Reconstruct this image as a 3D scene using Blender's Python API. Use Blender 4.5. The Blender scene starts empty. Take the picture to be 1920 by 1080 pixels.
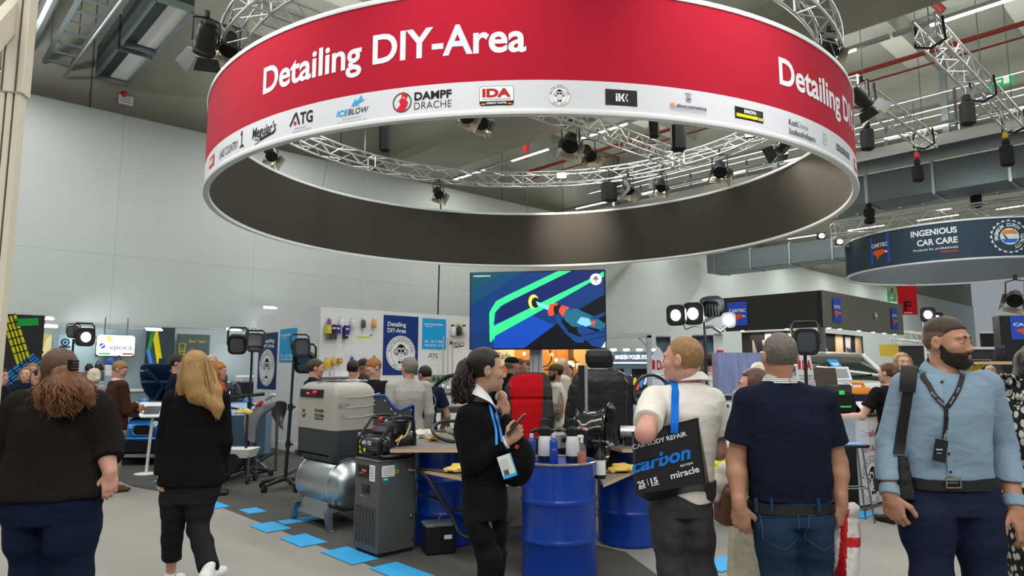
import bpy,math,random
import numpy as np
from mathutils import Vector,Matrix
from mathutils.bvhtree import BVHTree
random.seed(7)
sc = bpy.context.scene
COL = sc.collection
# ------------------------------------------------------------------ camera
F,PITCH,CH = 1280.0,0.1182,1.6
cam = bpy.data.cameras.new('camera'); cam.sensor_width = 36; cam.lens = F/1920*36; cam.clip_end = 300
camo = bpy.data.objects.new('camera',cam); COL.objects.link(camo)
camo.location = (0,0,CH); camo.rotation_euler = (math.pi/2+PITCH,0,0)
sc.camera = camo
# ------------------------------------------------------------------ view, world, hall lights
vs = sc.view_settings
vs.view_transform = 'Standard'; vs.look = 'None'; vs.gamma = 1; vs.use_curve_mapping = False; vs.exposure = 0.0
sc.cycles.max_bounces = 6; sc.cycles.diffuse_bounces = 3; sc.cycles.glossy_bounces = 3
sc.cycles.transmission_bounces = 6; sc.cycles.caustics_reflective = False; sc.cycles.caustics_refractive = False
sc.cycles.sample_clamp_indirect = 4
W = bpy.data.worlds.new('hall_world'); sc.world = W; W.use_nodes = True
bg = W.node_tree.nodes['Background']; bg.inputs[0].default_value = (.86,.93,1,1); bg.inputs[1].default_value = .32
E1,E2 = Vector((.731,.682,0)),Vector((-.682,.731,0))
HA = math.atan2(.682,.731)
def H(s,t,z=0): return E1*s+E2*t+Vector((0,0,z))
def lamp(kind,name,loc,energy,color=(1,1,1),target=None,**kw):
    L = bpy.data.lights.new(name,kind); L.energy = energy; L.color = color
    for k,v in kw.items(): setattr(L,k,v)
    o = bpy.data.objects.new(name,L); COL.objects.link(o); o.location = loc
    if target is not None:
        o.rotation_euler = (Vector(target)-Vector(loc)).to_track_quat('-Z','Y').to_euler()
    return o
for k in range(-1,10):                       # the rows of strip lights under the hall roof
    o = lamp('AREA','strip_row_light',H(1.5+5.35*k,5.5,7.05),450,(.99,.99,.94),shape='RECTANGLE',size=.25,size_y=19)
    o.rotation_euler = (0,0,HA)
    o = lamp('AREA','ceiling_fill_light',H(1.5+5.35*k,5.5,7.2),380,(.98,1,.96),shape='RECTANGLE',size=.25,size_y=19)  # added upward fill over each strip row, brightens the ceiling
    o.rotation_euler = (math.pi,0,HA)
lamp('AREA','aisle_light',(0,-3.5,6.6),330,(1,.97,.93),shape='RECTANGLE',size=5,size_y=3)
lamp('AREA','aisle_light',(6,-2.5,6.6),200,(1,.97,.93),shape='RECTANGLE',size=4,size_y=3)
# ------------------------------------------------------------------ helpers: pixels of the 1920x1080 frame to points
sP,cP = math.sin(PITCH),math.cos(PITCH)
CAM = Vector((0,0,CH))
def ray(px,py):
    u,v = (px-960)/F,(540-py)/F
    return Vector((u,cP-v*sP,sP+v*cP))
def at(px,py,Y):
    d = ray(px,py); return CAM+d*(Y/d.y)
def atz(px,py,z=0.0):
    d = ray(px,py); return CAM+d*((z-CH)/d.z)
def att(px,py,t):
    d = ray(px,py); return CAM+d*(t/d.dot(E2))
def ats(px,py,s):
    d = ray(px,py); return CAM+d*(s/d.dot(E1))
def proj(p):
    q = Vector(p)-CAM; d = q.y*cP+q.z*sP
    return (960+F*q.x/d,540-F*(-q.y*sP+q.z*cP)/d)
def along(p,d,px):                         # how far along d from p until it stands at column px
    lo,hi = 0.0,30.0; a = proj(p)[0] < px
    for _ in range(50):
        m = (lo+hi)/2
        q = p+d*m
        ok = (proj(q)[0] < px) == a and (q.y > .3)
        lo,hi = (m,hi) if ok else (lo,m)
    return lo
def T(loc=(0,0,0),rz=0,rx=0,ry=0,s=1):
    m = Matrix.Translation(loc) @ Matrix.Rotation(rz,4,'Z') @ Matrix.Rotation(ry,4,'Y') @ Matrix.Rotation(rx,4,'X')
    return m @ (Matrix.Diagonal((s,s,s,1)) if not isinstance(s,tuple) else Matrix.Diagonal((*s,1)))
def basis(o,x,y,z=None):
    x = Vector(x).normalized(); y = Vector(y).normalized()
    z = x.cross(y).normalized() if z is None else Vector(z)
    m = Matrix((x,y,z)).transposed().to_4x4(); m.translation = o
    return m
# ------------------------------------------------------------------ materials
def lin(h):
    if not isinstance(h,str): return tuple(h)[:3]
    h = h.lstrip('#'); c = [int(h[i:i+2],16)/255 for i in (0,2,4)]
    return tuple(x/12.92 if x <= .04045 else ((x+.055)/1.055)**2.4 for x in c)
MATS = {}
def mat(name,col,rough=.55,metal=0.0,var=.08,vs_=6.0,bump=0.0,bs=60.0,emis=0.0,ecol=None,alpha=1.0,trans=0.0,ior=1.45,stretch=None,coat=0.0,sheen=0.0,spec=.5):
    if name in MATS: return MATS[name]
    m = bpy.data.materials.new(name); m.use_nodes = True; MATS[name] = m
    nt = m.node_tree; b = nt.nodes['Principled BSDF']; N,L = nt.nodes.new,nt.links.new
    c = lin(col)
    b.inputs['Roughness'].default_value = rough; b.inputs['Metallic'].default_value = metal
    b.inputs['IOR'].default_value = ior; b.inputs['Specular IOR Level'].default_value = spec
    b.inputs['Coat Weight'].default_value = coat; b.inputs['Sheen Weight'].default_value = sheen
    b.inputs['Transmission Weight'].default_value = trans; b.inputs['Alpha'].default_value = alpha
    tc = N('ShaderNodeTexCoord'); mp = N('ShaderNodeMapping'); L(tc.outputs['Object'],mp.inputs[0])
    if stretch: mp.inputs['Scale'].default_value = stretch
    n = N('ShaderNodeTexNoise'); n.inputs['Scale'].default_value = vs_; n.inputs['Detail'].default_value = 4
    L(mp.outputs[0],n.inputs['Vector'])
    r = N('ShaderNodeMapRange'); r.inputs['To Min'].default_value = 1-var; r.inputs['To Max'].default_value = 1+var
    L(n.outputs['Fac'],r.inputs['Value'])
    mx = N('ShaderNodeVectorMath'); mx.operation = 'SCALE'; mx.inputs[0].default_value = c; L(r.outputs[0],mx.inputs['Scale'])
    L(mx.outputs[0],b.inputs['Base Color'])
    if bump:
        n2 = N('ShaderNodeTexNoise'); n2.inputs['Scale'].default_value = bs; n2.inputs['Detail'].default_value = 3
        L(mp.outputs[0],n2.inputs['Vector'])
        bp = N('ShaderNodeBump'); bp.inputs['Strength'].default_value = bump; bp.inputs['Distance'].default_value = .01
        L(n2.outputs['Fac'],bp.inputs['Height']); L(bp.outputs[0],b.inputs['Normal'])
    if emis:
        b.inputs['Emission Strength'].default_value = emis; b.inputs['Emission Color'].default_value = (*lin(ecol or col),1)
    return m
def fabric(name,col,var=.12,bump=.35,bs=180,rough=.9,**k): return mat(name,col,rough,0,var,25,bump,bs,spec=.12,sheen=k.pop('sheen',.0),**k)
def metal(name,col,rough=.3,**k): return mat(name,col,rough,1.0,.05,12,**k)
def ink(h): return mat('ink_'+h,'#'+h,.7,0,.02,3,spec=.2)
# ------------------------------------------------------------------ the mesh collector
_TXT = {}
def text_geo(s,bold):
    k = (s,round(bold,4))
    if k not in _TXT:
        cu = bpy.data.curves.new('t','FONT'); cu.body = s; cu.size = 1; cu.offset = bold; cu.resolution_u = 4
        cu.fill_mode = 'FRONT'
        o = bpy.data.objects.new('t',cu); me = o.to_mesh()
        vv = [tuple(v.co) for v in me.vertices]; ff = [tuple(p.vertices) for p in me.polygons]
        o.to_mesh_clear(); bpy.data.objects.remove(o); bpy.data.curves.remove(cu)
        _TXT[k] = (vv,ff)
    return _TXT[k]
def nrm(v):
    v = Vector(v); return v.normalized() if v.length > 1e-9 else Vector((0,0,1))
class MB:
    def __init__(s,*mats): s.v = []; s.f = []; s.m = []; s.M = Matrix.Identity(4); s.mats = list(mats); s.mi = 0
    def use(s,m):
        if m not in s.mats: s.mats.append(m)
        s.mi = s.mats.index(m); return s
    def add(s,vs,fs):
        b = len(s.v); M = s.M
        s.v += [tuple(M @ Vector(v)) for v in vs]
        s.f += [tuple(i+b for i in f) for f in fs]; s.m += [s.mi]*len(fs); return s
    def box(s,c,d,rz=0,bev=0,rx=0,ry=0):
        x,y,z = [k/2 for k in d]
        if bev:
            bev = min(bev,x*.98,y*.98,z*.98); R = []
            for zz,q in ((-z,bev),(-z+bev,0),(z-bev,0),(z,bev)):
                R.append([(-x+q,-y+bev,zz),(-x+bev,-y+q,zz),(x-bev,-y+q,zz),(x-q,-y+bev,zz),(x-q,y-bev,zz),(x-bev,y-q,zz),(-x+bev,y-q,zz),(-x+q,y-bev,zz)])
            vs = [p for r in R for p in r]; fs = [tuple(range(7,-1,-1)),tuple(range(24,32))]
            for k in range(3):
                for i in range(8): fs.append((k*8+i,k*8+(i+1) % 8,k*8+8+(i+1) % 8,k*8+8+i))
        else:
            vs = [(-x,-y,-z),(x,-y,-z),(x,y,-z),(-x,y,-z),(-x,-y,z),(x,-y,z),(x,y,z),(-x,y,z)]
            fs = [(3,2,1,0),(4,5,6,7),(0,1,5,4),(1,2,6,5),(2,3,7,6),(3,0,4,7)]
        if rz or rx or ry or tuple(c) != (0,0,0):
            m = T(c,rz,rx,ry); vs = [m @ Vector(v) for v in vs]
        return s.add(vs,fs)
    def box2(s,a,b,bev=0):
        return s.box([(i+j)/2 for i,j in zip(a,b)],[abs(j-i) for i,j in zip(a,b)],bev=bev)
    def tube(s,pts,r,n=8,closed=False,caps=True,flat=1.0,up=None):
        P = [Vector(p) for p in pts]; k = len(P); rr = list(r) if hasattr(r,'__len__') else [r]*k
        tan = []
        for i in range(k):
            a = P[(i-1) % k] if closed or i else P[0]; b = P[(i+1) % k] if closed or i < k-1 else P[-1]
            tan.append(nrm(b-a))
        u = Vector(up) if up else (Vector((0,0,1)) if abs(tan[0].z) < .9 else Vector((1,0,0)))
        u = nrm(u-tan[0]*u.dot(tan[0])); vs = []
        for i in range(k):
            u = nrm(u-tan[i]*u.dot(tan[i])); w = tan[i].cross(u)
            for j in range(n):
                a = 2*math.pi*j/n; vs.append(P[i]+u*(math.cos(a)*rr[i]*flat)+w*(math.sin(a)*rr[i]))
        fs = []
        for i in range(k if closed else k-1):
            for j in range(n):
                fs.append((i*n+j,i*n+(j+1) % n,((i+1) % k)*n+(j+1) % n,((i+1) % k)*n+j))
        if caps and not closed: fs += [tuple(range(n-1,-1,-1)),tuple((k-1)*n+j for j in range(n))]
        return s.add(vs,fs)
    def cyl(s,p0,p1,r0,r1=None,n=20): return s.tube([p0,p1],[r0,r0 if r1 is None else r1],n)
    def lathe(s,prof,n=32,M=None,caps=True):
        vs = []; fs = []; k = len(prof)
        for r,z in prof:
            for j in range(n):
                a = 2*math.pi*j/n; vs.append((r*math.cos(a),r*math.sin(a),z))
        for i in range(k-1):
            for j in range(n): fs.append((i*n+j,i*n+(j+1) % n,(i+1)*n+(j+1) % n,(i+1)*n+j))
        if caps and prof[0][0] > 1e-6: fs.append(tuple(range(n-1,-1,-1)))
        if caps and prof[-1][0] > 1e-6: fs.append(tuple((k-1)*n+j for j in range(n)))
        if M is not None: vs = [M @ Vector(v) for v in vs]
        return s.add(vs,fs)
    def loft(s,rings,closed=True,caps=True):
        n = len(rings[0]); k = len(rings); vs = [p for r in rings for p in r]; fs = []
        for i in range(k-1):
            for j in range(n if closed else n-1): fs.append((i*n+j,i*n+(j+1) % n,(i+1)*n+(j+1) % n,(i+1)*n+j))
        if caps and closed: fs += [tuple(range(n-1,-1,-1)),tuple((k-1)*n+j for j in range(n))]
        return s.add(vs,fs)
    def prism(s,poly,z0,z1,M=None):
        n = len(poly); vs = [(x,y,z0) for x,y in poly]+[(x,y,z1) for x,y in poly]
        fs = [tuple(range(n-1,-1,-1)),tuple(range(n,2*n))]+[(i,(i+1) % n,n+(i+1) % n,n+i) for i in range(n)]
        if M is not None: vs = [M @ Vector(v) for v in vs]
        return s.add(vs,fs)
    def ell(s,c,r,nu=20,nv=12,M=None):
        r = r if hasattr(r,'__len__') else (r,r,r)
        vs = [(0,0,-1)]; fs = []
        for i in range(1,nv):
            a = -math.pi/2+math.pi*i/nv
            for j in range(nu):
                b = 2*math.pi*j/nu; vs.append((math.cos(a)*math.cos(b),math.cos(a)*math.sin(b),math.sin(a)))
        vs.append((0,0,1)); e = len(vs)-1
        for j in range(nu):
            fs.append((0,1+(j+1) % nu,1+j)); fs.append((e,e-nu+j,e-nu+(j+1) % nu))
        for i in range(nv-2):
            for j in range(nu): fs.append((1+i*nu+j,1+i*nu+(j+1) % nu,1+(i+1)*nu+(j+1) % nu,1+(i+1)*nu+j))
        vs = [Vector((v[0]*r[0],v[1]*r[1],v[2]*r[2])) for v in vs]
        if M is not None: vs = [M @ v for v in vs]
        return s.add([v+Vector(c) for v in vs],fs)
    # flat print in the local XY plane
    def poly(s,pts,z=0): return s.add([(x,y,z) for x,y in pts],[tuple(range(len(pts)))])
    def rect(s,x,y,w,h,z=0): return s.poly([(x-w/2,y-h/2),(x+w/2,y-h/2),(x+w/2,y+h/2),(x-w/2,y+h/2)],z)
    def disc(s,x,y,r,z=0,n=40,ry=None): return s.poly([(x+r*math.cos(2*math.pi*i/n),y+(ry or r)*math.sin(2*math.pi*i/n)) for i in range(n)],z)
    def ringp(s,x,y,r0,r1,z=0,n=48,a0=0,a1=2*math.pi):
        full = a1-a0 > 6.28; k = n if full else n+1
        vs = []
        for i in range(k):
            a = a0+(a1-a0)*i/n
            vs += [(x+r0*math.cos(a),y+r0*math.sin(a),z),(x+r1*math.cos(a),y+r1*math.sin(a),z)]
        return s.add(vs,[(2*i,2*i+1,(2*i+3) % (2*k),(2*i+2) % (2*k)) for i in range(n)])
    def line(s,pts,w,z=0):
        for (x0,y0),(x1,y1) in zip(pts[:-1],pts[1:]):
            dx,dy = x1-x0,y1-y0; l = math.hypot(dx,dy) or 1; nx,ny = -dy/l*w/2,dx/l*w/2
            s.poly([(x0-nx,y0-ny),(x1-nx,y1-ny),(x1+nx,y1+ny),(x0+nx,y0+ny)],z)
        return s
    def text(s,st,x,y,size,bold=0.0,w=None,al='C',z=.001,shear=0.0,xs=1.0,va='M'):
        vv,ff = text_geo(st,bold)
        if not vv: return s
        X0,X1 = min(v[0] for v in vv),max(v[0] for v in vv)
        cap = .73
        kx = size/cap*xs if w is None else w/(X1-X0); ky = size/cap        # size is the cap height
        ox = {'C': -(X0+X1)/2,'L': -X0,'R': -X1}[al]; oy = {'M': -cap/2,'B': 0,'T': -cap}[va]
        return s.add([(x+(v[0]+ox+shear*(v[1]+oy))*kx,y+(v[1]+oy)*ky,z) for v in vv],ff)
    def text_arc(s,st,r,size,a_mid,step,inside=False,z=.001,bold=.01,cx=0,cy=0):
        n = len(st)
        for i,ch in enumerate(st):
            if ch == ' ': continue
            vv,ff = text_geo(ch,bold); k = size/.73; mxx = (min(v[0] for v in vv)+max(v[0] for v in vv))/2
            a = a_mid+(-1 if not inside else 1)*(i-(n-1)/2)*step
            rot = a-math.pi/2 if not inside else a+math.pi/2
            c,q = math.cos(rot),math.sin(rot); bx,by = r*math.cos(a),r*math.sin(a)
            s.add([(cx+bx+c*(v[0]-mxx)*k-q*(v[1]-.365)*k,cy+by+q*(v[0]-mxx)*k+c*(v[1]-.365)*k,z) for v in vv],ff)
        return s
    def build(s,name,parent=None,mats=None,smooth=35,world=False,fn=None):
        me = bpy.data.meshes.new(name)
        V = s.v
        if fn: V = [fn(Vector(v)) for v in V]
        if world and parent is not None:
            inv = Matrix.LocRotScale(parent.location,parent.rotation_euler,None).inverted(); V = [inv @ Vector(v) for v in V]
        me.from_pydata(V,[],s.f)
        ms = mats if mats is not None else s.mats
        if not isinstance(ms,(list,tuple)): ms = [ms]
        used = sorted(set(s.m)); 
        for i in used: me.materials.append(ms[min(i,len(ms)-1)])
        rm = {u: i for i,u in enumerate(used)}
        me.polygons.foreach_set('material_index',[rm[i] for i in s.m])
        if smooth:
            me.shade_smooth(); me.set_sharp_from_angle(angle=math.radians(smooth))
        me.update()
        o = bpy.data.objects.new(name,me); COL.objects.link(o)
        if parent is not None: o.parent = parent
        return o
def tag(o,label=None,cat=None,group=None,kind=None):
    if label: o['label'] = label
    if cat: o['category'] = cat
    if group: o['group'] = group
    if kind: o['kind'] = kind
    return o
def thing(name,label,cat,loc=(0,0,0),rz=0,group=None):
    o = bpy.data.objects.new(name,None); COL.objects.link(o); o.location = loc; o.rotation_euler = (0,0,rz)
    o.empty_display_size = .1
    return tag(o,label,cat,group)
def copy_thing(r,loc,rz=None,label=None):
    c = r.copy(); COL.objects.link(c); c.location = loc
    if rz is not None: c.rotation_euler = (0,0,rz)
    if label: c['label'] = label
    for ch in r.children:
        d = ch.copy(); COL.objects.link(d); d.parent = c
        for g in ch.children:
            e = g.copy(); COL.objects.link(e); e.parent = d
    return c
def setting(o): o['kind'] = 'structure'; return o
# common materials
K = dict(
 white=mat('white_paint','#e6e8ea',.55,var=.02),black=mat('black_plastic','#141416',.45,var=.1),blackm=mat('matt_black','#1b1b1c',.8,var=.06),
 dark=mat('dark_grey_plastic','#2f3135',.5),grey=mat('grey_plastic','#84868a',.5),chrome=metal('chrome','#d8d9da',.15),alu=metal('brushed_aluminium','#c9ccd0',.38),
 steel=metal('steel','#8a8d91',.35),wood=mat('plywood','#c9a77c',.6,var=.15,vs_=9,stretch=(1,8,1)),rubber=mat('rubber','#161616',.75),red=mat('red_plastic','#c02026',.45),
 blue=mat('blue_plastic','#1c55b5',.4),yellow=mat('yellow_plastic','#e3b21c',.5),glass=mat('clear_glass','#dfe7ea',.05,alpha=.10,var=0),
 barrel=mat('blue_drum_paint','#00379a',.35,var=.06,coat=.25),brass=metal('brass','#b08a3c',.3),orange=mat('orange_plastic','#e08a17',.5))
# ================================================================== the setting
def grid_mat(name,col,sx,sz,w,linecol,var=.03,rough=.6,off=(0,0),bump=0.0,vs_=1.5,axes=(0,2)):
    m = mat(name,col,rough,0,var,vs_,bump=bump,bs=30); nt = m.node_tree; N,L = nt.nodes.new,nt.links.new
    b = nt.nodes['Principled BSDF']; src = b.inputs['Base Color'].links[0].from_socket
    tc = N('ShaderNodeTexCoord'); sep = N('ShaderNodeSeparateXYZ'); L(tc.outputs['Object'],sep.inputs[0]); outs = []
    for ax,sp,of in ((axes[0],sx,off[0]),(axes[1],sz,off[1])):
        a = N('ShaderNodeMath'); a.operation = 'SUBTRACT'; a.inputs[1].default_value = of; L(sep.outputs[ax],a.inputs[0])
        p = N('ShaderNodeMath'); p.operation = 'PINGPONG'; p.inputs[1].default_value = sp/2; L(a.outputs[0],p.inputs[0])
        c = N('ShaderNodeMath'); c.operation = 'LESS_THAN'; c.inputs[1].default_value = w/2; L(p.outputs[0],c.inputs[0]); outs.append(c)
    mxx = N('ShaderNodeMath'); mxx.operation = 'MAXIMUM'; L(outs[0].outputs[0],mxx.inputs[0]); L(outs[1].outputs[0],mxx.inputs[1])
    mi = N('ShaderNodeMix'); mi.data_type = 'RGBA'; L(mxx.outputs[0],mi.inputs[0]); L(src,mi.inputs[6]); mi.inputs[7].default_value = (*lin(linecol),1)
    L(mi.outputs[2],b.inputs['Base Color']); return m
carpet_l = mat('pale_grey_carpet','#9a9894',.95,var=.10,vs_=2.2,bump=.5,bs=260,spec=.1)
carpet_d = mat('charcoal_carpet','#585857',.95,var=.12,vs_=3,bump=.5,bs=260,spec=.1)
concrete = grid_mat('grey_concrete','#94958b',2.9,40,.035,'#5b5952',var=.16,rough=.85,bump=.2,vs_=1.1)
concrete_r = mat('roof_concrete','#a2a397',.85,var=.14,vs_=1.0,bump=.15,bs=20)
wallw = grid_mat('white_wall_panels','#c9d1d0',2.93,3.96,.012,'#b3bbba',var=.03,off=(.6,0))
def hbox(m,s0,s1,t0,t1,z0,z1,bev=0): return m.box2((s0,t0,z0),(s1,t1,z1),bev)   # in the hall's own axes
def hroot(o): o.rotation_euler = (0,0,HA); return o
f = MB(carpet_l); f.poly([(-30,-25),(70,-25),(70,15.95),(-30,15.95)]); setting(hroot(f.build('floor')))
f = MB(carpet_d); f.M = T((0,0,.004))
f.poly([(3.12,3.1),(4.5,3.1),(4.98,3.87),(4.98,5.0),(7.4,5.0),(7.4,3.1),(16,3.1),(16,15.9),(2.75,15.9),(2.75,10.6),(3.12,9)]); setting(hroot(f.build('floor_stand_carpet')))  # real carpet, but the slanted corner by the front drum paints its cast shadow
f = MB(wallw); f.box2((-30,15.95,0),(70,16.2,7.0)); setting(hroot(f.build('wall_back')))
f = MB(concrete); f.box2((-30,16.02,7.0),(70,16.4,10.6)); setting(hroot(f.build('wall_back_upper')))
f = MB(concrete_r); f.box2((-30,-6,10.2),(70,16.4,10.5))
for k in range(9): hbox(f,-30,70,-5+2.5*k,-4.5+2.5*k,9.55,10.2)
setting(hroot(f.build('ceiling')))
for i,s0 in enumerate((-12.0,9.75,31.5)):
    f = MB(concrete_r); hbox(f,s0,s0+1.45,-6,16.0,7.0,7.3,.03); hbox(f,s0+.45,s0+1.0,-6,16.0,7.3,10.2)
    setting(hroot(f.build('trim_%d' % (i+1),smooth=0)))
f = MB(concrete_r)
hbox(f,20.5,21.2,-6,15.9,7.6,10.2); hbox(f,25.2,25.9,-6,15.9,7.5,10.2)
setting(hroot(f.build('ceiling_cross_beam')))
# blue tape dashes on the carpet
tape = mat('blue_tape','#35a7e6',.6,var=.03)
n_tape = 0
def tape_strip(s0,t0,s1,t1,w,lab):
    o = MB(tape); d = Vector((s1-s0,t1-t0)); L_ = d.length; o.M = T((L_/2,0,0)); o.box((0,0,.0015),(L_,w,.003))
    ob = o.build('floor_tape',smooth=0); ob.location = H(s0,t0,.005); ob.rotation_euler = (0,0,HA+math.atan2(d.y,d.x))
    return tag(ob,lab,'floor tape','blue tape dashes marking the stand edge')
tape_strip(3.1,7.15,3.1,6.72,.26,'blue tape dash at the stand edge by the silver air tank, by its far foot')
tape_strip(3.26,7.04,3.75,7.0,.2,'blue tape dash turning under the silver air tank')
tape_strip(3.1,6.42,3.1,5.97,.26,'blue tape dash before the near foot of the silver air tank')
tape_strip(3.15,5.70,3.15,5.16,.26,'blue tape dash running under the grey dryer cabinet')
tape_strip(3.2,4.98,3.2,4.42,.26,'blue tape dash in front of the grey dryer cabinet')
tape_strip(3.1,8.9,3.1,8.25,.2,'blue tape dash behind the blonde woman in black')
tape_strip(3.3,8.0,3.3,7.7,.2,'blue tape dash under the wheels of the black lamp stand')
tape_strip(3.2,10.9,3.2,10.3,.2,'blue tape dash in front of the blue car bumper')
tape_strip(4.9,9.6,4.9,8.9,.22,'blue tape dash under the fender work stand')
tape_strip(5.4,10.1,5.4,9.4,.22,'blue tape dash on the carpet beside the white grey trolley')
tape_strip(5.3,9.0,5.3,8.4,.22,'blue tape dash behind the lamp stand, near the white cabin')
tape_strip(5.05,3.1,5.5,3.1,.24,'blue tape dash beside the dark grey jeans of the tote bag man')
tape_strip(7.95,3.08,8.35,3.08,.24,'blue tape dash by the white plastic carrier bag')
# near booth frame at the picture's edge, cream coloured with grooves
cream = mat('cream_frame_paint','#d6d0bd',.5,var=.05)
slot = mat('frame_groove','#4e4a42',.7)
f = MB(cream)
p0 = at(-8,540,3.6); f.M = T((p0.x,p0.y,0),.25)
for dx in (-.038,0,.038): f.box((dx,0,1.55),(.028,.08,3.1),bev=.003)
f.use(slot); f.box((0,0,1.55),(.09,.05,3.1)); f.use(cream)
f.box((.008,0,3.62),(.112,.1,1.05),bev=.004); 
for dx in (-.035,.03): f.use(slot).box((dx,-  .052,3.62),(.006,.01,1.04))
fr = thing('stand_portal','cream grooved booth frame post with a slanting top board at the near edge','booth frame',(p0.x,p0.y,0))
f.build('post',fr,world=True,smooth=30)
f = MB(cream); a,b = at(30,20,3.62),at(-75,140,2.9); d = (b-a)
f.M = basis((a+b)/2,d,Vector((0,0,1)).cross(d)); f.box((0,0,0),(d.length+.1,.05,.16),bev=.01)
f.build('top_board',fr,world=True,smooth=30)
# ------------------------------------------------------------------ strip lights in rows
led_on = mat('strip_light_lens','#ffffff',.4,var=0,emis=7,ecol='#fff3e0')
house = metal('strip_light_housing','#aeb2b4',.4)
def strip(s,t,L_=2.4,lab=''):
    r = thing('strip_light',lab,'strip light',H(s,t,7.05),HA+math.pi/2,'strip lights under the hall roof')
    m = MB(house); m.box((0,0,.05),(L_,.09,.07),bev=.01); m.build('housing',r)
    m = MB(led_on); m.box((0,0,.005),(L_*.55,.075,.02),bev=.005); m.build('lens',r)
where = {1: 'over the air ducts',3: 'beside the concrete girder above the round truss',4: 'over the gallery railing',5: 'beyond the gallery',6: 'far beyond the round banner',7: 'in the far bays of the hall'}
for k,s in ((0,1.35),(2,11.95),(3,17.25),(4,22.5),(5,27.9),(6,33.3)):
    for j in range(8):
        t = 14.6-2.45*j
        q = proj(H(s,t,7.05))
        if H(s,t).y < 1 or not (-80 < q[0] < 2000 and -60 < q[1] < 700): continue
        strip(s,t,2.4,'%s strip light %s, counted from the white wall' % (['first','second','third','fourth','fifth','sixth','seventh','eighth'][j],{0: 'over the air ducts',2: 'beside the concrete girder',3: 'along the gallery',4: 'just beyond the gallery',5: 'in the bay past the gallery',6: 'in the farthest bay'}[k]))
# ------------------------------------------------------------------ ducts, trays, pipes
galv = metal('galvanised_sheet','#9aa3a6',.45,bump=.05)
duct_in = mat('duct_outlet_white','#e9ece8',.6)
def duct(s0,s1,t0,t1,z0,z1,lab):
    r = thing('air_duct',lab,'air duct',H((s0+s1)/2,(t0+t1)/2,z0),HA)
    a,b = (s1-s0)/2,(t1-t0)/2
    m = MB(mat('duct_dark','#4b5557',.5,.6)); 
    m.box2((-a,-b,.12),(a,b,z1-z0)); m.build('box',r,smooth=0)
    m = MB(galv); 
    for x0,x1,y0,y1 in ((-a,-a+.03,-b,b),(a-.03,a,-b,b),(-a,a,-b,-b+.03),(-a,a,b-.03,b)): m.box2((x0,y0,0),(x1,y1,.13))
    m.build('flange',r,smooth=0)
    m = MB(duct_in); m.box2((-a*.15,-b*.93,.09),(a*.93,b*.93,.118)); m.build('outlet',r,smooth=0)
duct(2.9,3.5,11.6,13.75,7.55,8.25,'grey sheet air duct box under the roof, the one nearer the round banner')
duct(2.9,3.5,13.95,15.7,7.55,8.25,'grey sheet air duct box under the roof, the one against the concrete wall')
r = thing('cable_tray','long steel cable tray ladder beside the air ducts under the roof','cable tray',H(2.3,12,7.7),HA)
m = MB(galv)
for x in (-.25,.2): m.box2((x-.03,-4,0),(x+.03,4,.09))
m.build('rail',r,smooth=0)
m = MB(galv)
for k in range(16): m.box2((-.25,-4+.52*k,.01),(.2,-3.95+.52*k,.05))
m.build('rung',r,smooth=0)
m = MB(K['steel'])
for x in (-.25,.2):
    for k in range(4): m = MB(K['steel']); m.cyl((x,-3.6+2.3*k,.05),(x,-3.6+2.3*k,2.5),.012,n=6); m.build('hanger',r)
def pipe(lab,name,cat,pts,rad,mt):
    o = MB(mt); c = Vector(pts[0]); o.tube([Vector(p)-c for p in pts],rad,10); ob = o.build(name); ob.location = c; return tag(ob,lab,cat)
pipe('pale thin conduit pipe running to a small lamp on the concrete wall','conduit_pipe','pipe',[H(2.55,8,7.5),H(2.4,15.9,7.5)],.025,K['alu'])
pipe('thick silver round duct pipe under the roof by the concrete wall','round_duct','pipe',[H(1.75,9.5,7.9),H(1.75,15.95,7.9)],.11,galv)
redp = mat('red_pipe_paint','#8c2f26',.5)
pipe('long red sprinkler pipe under the ribbed roof beyond the girder','sprinkler_pipe','pipe',[H(15.2,-2,8),H(15.2,15.9,8)],.05,redp)
pipe('thin rust red branch pipe beside the long red sprinkler pipe','sprinkler_pipe','pipe',[H(15.6,-2,7.9),H(15.6,15.9,7.9)],.022,redp)
pipe('short red sprinkler pipe crossing near the concrete wall above the truss','sprinkler_pipe','pipe',[H(6.0,15.6,7.65),H(9.3,14.2,7.9)],.06,redp)
pipe('thick brown red riser pipe beside the girder','sprinkler_pipe','pipe',[H(12.8,13.2,7.4),H(13.2,13.2,10)],.09,redp)
pipe('red pipe end stub rising to the roof beyond the near hanging truss','sprinkler_pipe','pipe',[H(13.6,3.2,8.0),H(13.2,4.2,9.5)],.07,redp)
# small alarm and plate on the concrete wall
m = MB(K['red']); m.ell((0,0,0),(.07,.05,.07),12,8); ob = m.build('alarm_horn'); ob.location = wl = att(232,176,15.97); tag(ob,'small red alarm horn on the concrete wall','alarm')
m = MB(K['white']); m.box((0,0,0),(.28,.02,.2)); m.use(ink('8a8a8a'))
for k in range(3): m.box((0,-.011,.06-.05*k),(.2,.002,.018))
ob = m.build('wall_plate',smooth=0); ob.location = att(236,188,15.98); ob.rotation_euler = (0,0,HA); tag(ob,'small pale notice plate on the concrete wall under the red alarm horn','plate')
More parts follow.
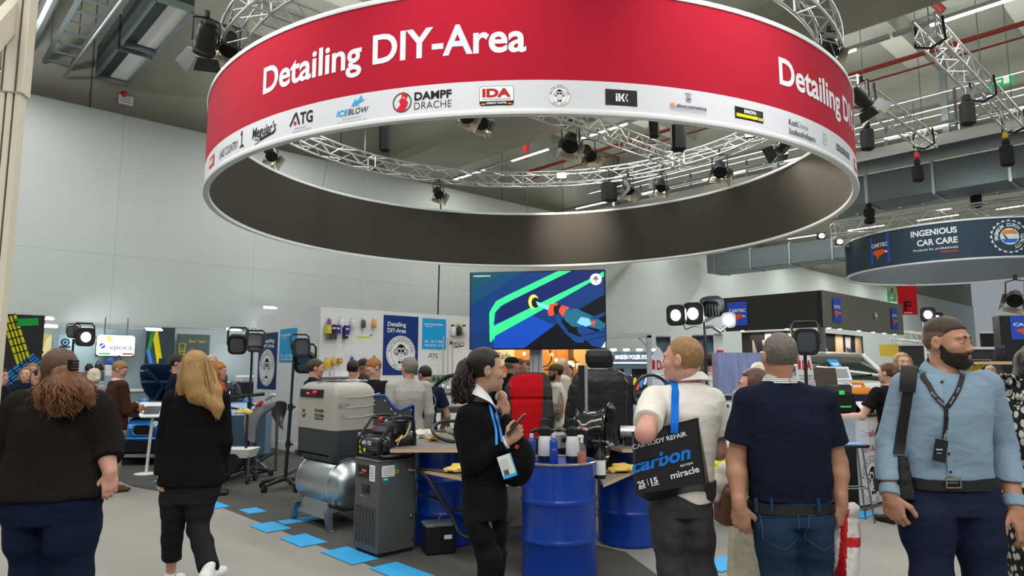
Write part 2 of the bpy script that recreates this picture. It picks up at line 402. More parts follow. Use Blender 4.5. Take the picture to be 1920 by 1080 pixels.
# ------------------------------------------------------------------ gallery
r = thing('gallery_walkway','steel gallery walkway with railing crossing the hall below the roof','walkway',H(18.2,5,6.85),HA)
m = MB(galv); m.box2((-.8,-11,-.08),(.8,10,0)); m.build('deck',r,smooth=0)
m = MB(K['alu']); m.box2((-.86,-11,-.2),(-.8,10,.05)); m.build('edge_beam',r,smooth=0)
for x in (-.78,.78):
    m = MB(K['alu'])
    for z in (.35,.7,1.05): m.cyl((x,-11,z),(x,10,z),.022,n=8)
    m.build('rail',r)
    for k in range(11):
        m = MB(K['steel']); m.box((x,-10.8+1.96*k,.53),(.06,.06,1.06)); m.build('post',r,smooth=0)
for k in range(5):
    m = MB(galv); m.box((0,-9+4.2*k,1.7),(.14,.14,3.3)); m.build('hanger_column',r,smooth=0)
r = thing('long_air_duct','long dark grey square air duct below the gallery','air duct',H(18.6,5,5.75),HA)
m = MB(mat('duct_slate','#6c777a',.5,.4)); m.box2((-.5,-11,0),(.5,10,.75),.02); m.build('body',r)
m = MB(galv)
for k in range(14): m.box2((-.53,-10.8+1.5*k,-.03),(.53,-10.74+1.5*k,.78))
m.build('flange',r,smooth=0)
r = thing('cable_ladder','wide steel cable ladder hung beyond the gallery','cable tray',H(21.5,6,6.3),HA)
m = MB(galv)
for x in (-.5,.5): m.box2((x-.03,-9,0),(x+.03,9,.1))
m.build('rail',r,smooth=0); m = MB(galv)
for k in range(30): m.box2((-.5,-9+.6*k,.02),(.5,-8.94+.6*k,.06))
m.build('rung',r,smooth=0)
r = thing('long_air_duct','second long grey air duct in the bay beyond the gallery','air duct',H(26,6,5.6),HA)
m = MB(mat('duct_slate','#6c777a')); m.box2((-.6,-9,0),(.6,9.2,.8),.02); m.build('body',r)
m = MB(galv)
for k in range(12): m.box2((-.63,-8.8+1.6*k,-.03),(.63,-8.74+1.6*k,.83))
m.build('flange',r,smooth=0)
for i,(px,py,lab) in enumerate(((1878,152,'green exit sign with a white running man under the far roof'),)):
    c = ats(px,py,19.2); r = thing('exit_sign',lab,'exit sign',c,HA-math.pi/2)
    m = MB(mat('exit_green','#2b8a4c',.5,emis=.6)); m.box((0,0,0),(.5,.04,.28)); m.build('panel',r,smooth=0)
    m = MB(ink('e8f0e8')); m.M = T((0,-.022,0),0,math.pi/2); m.poly([(-.2,0),(-.1,.07),(-.1,.03),(0,.03),(0,-.03),(-.1,-.03),(-.1,-.07)]); m.rect(.1,0,.12,.18); m.build('pictogram',r,smooth=0)
# ================================================================== logos, drawn flat in x, y (height about 1)
BLK,WHT,RED_,NVY,CYN,YLW,GRY,GRN,ORG,BLU = '1d1d1f','eef0f2','cf2030','20408c','35a9e4','d8d820','8f9399','2c9a45','ef8b22','2a62c8'
def lg_monkey(m,ink_c=BLK,face=WHT,back=True):
    if back: m.use(ink(WHT)).disc(0,0,.52,0)
    m.use(ink(ink_c)).ringp(0,0,.475,.487,.002); m.ringp(0,0,.345,.355,.002,a0=-1.02,a1=4.16)
    m.text_arc('AUTOLACKAFFEN',.415,.085,math.pi/2,.235,z=.002)
    m.text_arc('EST. 2014',.415,.075,-math.pi/2,.15,inside=True,z=.002)
    m.disc(0,.06,.165,.002,ry=.20); m.disc(0,-.02,.15,.002,ry=.19)
    for x in (-.19,.19):
        m.use(ink(ink_c)).disc(x,.03,.075,.002,ry=.09); m.use(ink(face)).disc(x,.03,.052,.003,ry=.066); m.use(ink(ink_c)).disc(x*.97,.025,.022,.004,ry=.03)
    m.use(ink(ink_c)).poly([(-.16,.1),(-.12,.2),(-.04,.27),(.03,.25),(.1,.22),(.16,.1)],.0025)
    m.use(ink(face))
    for x in (-.065,.065): m.disc(x,.075,.075,.004,ry=.085)
    m.disc(0,-.085,.125,.004,ry=.115); m.rect(0,0,.14,.1,.004)
    m.use(ink(ink_c))
    for x in (-.062,.062): m.disc(x,.065,.05,.006,ry=.052); m.disc(x*.35,-.035,.009,.006)
    m.line([(-.075,-.1),(0,-.113),(.075,-.098)],.012,.006)
    m.poly([(-.09,-.33),(-.09,-.22),(0,-.262),(.09,-.22),(.09,-.33),(0,-.288)],.004)
def lg_flex(m): m.use(ink('d8262c')).rect(0,0,1.9,1,0); m.use(ink(WHT)).text('FLEX',0,0,.5,.05,w=1.35,z=.002)
def lg_lake(m):
    m.use(ink(BLK)).text('LAKE COUNTRY',-.3,-.05,.42,0,w=2.3,z=.001)
    m.poly([(1.0,-.3),(1.5,-.3),(1.35,-.2),(1.27,-.2),(1.27,.42),(1.2,.5),(1.1,.3),(1.2,.22),(1.2,-.2)],.001)
def lg_meg(m,c=BLK):
    m.use(ink(c)).text("Meguiar's",0,.12,.62,.012,w=2.2,z=.001,shear=.12)
    m.poly([(-.55,-.5),(-.1,-.28),(.9,-.16),(1.0,-.06),(1.0,-.16),(.95,-.28),(-.05,-.42)],.001); m.line([(-.9,-.28),(-.55,-.32),(-.5,-.5),(-.8,-.55)],.05,.001)
def lg_atg(m):
    m.use(ink(BLK)).text('TG',.32,.12,.6,.02,w=.85,z=.001)
    m.line([(-.82,-.18),(-.44,.42),(-.36,.42)],.11,.001); m.line([(-.4,.42),(-.16,-.18)],.11,.001); m.use(ink(RED_)).disc(-.46,-.08,.1,.001)
    m.use(ink(GRY)).text('APPEARANCE',-.1,-.36,.1,0,w=.8,z=.001); m.text('TECHNOLOGY GROUP',0,-.52,.1,0,w=1.3,z=.001)
def lg_ice(m):
    m.use(ink(CYN)).text('ICE',-.62,-.1,.34,.025,w=.72,z=.001,shear=.25); m.use(ink('3a3d42')).text('BLOW',.42,-.1,.34,.01,w=1.25,z=.001,shear=.25)
    m.use(ink(CYN)).poly([(-.05,.2),(.25,.62),(.3,.32),(.1,.22)],.001); m.poly([(.2,.3),(.62,.75),(.68,.45),(.95,.5),(.4,.3)],.001); m.poly([(-.02,.14),(.5,.2),(.4,.26)],.001)
    m.use(ink('9bb0bd')).text('HIGH PERFORMANCE',0,-.46,.1,0,w=1.3,z=.001); m.text('DRY ICE CLEANING & CAR CARE',0,-.64,.1,0,w=1.9,z=.001)
def lg_dampf(m):
    m.use(ink('3a3a3c')).ringp(-.95,0,.4,.45,.001); m.use(ink(RED_))
    m.poly([(-1.22,-.32),(-1.02,-.1),(-1.1,.08),(-.98,.2),(-.96,.42),(-.86,.5),(-.8,.36),(-.68,.28),(-.78,.12),(-.66,-.02),(-.72,-.2),(-.86,-.42),(-1.05,-.45)],.002)
    m.use(ink(WHT)).disc(-.87,.2,.035,.003)
    m.use(ink(BLK)).text('DAMPF',.48,.22,.36,.03,w=1.7,z=.001); m.text('DRACHE',.48,-.22,.34,-.012,w=1.7,z=.001)
def lg_ida(m):
    def rr(w,h,r): return [(sx*(w/2-r)+r*math.cos(a),sy*(h/2-r)+r*math.sin(a)) for sx,sy,a0 in ((1,-1,-90),(1,1,0),(-1,1,90),(-1,-1,180)) for a in (math.radians(a0+15*i) for i in range(7))]
    m.use(ink(BLK)).poly(rr(1.7,1,.12),0); m.use(ink(WHT)).poly(rr(1.66,.96,.11),.001); m.use(ink(BLK)).poly([(-.83,-.27),(.83,-.27),(.83,-.4),(.74,-.48),(-.74,-.48),(-.83,-.4)],.002)
    m.use(ink('b8242c')).text('IDA',0,.16,.42,.05,w=1.42,z=.002); m.use(ink('444448')).text('INTERNATIONAL DETAILING ASSOCIATION',0,-.175,.08,0,w=1.4,z=.002)
    m.use(ink(WHT)).text('GERMANY CHAPTER',0,-.375,.11,.02,w=1.0,z=.003)
    for x in (-.65,.65):
        for k,c in enumerate(('202020','c02028','e8b828')): m.use(ink(c)).rect(x,-.34-.045*k,.2,.045,.003)
def lg_ik(m):
    m.use(ink('2b2b2d')).rect(0,0,2.0,1,0); m.use(ink(WHT)).rect(-.3,-.07,.11,.36,.002); m.rect(-.3,.19,.11,.1,.002)
    m.rect(-.13,0,.12,.5,.002); m.poly([(-.05,0),(.1,.25),(.22,.25),(.08,0),(.22,-.25),(.1,-.25)],.002); m.line([(.4,.25),(.25,0),(.4,-.25)],.05,.002)
def lg_labo(m):
    m.use(ink(ORG)).text('#L',-1.0,-.12,.26,.02,w=.38,z=.001); m.use(ink('33384f')).text('abocosmetica',.2,-.13,.24,.012,w=1.95,z=.001)
    m.use(ink('5a6a5a')).rect(-.3,-.34,1.8,.02,.001); m.use(ink(RED_)).rect(.85,-.34,.6,.02,.001); m.use(ink('8a8a90')).text('CERTIFIED PRODUCTS FOR PROFESSIONAL CAR CARE',0,-.45,.07,0,w=2.3,z=.001)
    m.use(ink('33384f')).ringp(0,.28,.15,.18,.001,n=24); m.text('M',0,.28,.16,.01,z=.001)
    for k in range(5): m.line([(-.12+.06*k,.5),(-.2+.1*k,.68)],.025,.001)
def lg_innova(m):
    m.use(ink(BLK)).rect(0,0,3.1,1,0); m.use(ink(YLW)).poly([(-1.42,-.34),(.85,-.34),(1.0,-.05),(-1.42,-.05)],.002)
    m.use(ink(WHT)).text('INNOVA',.1,.22,.3,.05,w=1.35,z=.002); m.use(ink('55565a')).text('CAR',1.05,.22,.28,.05,w=.6,z=.002)
    for k in range(5): m.use(ink(WHT if k % 2 else YLW)).line([(.95+.11*k,-.36),(1.07+.11*k,-.08)],.06,.003)
def lg_koch(m):
    m.use(ink(BLK)).text('Koch',-1.25,.22,.34,.008,w=.75,al='L',z=.001); m.use(ink('77797d')).text('Chemie',-.5,.22,.34,-.008,w=1.05,al='L',z=.001)
    m.use(ink(BLK)).text('ExcellenceForExperts.',-1.25,-.28,.34,.008,w=2.55,al='L',z=.001)
def lg_kplus(m):
    m.use(ink('4a4b4f'))
    for p in ([(-.3,-.5),(.3,-.5)],[(-.3,.5),(.3,.5)],[(-.3,-.5),(-.3,.5)],[(.3,-.5),(.3,.5)]): m.line(p,.04,.001)
    m.text('KC',0,0,.22,0,w=.3,z=.001)
def lg_col(m): m.use(ink(BLK)).text('COLOURLOCK',0,0,.5,.03,w=3.6,z=.001)
def lg_cartec(m,white=WHT):
    m.use(ink('3358c8')).rect(0,0,1,1.28,0); m.use(ink(white)).text('CARTEC',0,.18,.17,.03,w=.84,z=.003)
    m.use(ink('f0582a')).poly([(-.38,-.12),(-.18,-.04),(.1,-.02),(.36,-.1),(.42,-.18),(.2,-.22),(.0,-.3),(-.1,-.46),(-.18,-.3)],.003); m.use(ink(white)).poly([(.3,-.09),(.45,-.19),(.27,-.18)],.004)
LOGO = dict(monkey=lg_monkey,flex=lg_flex,lake=lg_lake,meg=lg_meg,atg=lg_atg,ice=lg_ice,dampf=lg_dampf,ida=lg_ida,ik=lg_ik,labo=lg_labo,innova=lg_innova,koch=lg_koch,kplus=lg_kplus,col=lg_col)
# ================================================================== the round banner
RC,RR,RB,RT = Vector((.266,11.57,0)),5.10,4.10,5.43
red_f = fabric('red_banner_cloth','#ac1c33',var=.03,bump=.15,sheen=.05)
white_f = fabric('white_banner_cloth','#d5d7de',var=.02,bump=.1,sheen=.0)
dark_f = fabric('black_banner_cloth','#43413c',var=.08,bump=.2)
rim_m = mat('banner_rim_white','#dfe2e2',.4,var=.03)
ring = thing('round_banner','huge round banner hung from the roof, red and white outside, black inside','banner',(RC.x,RC.y,RB))
def cylwall(m,r,z0,z1,flip=False,n=160):
    vs = []; fs = []
    for i in range(n):
        a = 2*math.pi*i/n; vs += [(r*math.cos(a),r*math.sin(a),z0),(r*math.cos(a),r*math.sin(a),z1)]
    for i in range(n):
        q = (2*i,2*((i+1) % n),2*((i+1) % n)+1,2*i+1); fs.append(q[::-1] if flip else q)
    m.add(vs,fs)
hh = RT-RB; zb = .345
m = MB(white_f); cylwall(m,RR,.04,zb); m.use(red_f); cylwall(m,RR,zb,hh-.03); m.build('outer_cloth',ring)
m = MB(dark_f); cylwall(m,RR-.06,.04,hh-.03,True); m.build('inner_cloth',ring)
for z in (0.015,hh-.015):
    m = MB(rim_m); m.M = T((0,0,z))
    m.lathe([(RR+.012,-.022),(RR+.02,.0),(RR+.012,.03),(RR-.065,.03),(RR-.072,0),(RR-.065,-.022),(RR+.012,-.022)],160,caps=False); m.build('rim',ring)
def onring(phi0,z,k,eps=.004):            # flat print wrapped on the ring: x along the banner, phi from the camera side
    def fn(v):
        p = phi0+v.x*k/RR; r = RR+eps+v.z
        return Vector((r*math.sin(p),-r*math.cos(p),z+v.y*k))
    return fn
letter_w = mat('banner_letter_white','#dfe2e8',.6,var=.02)
for a0,lab in ((-37.9,1),(31.9,2),(107,3),(177,4),(252,5)):
    m = MB(letter_w); m.text('Detailing DIY-Area',0,0,.32,.022,w=3.25,al='L',va='B',z=0)
    m.build('lettering',ring,smooth=0,fn=onring(math.radians(a0),4.745-RB,1))
for nm,phi,hgt in (('flex',-55.15,.15),('lake',-46.42,.26),('meg',-37.32,.21),('atg',-30.0,.22),('ice',-22.3,.19),('dampf',-13.25,.23),('ida',-4.71,.2),('monkey',2.28,.22),('ik',9.3,.165),
                     ('labo',17.55,.18),('innova',26.3,.13),('koch',36.35,.21),('kplus',42.1,.13),('col',49.25,.16),('flex',57.5,.15)):
    m = MB(); LOGO[nm](m); m.build('logo',ring,smooth=0,fn=onring(math.radians(phi),4.287-RB,hgt))
# ================================================================== trusses
tr_m = mat('truss_aluminium','#cfd1cf',.4,.65)
def truss(name,lab,p0,p1,size=.29,pitch=.32,r=.021,lac=.0095,up=Vector((0,0,1)),group=None):
    p0,p1 = Vector(p0),Vector(p1); d = p1-p0; L_ = d.length; x = d.normalized(); y = up.cross(x).normalized(); z = x.cross(y)
    t = thing(name,lab,'truss',p0,0,group); h = size/2
    c = [y*sy*h+z*sz*h for sy,sz in ((-1,-1),(1,-1),(1,1),(-1,1))]
    for k in range(4):
        m = MB(tr_m); m.cyl(c[k],c[k]+d,r,n=8); m.build('chord',t)
    n = max(2,round(L_/pitch))
    for k in range(4):
        m = MB(tr_m)
        for i in range(n):
            a,b = x*(L_*i/n),x*(L_*(i+1)/n); q = (c[k],c[(k+1) % 4]) if i % 2 == 0 else (c[(k+1) % 4],c[k])
            m.cyl(q[0]+a,q[1]+b,lac,n=6)
        for e in (0,L_): m.cyl(c[k]+x*e,c[(k+1) % 4]+x*e,lac*1.4,n=6)
        m.build('lacing',t)
    return t
TZ,TRR = 6.24,4.87
def ring_truss():
    t = thing('round_truss','round aluminium lattice truss hanging above the red banner','truss',(RC.x,RC.y,TZ))
    n = 72; h = .145
    def P(r,a,z): return Vector((r*math.cos(a),r*math.sin(a),z))
    Q = [(TRR-h,-h),(TRR+h,-h),(TRR+h,h),(TRR-h,h)]
    for r,z in Q:
        m = MB(tr_m); m.tube([P(r,2*math.pi*i/96,z) for i in range(96)],.021,8,closed=True); m.build('chord',t)
    for k in range(4):
        m = MB(tr_m); (r0,z0),(r1,z1) = Q[k],Q[(k+1) % 4]
        for i in range(n):
            a,b = 2*math.pi*i/n,2*math.pi*(i+1)/n
            if i % 2: m.cyl(P(r0,a,z0),P(r1,b,z1),.0095,n=6)
            else: m.cyl(P(r1,a,z1),P(r0,b,z0),.0095,n=6)
            if i % 9 == 0: m.cyl(P(r0,a,z0),P(r1,a,z1),.014,n=6)
        m.build('lacing',t)
    return t
ring_truss()
SC = H(0,0).dot(E1); rs,rt = RC.dot(E1),RC.dot(E2)
truss('straight_truss','straight lattice truss spanning the round truss through its centre',H(rs-TRR+.16,rt,TZ),H(rs+TRR-.16,rt,TZ))
truss('hanging_truss','free hanging lattice truss under the ribbed roof, its near end by the girder',H(10.95,2.83,6.6),H(16.9,2.83,6.6))
truss('hanging_truss','shorter free hanging lattice truss next to the round banner edge',H(12.3,4.41,6.6),H(16.8,4.41,6.6))
# ================================================================== stage lamps on the trusses
reflect = metal('lamp_flap_inside','#f2ead8',.35); lampblk = mat('stage_lamp_black','#19191a',.5,var=.1)
lens_on = mat('stage_lamp_lens','#fff6e4',.3,var=0,emis=9,ecol='#ffe9c8')
lens_off = mat('stage_lamp_glass','#4a4d50',.15,var=.05)
def stage_lamp(c,aim,lab,s=1.0,lit=True,hang=None):
    c = Vector(c); t = thing('stage_lamp',lab,'stage light',c)
    d = (Vector(aim)-c).normalized(); R = d.to_track_quat('-Z','Y').to_matrix().to_4x4()
    def mk(*a): m = MB(*a); m.M = R @ Matrix.Diagonal((s,s,s,1)); return m
    m = mk(lampblk); m.lathe([(.04,.2),(.085,.19),(.1,.14),(.1,-.06),(.115,-.07),(.115,-.11),(.1,-.11)],20); m.box((.0,.0,.2),(.1,.1,.05)); m.build('housing',t)
    m = mk(lens_on if lit else lens_off); m.lathe([(0,-.085),(.06,-.095),(.098,-.1)],20); m.build('lens',t)
    for k in range(4):
        m = mk(lampblk,reflect); a = k*math.pi/2+.3; w = .105; ex = .19 if k % 2 == 0 else .13
        m.M = m.M @ Matrix.Rotation(a,4,'Z') @ Matrix.Translation((.115,0,-.11)) @ Matrix.Rotation(-.38,4,'Y')
        pts = [(0,-w),(0,w),(0,w*1.35),(0,-w*1.35)]
        m.add([(0,-w,0),(0,w,0),(0,w*1.4,-ex),(0,-w*1.4,-ex)],[(0,1,2,3)]); m.use(reflect)
        m.add([(-.004,-w,0),(-.004,w,0),(-.004,w*1.4,-ex),(-.004,-w*1.4,-ex)],[(3,2,1,0)]); m.build('barn_door',t,smooth=0)
    m = MB(lampblk); hp = Vector((0,0,.30*s)) if hang is None else Vector(hang)-c
    side = d.cross(Vector((0,0,1))); side = side.normalized() if side.length > .1 else Vector((1,0,0))
    q = side*.125*s
    m.tube([q,q+hp*.8,hp*.9,-q+hp*.8,-q],.012*s,6); m.cyl(hp*.88,hp*1.12,.03*s,n=8); m.build('yoke',t)
    return t
def circ(px,py,z=TZ-.45): return atz(px,py,z)
aims = Vector((RC.x,9.5,0))
L_ = [((385,80),6.0,(-8,14,0),1.35,'stage lamp hung outside the round truss above the banner'),((508,289),5.8,(-1.5,8,0),1.0,'stage lamp with open flaps peeking under the white banner edge'),
      ((822,362),5.75,(.5,9,0),1.0,'stage lamp hanging alone below the far curve of the round truss'),((874,216),5.9,(1,5,0),1.0,'stage lamp half hidden by the banner edge beside another lamp'),
      ((902,228),5.9,(.5,4,0),1.05,'stage lamp under the banner edge below the germany chapter logo'),((1070,268),5.9,(.2,7,0),1.35,'large stage lamp with pale flaps on the straight truss'),
      ((1104,288),5.85,(3.5,8,0),1.1,'second stage lamp on the straight truss next to the large one'),((1178,352),5.8,(4,12,0),1.05,'stage lamp beside the black speaker on the round truss'),
      ((1240,348),5.8,(2,10,0),1.0,'stage lamp tilted sideways on the round truss past the speaker'),((1350,318),5.8,(2.6,8,0),1.25,'stage lamp with bright lit mouth below the far right truss curve'),
      ((1470,272),5.8,(4.5,15,5.0),1.15,'stage lamp pointing back at the black inside of the banner'),((1618,188),6.1,(12,12,0),1.25,'stage lamp hanging outside the banner by its red edge'),
      ((430,85),6.15,(-3,6,0),1.1,'dark stage lamp tucked inside the round truss above the banner'),((1556,92),6.15,(3,5,1),1.0,'dark stage lamp inside the truss curve over the repeated words')]
for (px,py),z,aim,s,lab in L_: stage_lamp(atz(px,py,z),aim,lab,s)
flood = mat('flood_lens','#fff4dc',.3,var=0,emis=28,ecol='#ffe7c0')
for px,py,lab in ((1053,329,'small bright floodlight glowing in the far middle of the round truss'),(1408,250,'small bright floodlight glowing on the round truss under the banner edge')):
    c = atz(px,py,TZ-.05); r = thing('floodlight',lab,'floodlight',c)
    q = (CAM-c); q.z *= .3; m = MB(lampblk); m.M = q.to_track_quat('-Y','Z').to_matrix().to_4x4(); m.box((0,.05,0),(.26,.08,.16),bev=.02); m.build('housing',r)
    m2 = MB(flood); m2.M = m.M; m2.box((0,.0,0),(.22,.02,.12),bev=.008); m2.build('lens',r)
    lamp('SPOT','flood_beam',c+q.normalized()*.1,130,(1,.92,.78),target=(c.x*.5,8,1.0),spot_size=2.2,spot_blend=.9,shadow_soft_size=.1)
# black hoist bags and speaker boxes hanging by the trusses
def hoist(c,h,w,lab,cat='chain hoist',rope=1.5,hook=None):
    c = Vector(c); t = thing('chain_hoist',lab,cat,c)
    m = MB(K['blackm']); m.box((0,0,0),(w,w*.8,h),bev=w*.18); m.build('chain_bag',t)
    m = MB(K['blackm']); m.box((0,0,h/2+.06),(w*.5,w*.5,.12),bev=.02); m.build('motor',t)
    m = MB(K['steel']); m.cyl((0,0,h/2+.1),(0,0,h/2+rope),.009,n=6); m.build('chain',t)
    if hook: m = MB(hook); m.box((0,0,h/2+.2),(.09,.07,.13),bev=.02); m.build('hook_block',t)
for px,py,z,h,w,lab,rp,hk in ((722,255,6.0,.62,.2,'tall black chain bag standing up from the round truss near the girder foot',1.2,None),(1272,258,6.45,.6,.3,'wide black chain bag where the straight truss meets the round one',.9,None),
        (1226,237,6.6,.5,.2,'narrow black chain bag with red tie by the straight truss',.9,K['red']),(1814,213,5.9,.42,.22,'black chain hoist under the middle of the free hanging truss',1.0,None),(1626,262,5.9,.42,.22,'black chain hoist by the outer red banner edge',1.0,None),
        (1888,292,5.7,.42,.22,'black chain hoist with yellow hook under the far end of the longer hanging truss',1.1,K['yellow']),(1721,325,5.5,.34,.2,'black chain hoist with red hook under the shorter hanging truss',1.3,K['red'])):
    hoist(atz(px,py,z),h,w,lab,rope=rp,hook=hk)
c = atz(1142,360,5.8); r = thing('hanging_speaker','flat black loudspeaker box hanging from the round truss','speaker',c)
m = MB(K['blackm']); m.M = T((0,0,0),HA-.2); m.box((0,0,0),(.32,.25,.46),bev=.02); m.build('cabinet',r); m = MB(K['black']); m.cyl((0,0,.22),(0,0,.6),.02,n=8); m.build('bracket',r)
# black straps and droppers
def rope(p0,p1,r,lab,mt=None,name='hanging_cable',cat='cable',sag=0):
    p0,p1 = Vector(p0),Vector(p1); o = MB(mt or K['black']); o.tube([(p1-p0)*(i/8)+Vector((0,0,-sag*4*(i/8)*(1-i/8))) for i in range(9)],r,6); ob = o.build(name); ob.location = p0; return tag(ob,lab,cat)
b_ = RC+Vector((-2.0,4.66,0)); rope(Vector((b_.x-.0,b_.y+.1,6.1)),Vector((b_.x-.05,b_.y+.1,2.3)),.018,'black power cable hanging from the round truss down behind the white cabin',sag=0)
for k,(s,t,lab) in enumerate(((11.2,2.83,'near end of the longer hanging truss'),(14.2,2.83,'middle of the longer hanging truss'),(16.6,2.83,'far end of the longer hanging truss'),(16.4,4.41,'far end of the shorter hanging truss'),(13.0,4.41,'near end of the shorter hanging truss'))):
    rope(H(s,t,6.7),H(s,t,9.6),.008,'thin steel rope holding the '+lab,K['steel'])
    m = MB(K['blackm']); m.M = T((0,0,0),HA); m.tube([(0,-.18,.2),(0,-.2,-.16),(0,0,-.24),(0,.2,-.16),(0,.18,.2)],.02,6,flat=1.0); ob = m.build('lifting_strap'); ob.location = H(s,t,6.6); tag(ob,'black lifting strap looped round the '+lab,'strap')
for k in range(6):
    a = k*math.pi/3+.3; p = RC+Vector((TRR*math.cos(a),TRR*math.sin(a),TZ+.15)); rope(p,p+Vector((0,0,3.2)),.008,'thin steel rope holding the round truss to the roof',K['steel']).__setitem__('group','steel ropes over the round truss')
    a += .2; p = RC+Vector((RR*math.cos(a)*.99,RR*math.sin(a)*.99,RT)); rope(p,Vector((RC.x+TRR*math.cos(a),RC.y+TRR*math.sin(a),TZ-.1)),.005,'thin steel rope tying the banner rim to the round truss',K['steel']).__setitem__('group','thin ropes between banner rim and round truss')
# light washing the banner
for a,e in ((-38,70),(-8,90),(22,130)):
    ph = math.radians(a); p = RC+Vector(((RR+2.2)*math.sin(ph),-(RR+2.2)*math.cos(ph),7.0))
    lamp('SPOT','banner_wash',p,e*3,(1,.95,.9),target=RC+Vector((RR*math.sin(ph),-RR*math.cos(ph),5.0)),spot_size=1.0,spot_blend=1,shadow_soft_size=.15)
for px,py,tx,ty,e in ((1404,300,1500,350,700),(1053,329,1080,430,420)):
    q = atz(px,py,5.9); d = ray(tx,ty); a = d.x**2+d.y**2; b = d.x*RC.x+d.y*RC.y; k = (b+math.sqrt(max(0,b*b-a*(RC.length_squared-RR*RR))))/a
    lamp('SPOT','banner_inside_wash',q,e,(1,.9,.75),target=CAM+d*k,spot_size=1.3,spot_blend=1,shadow_soft_size=.08)
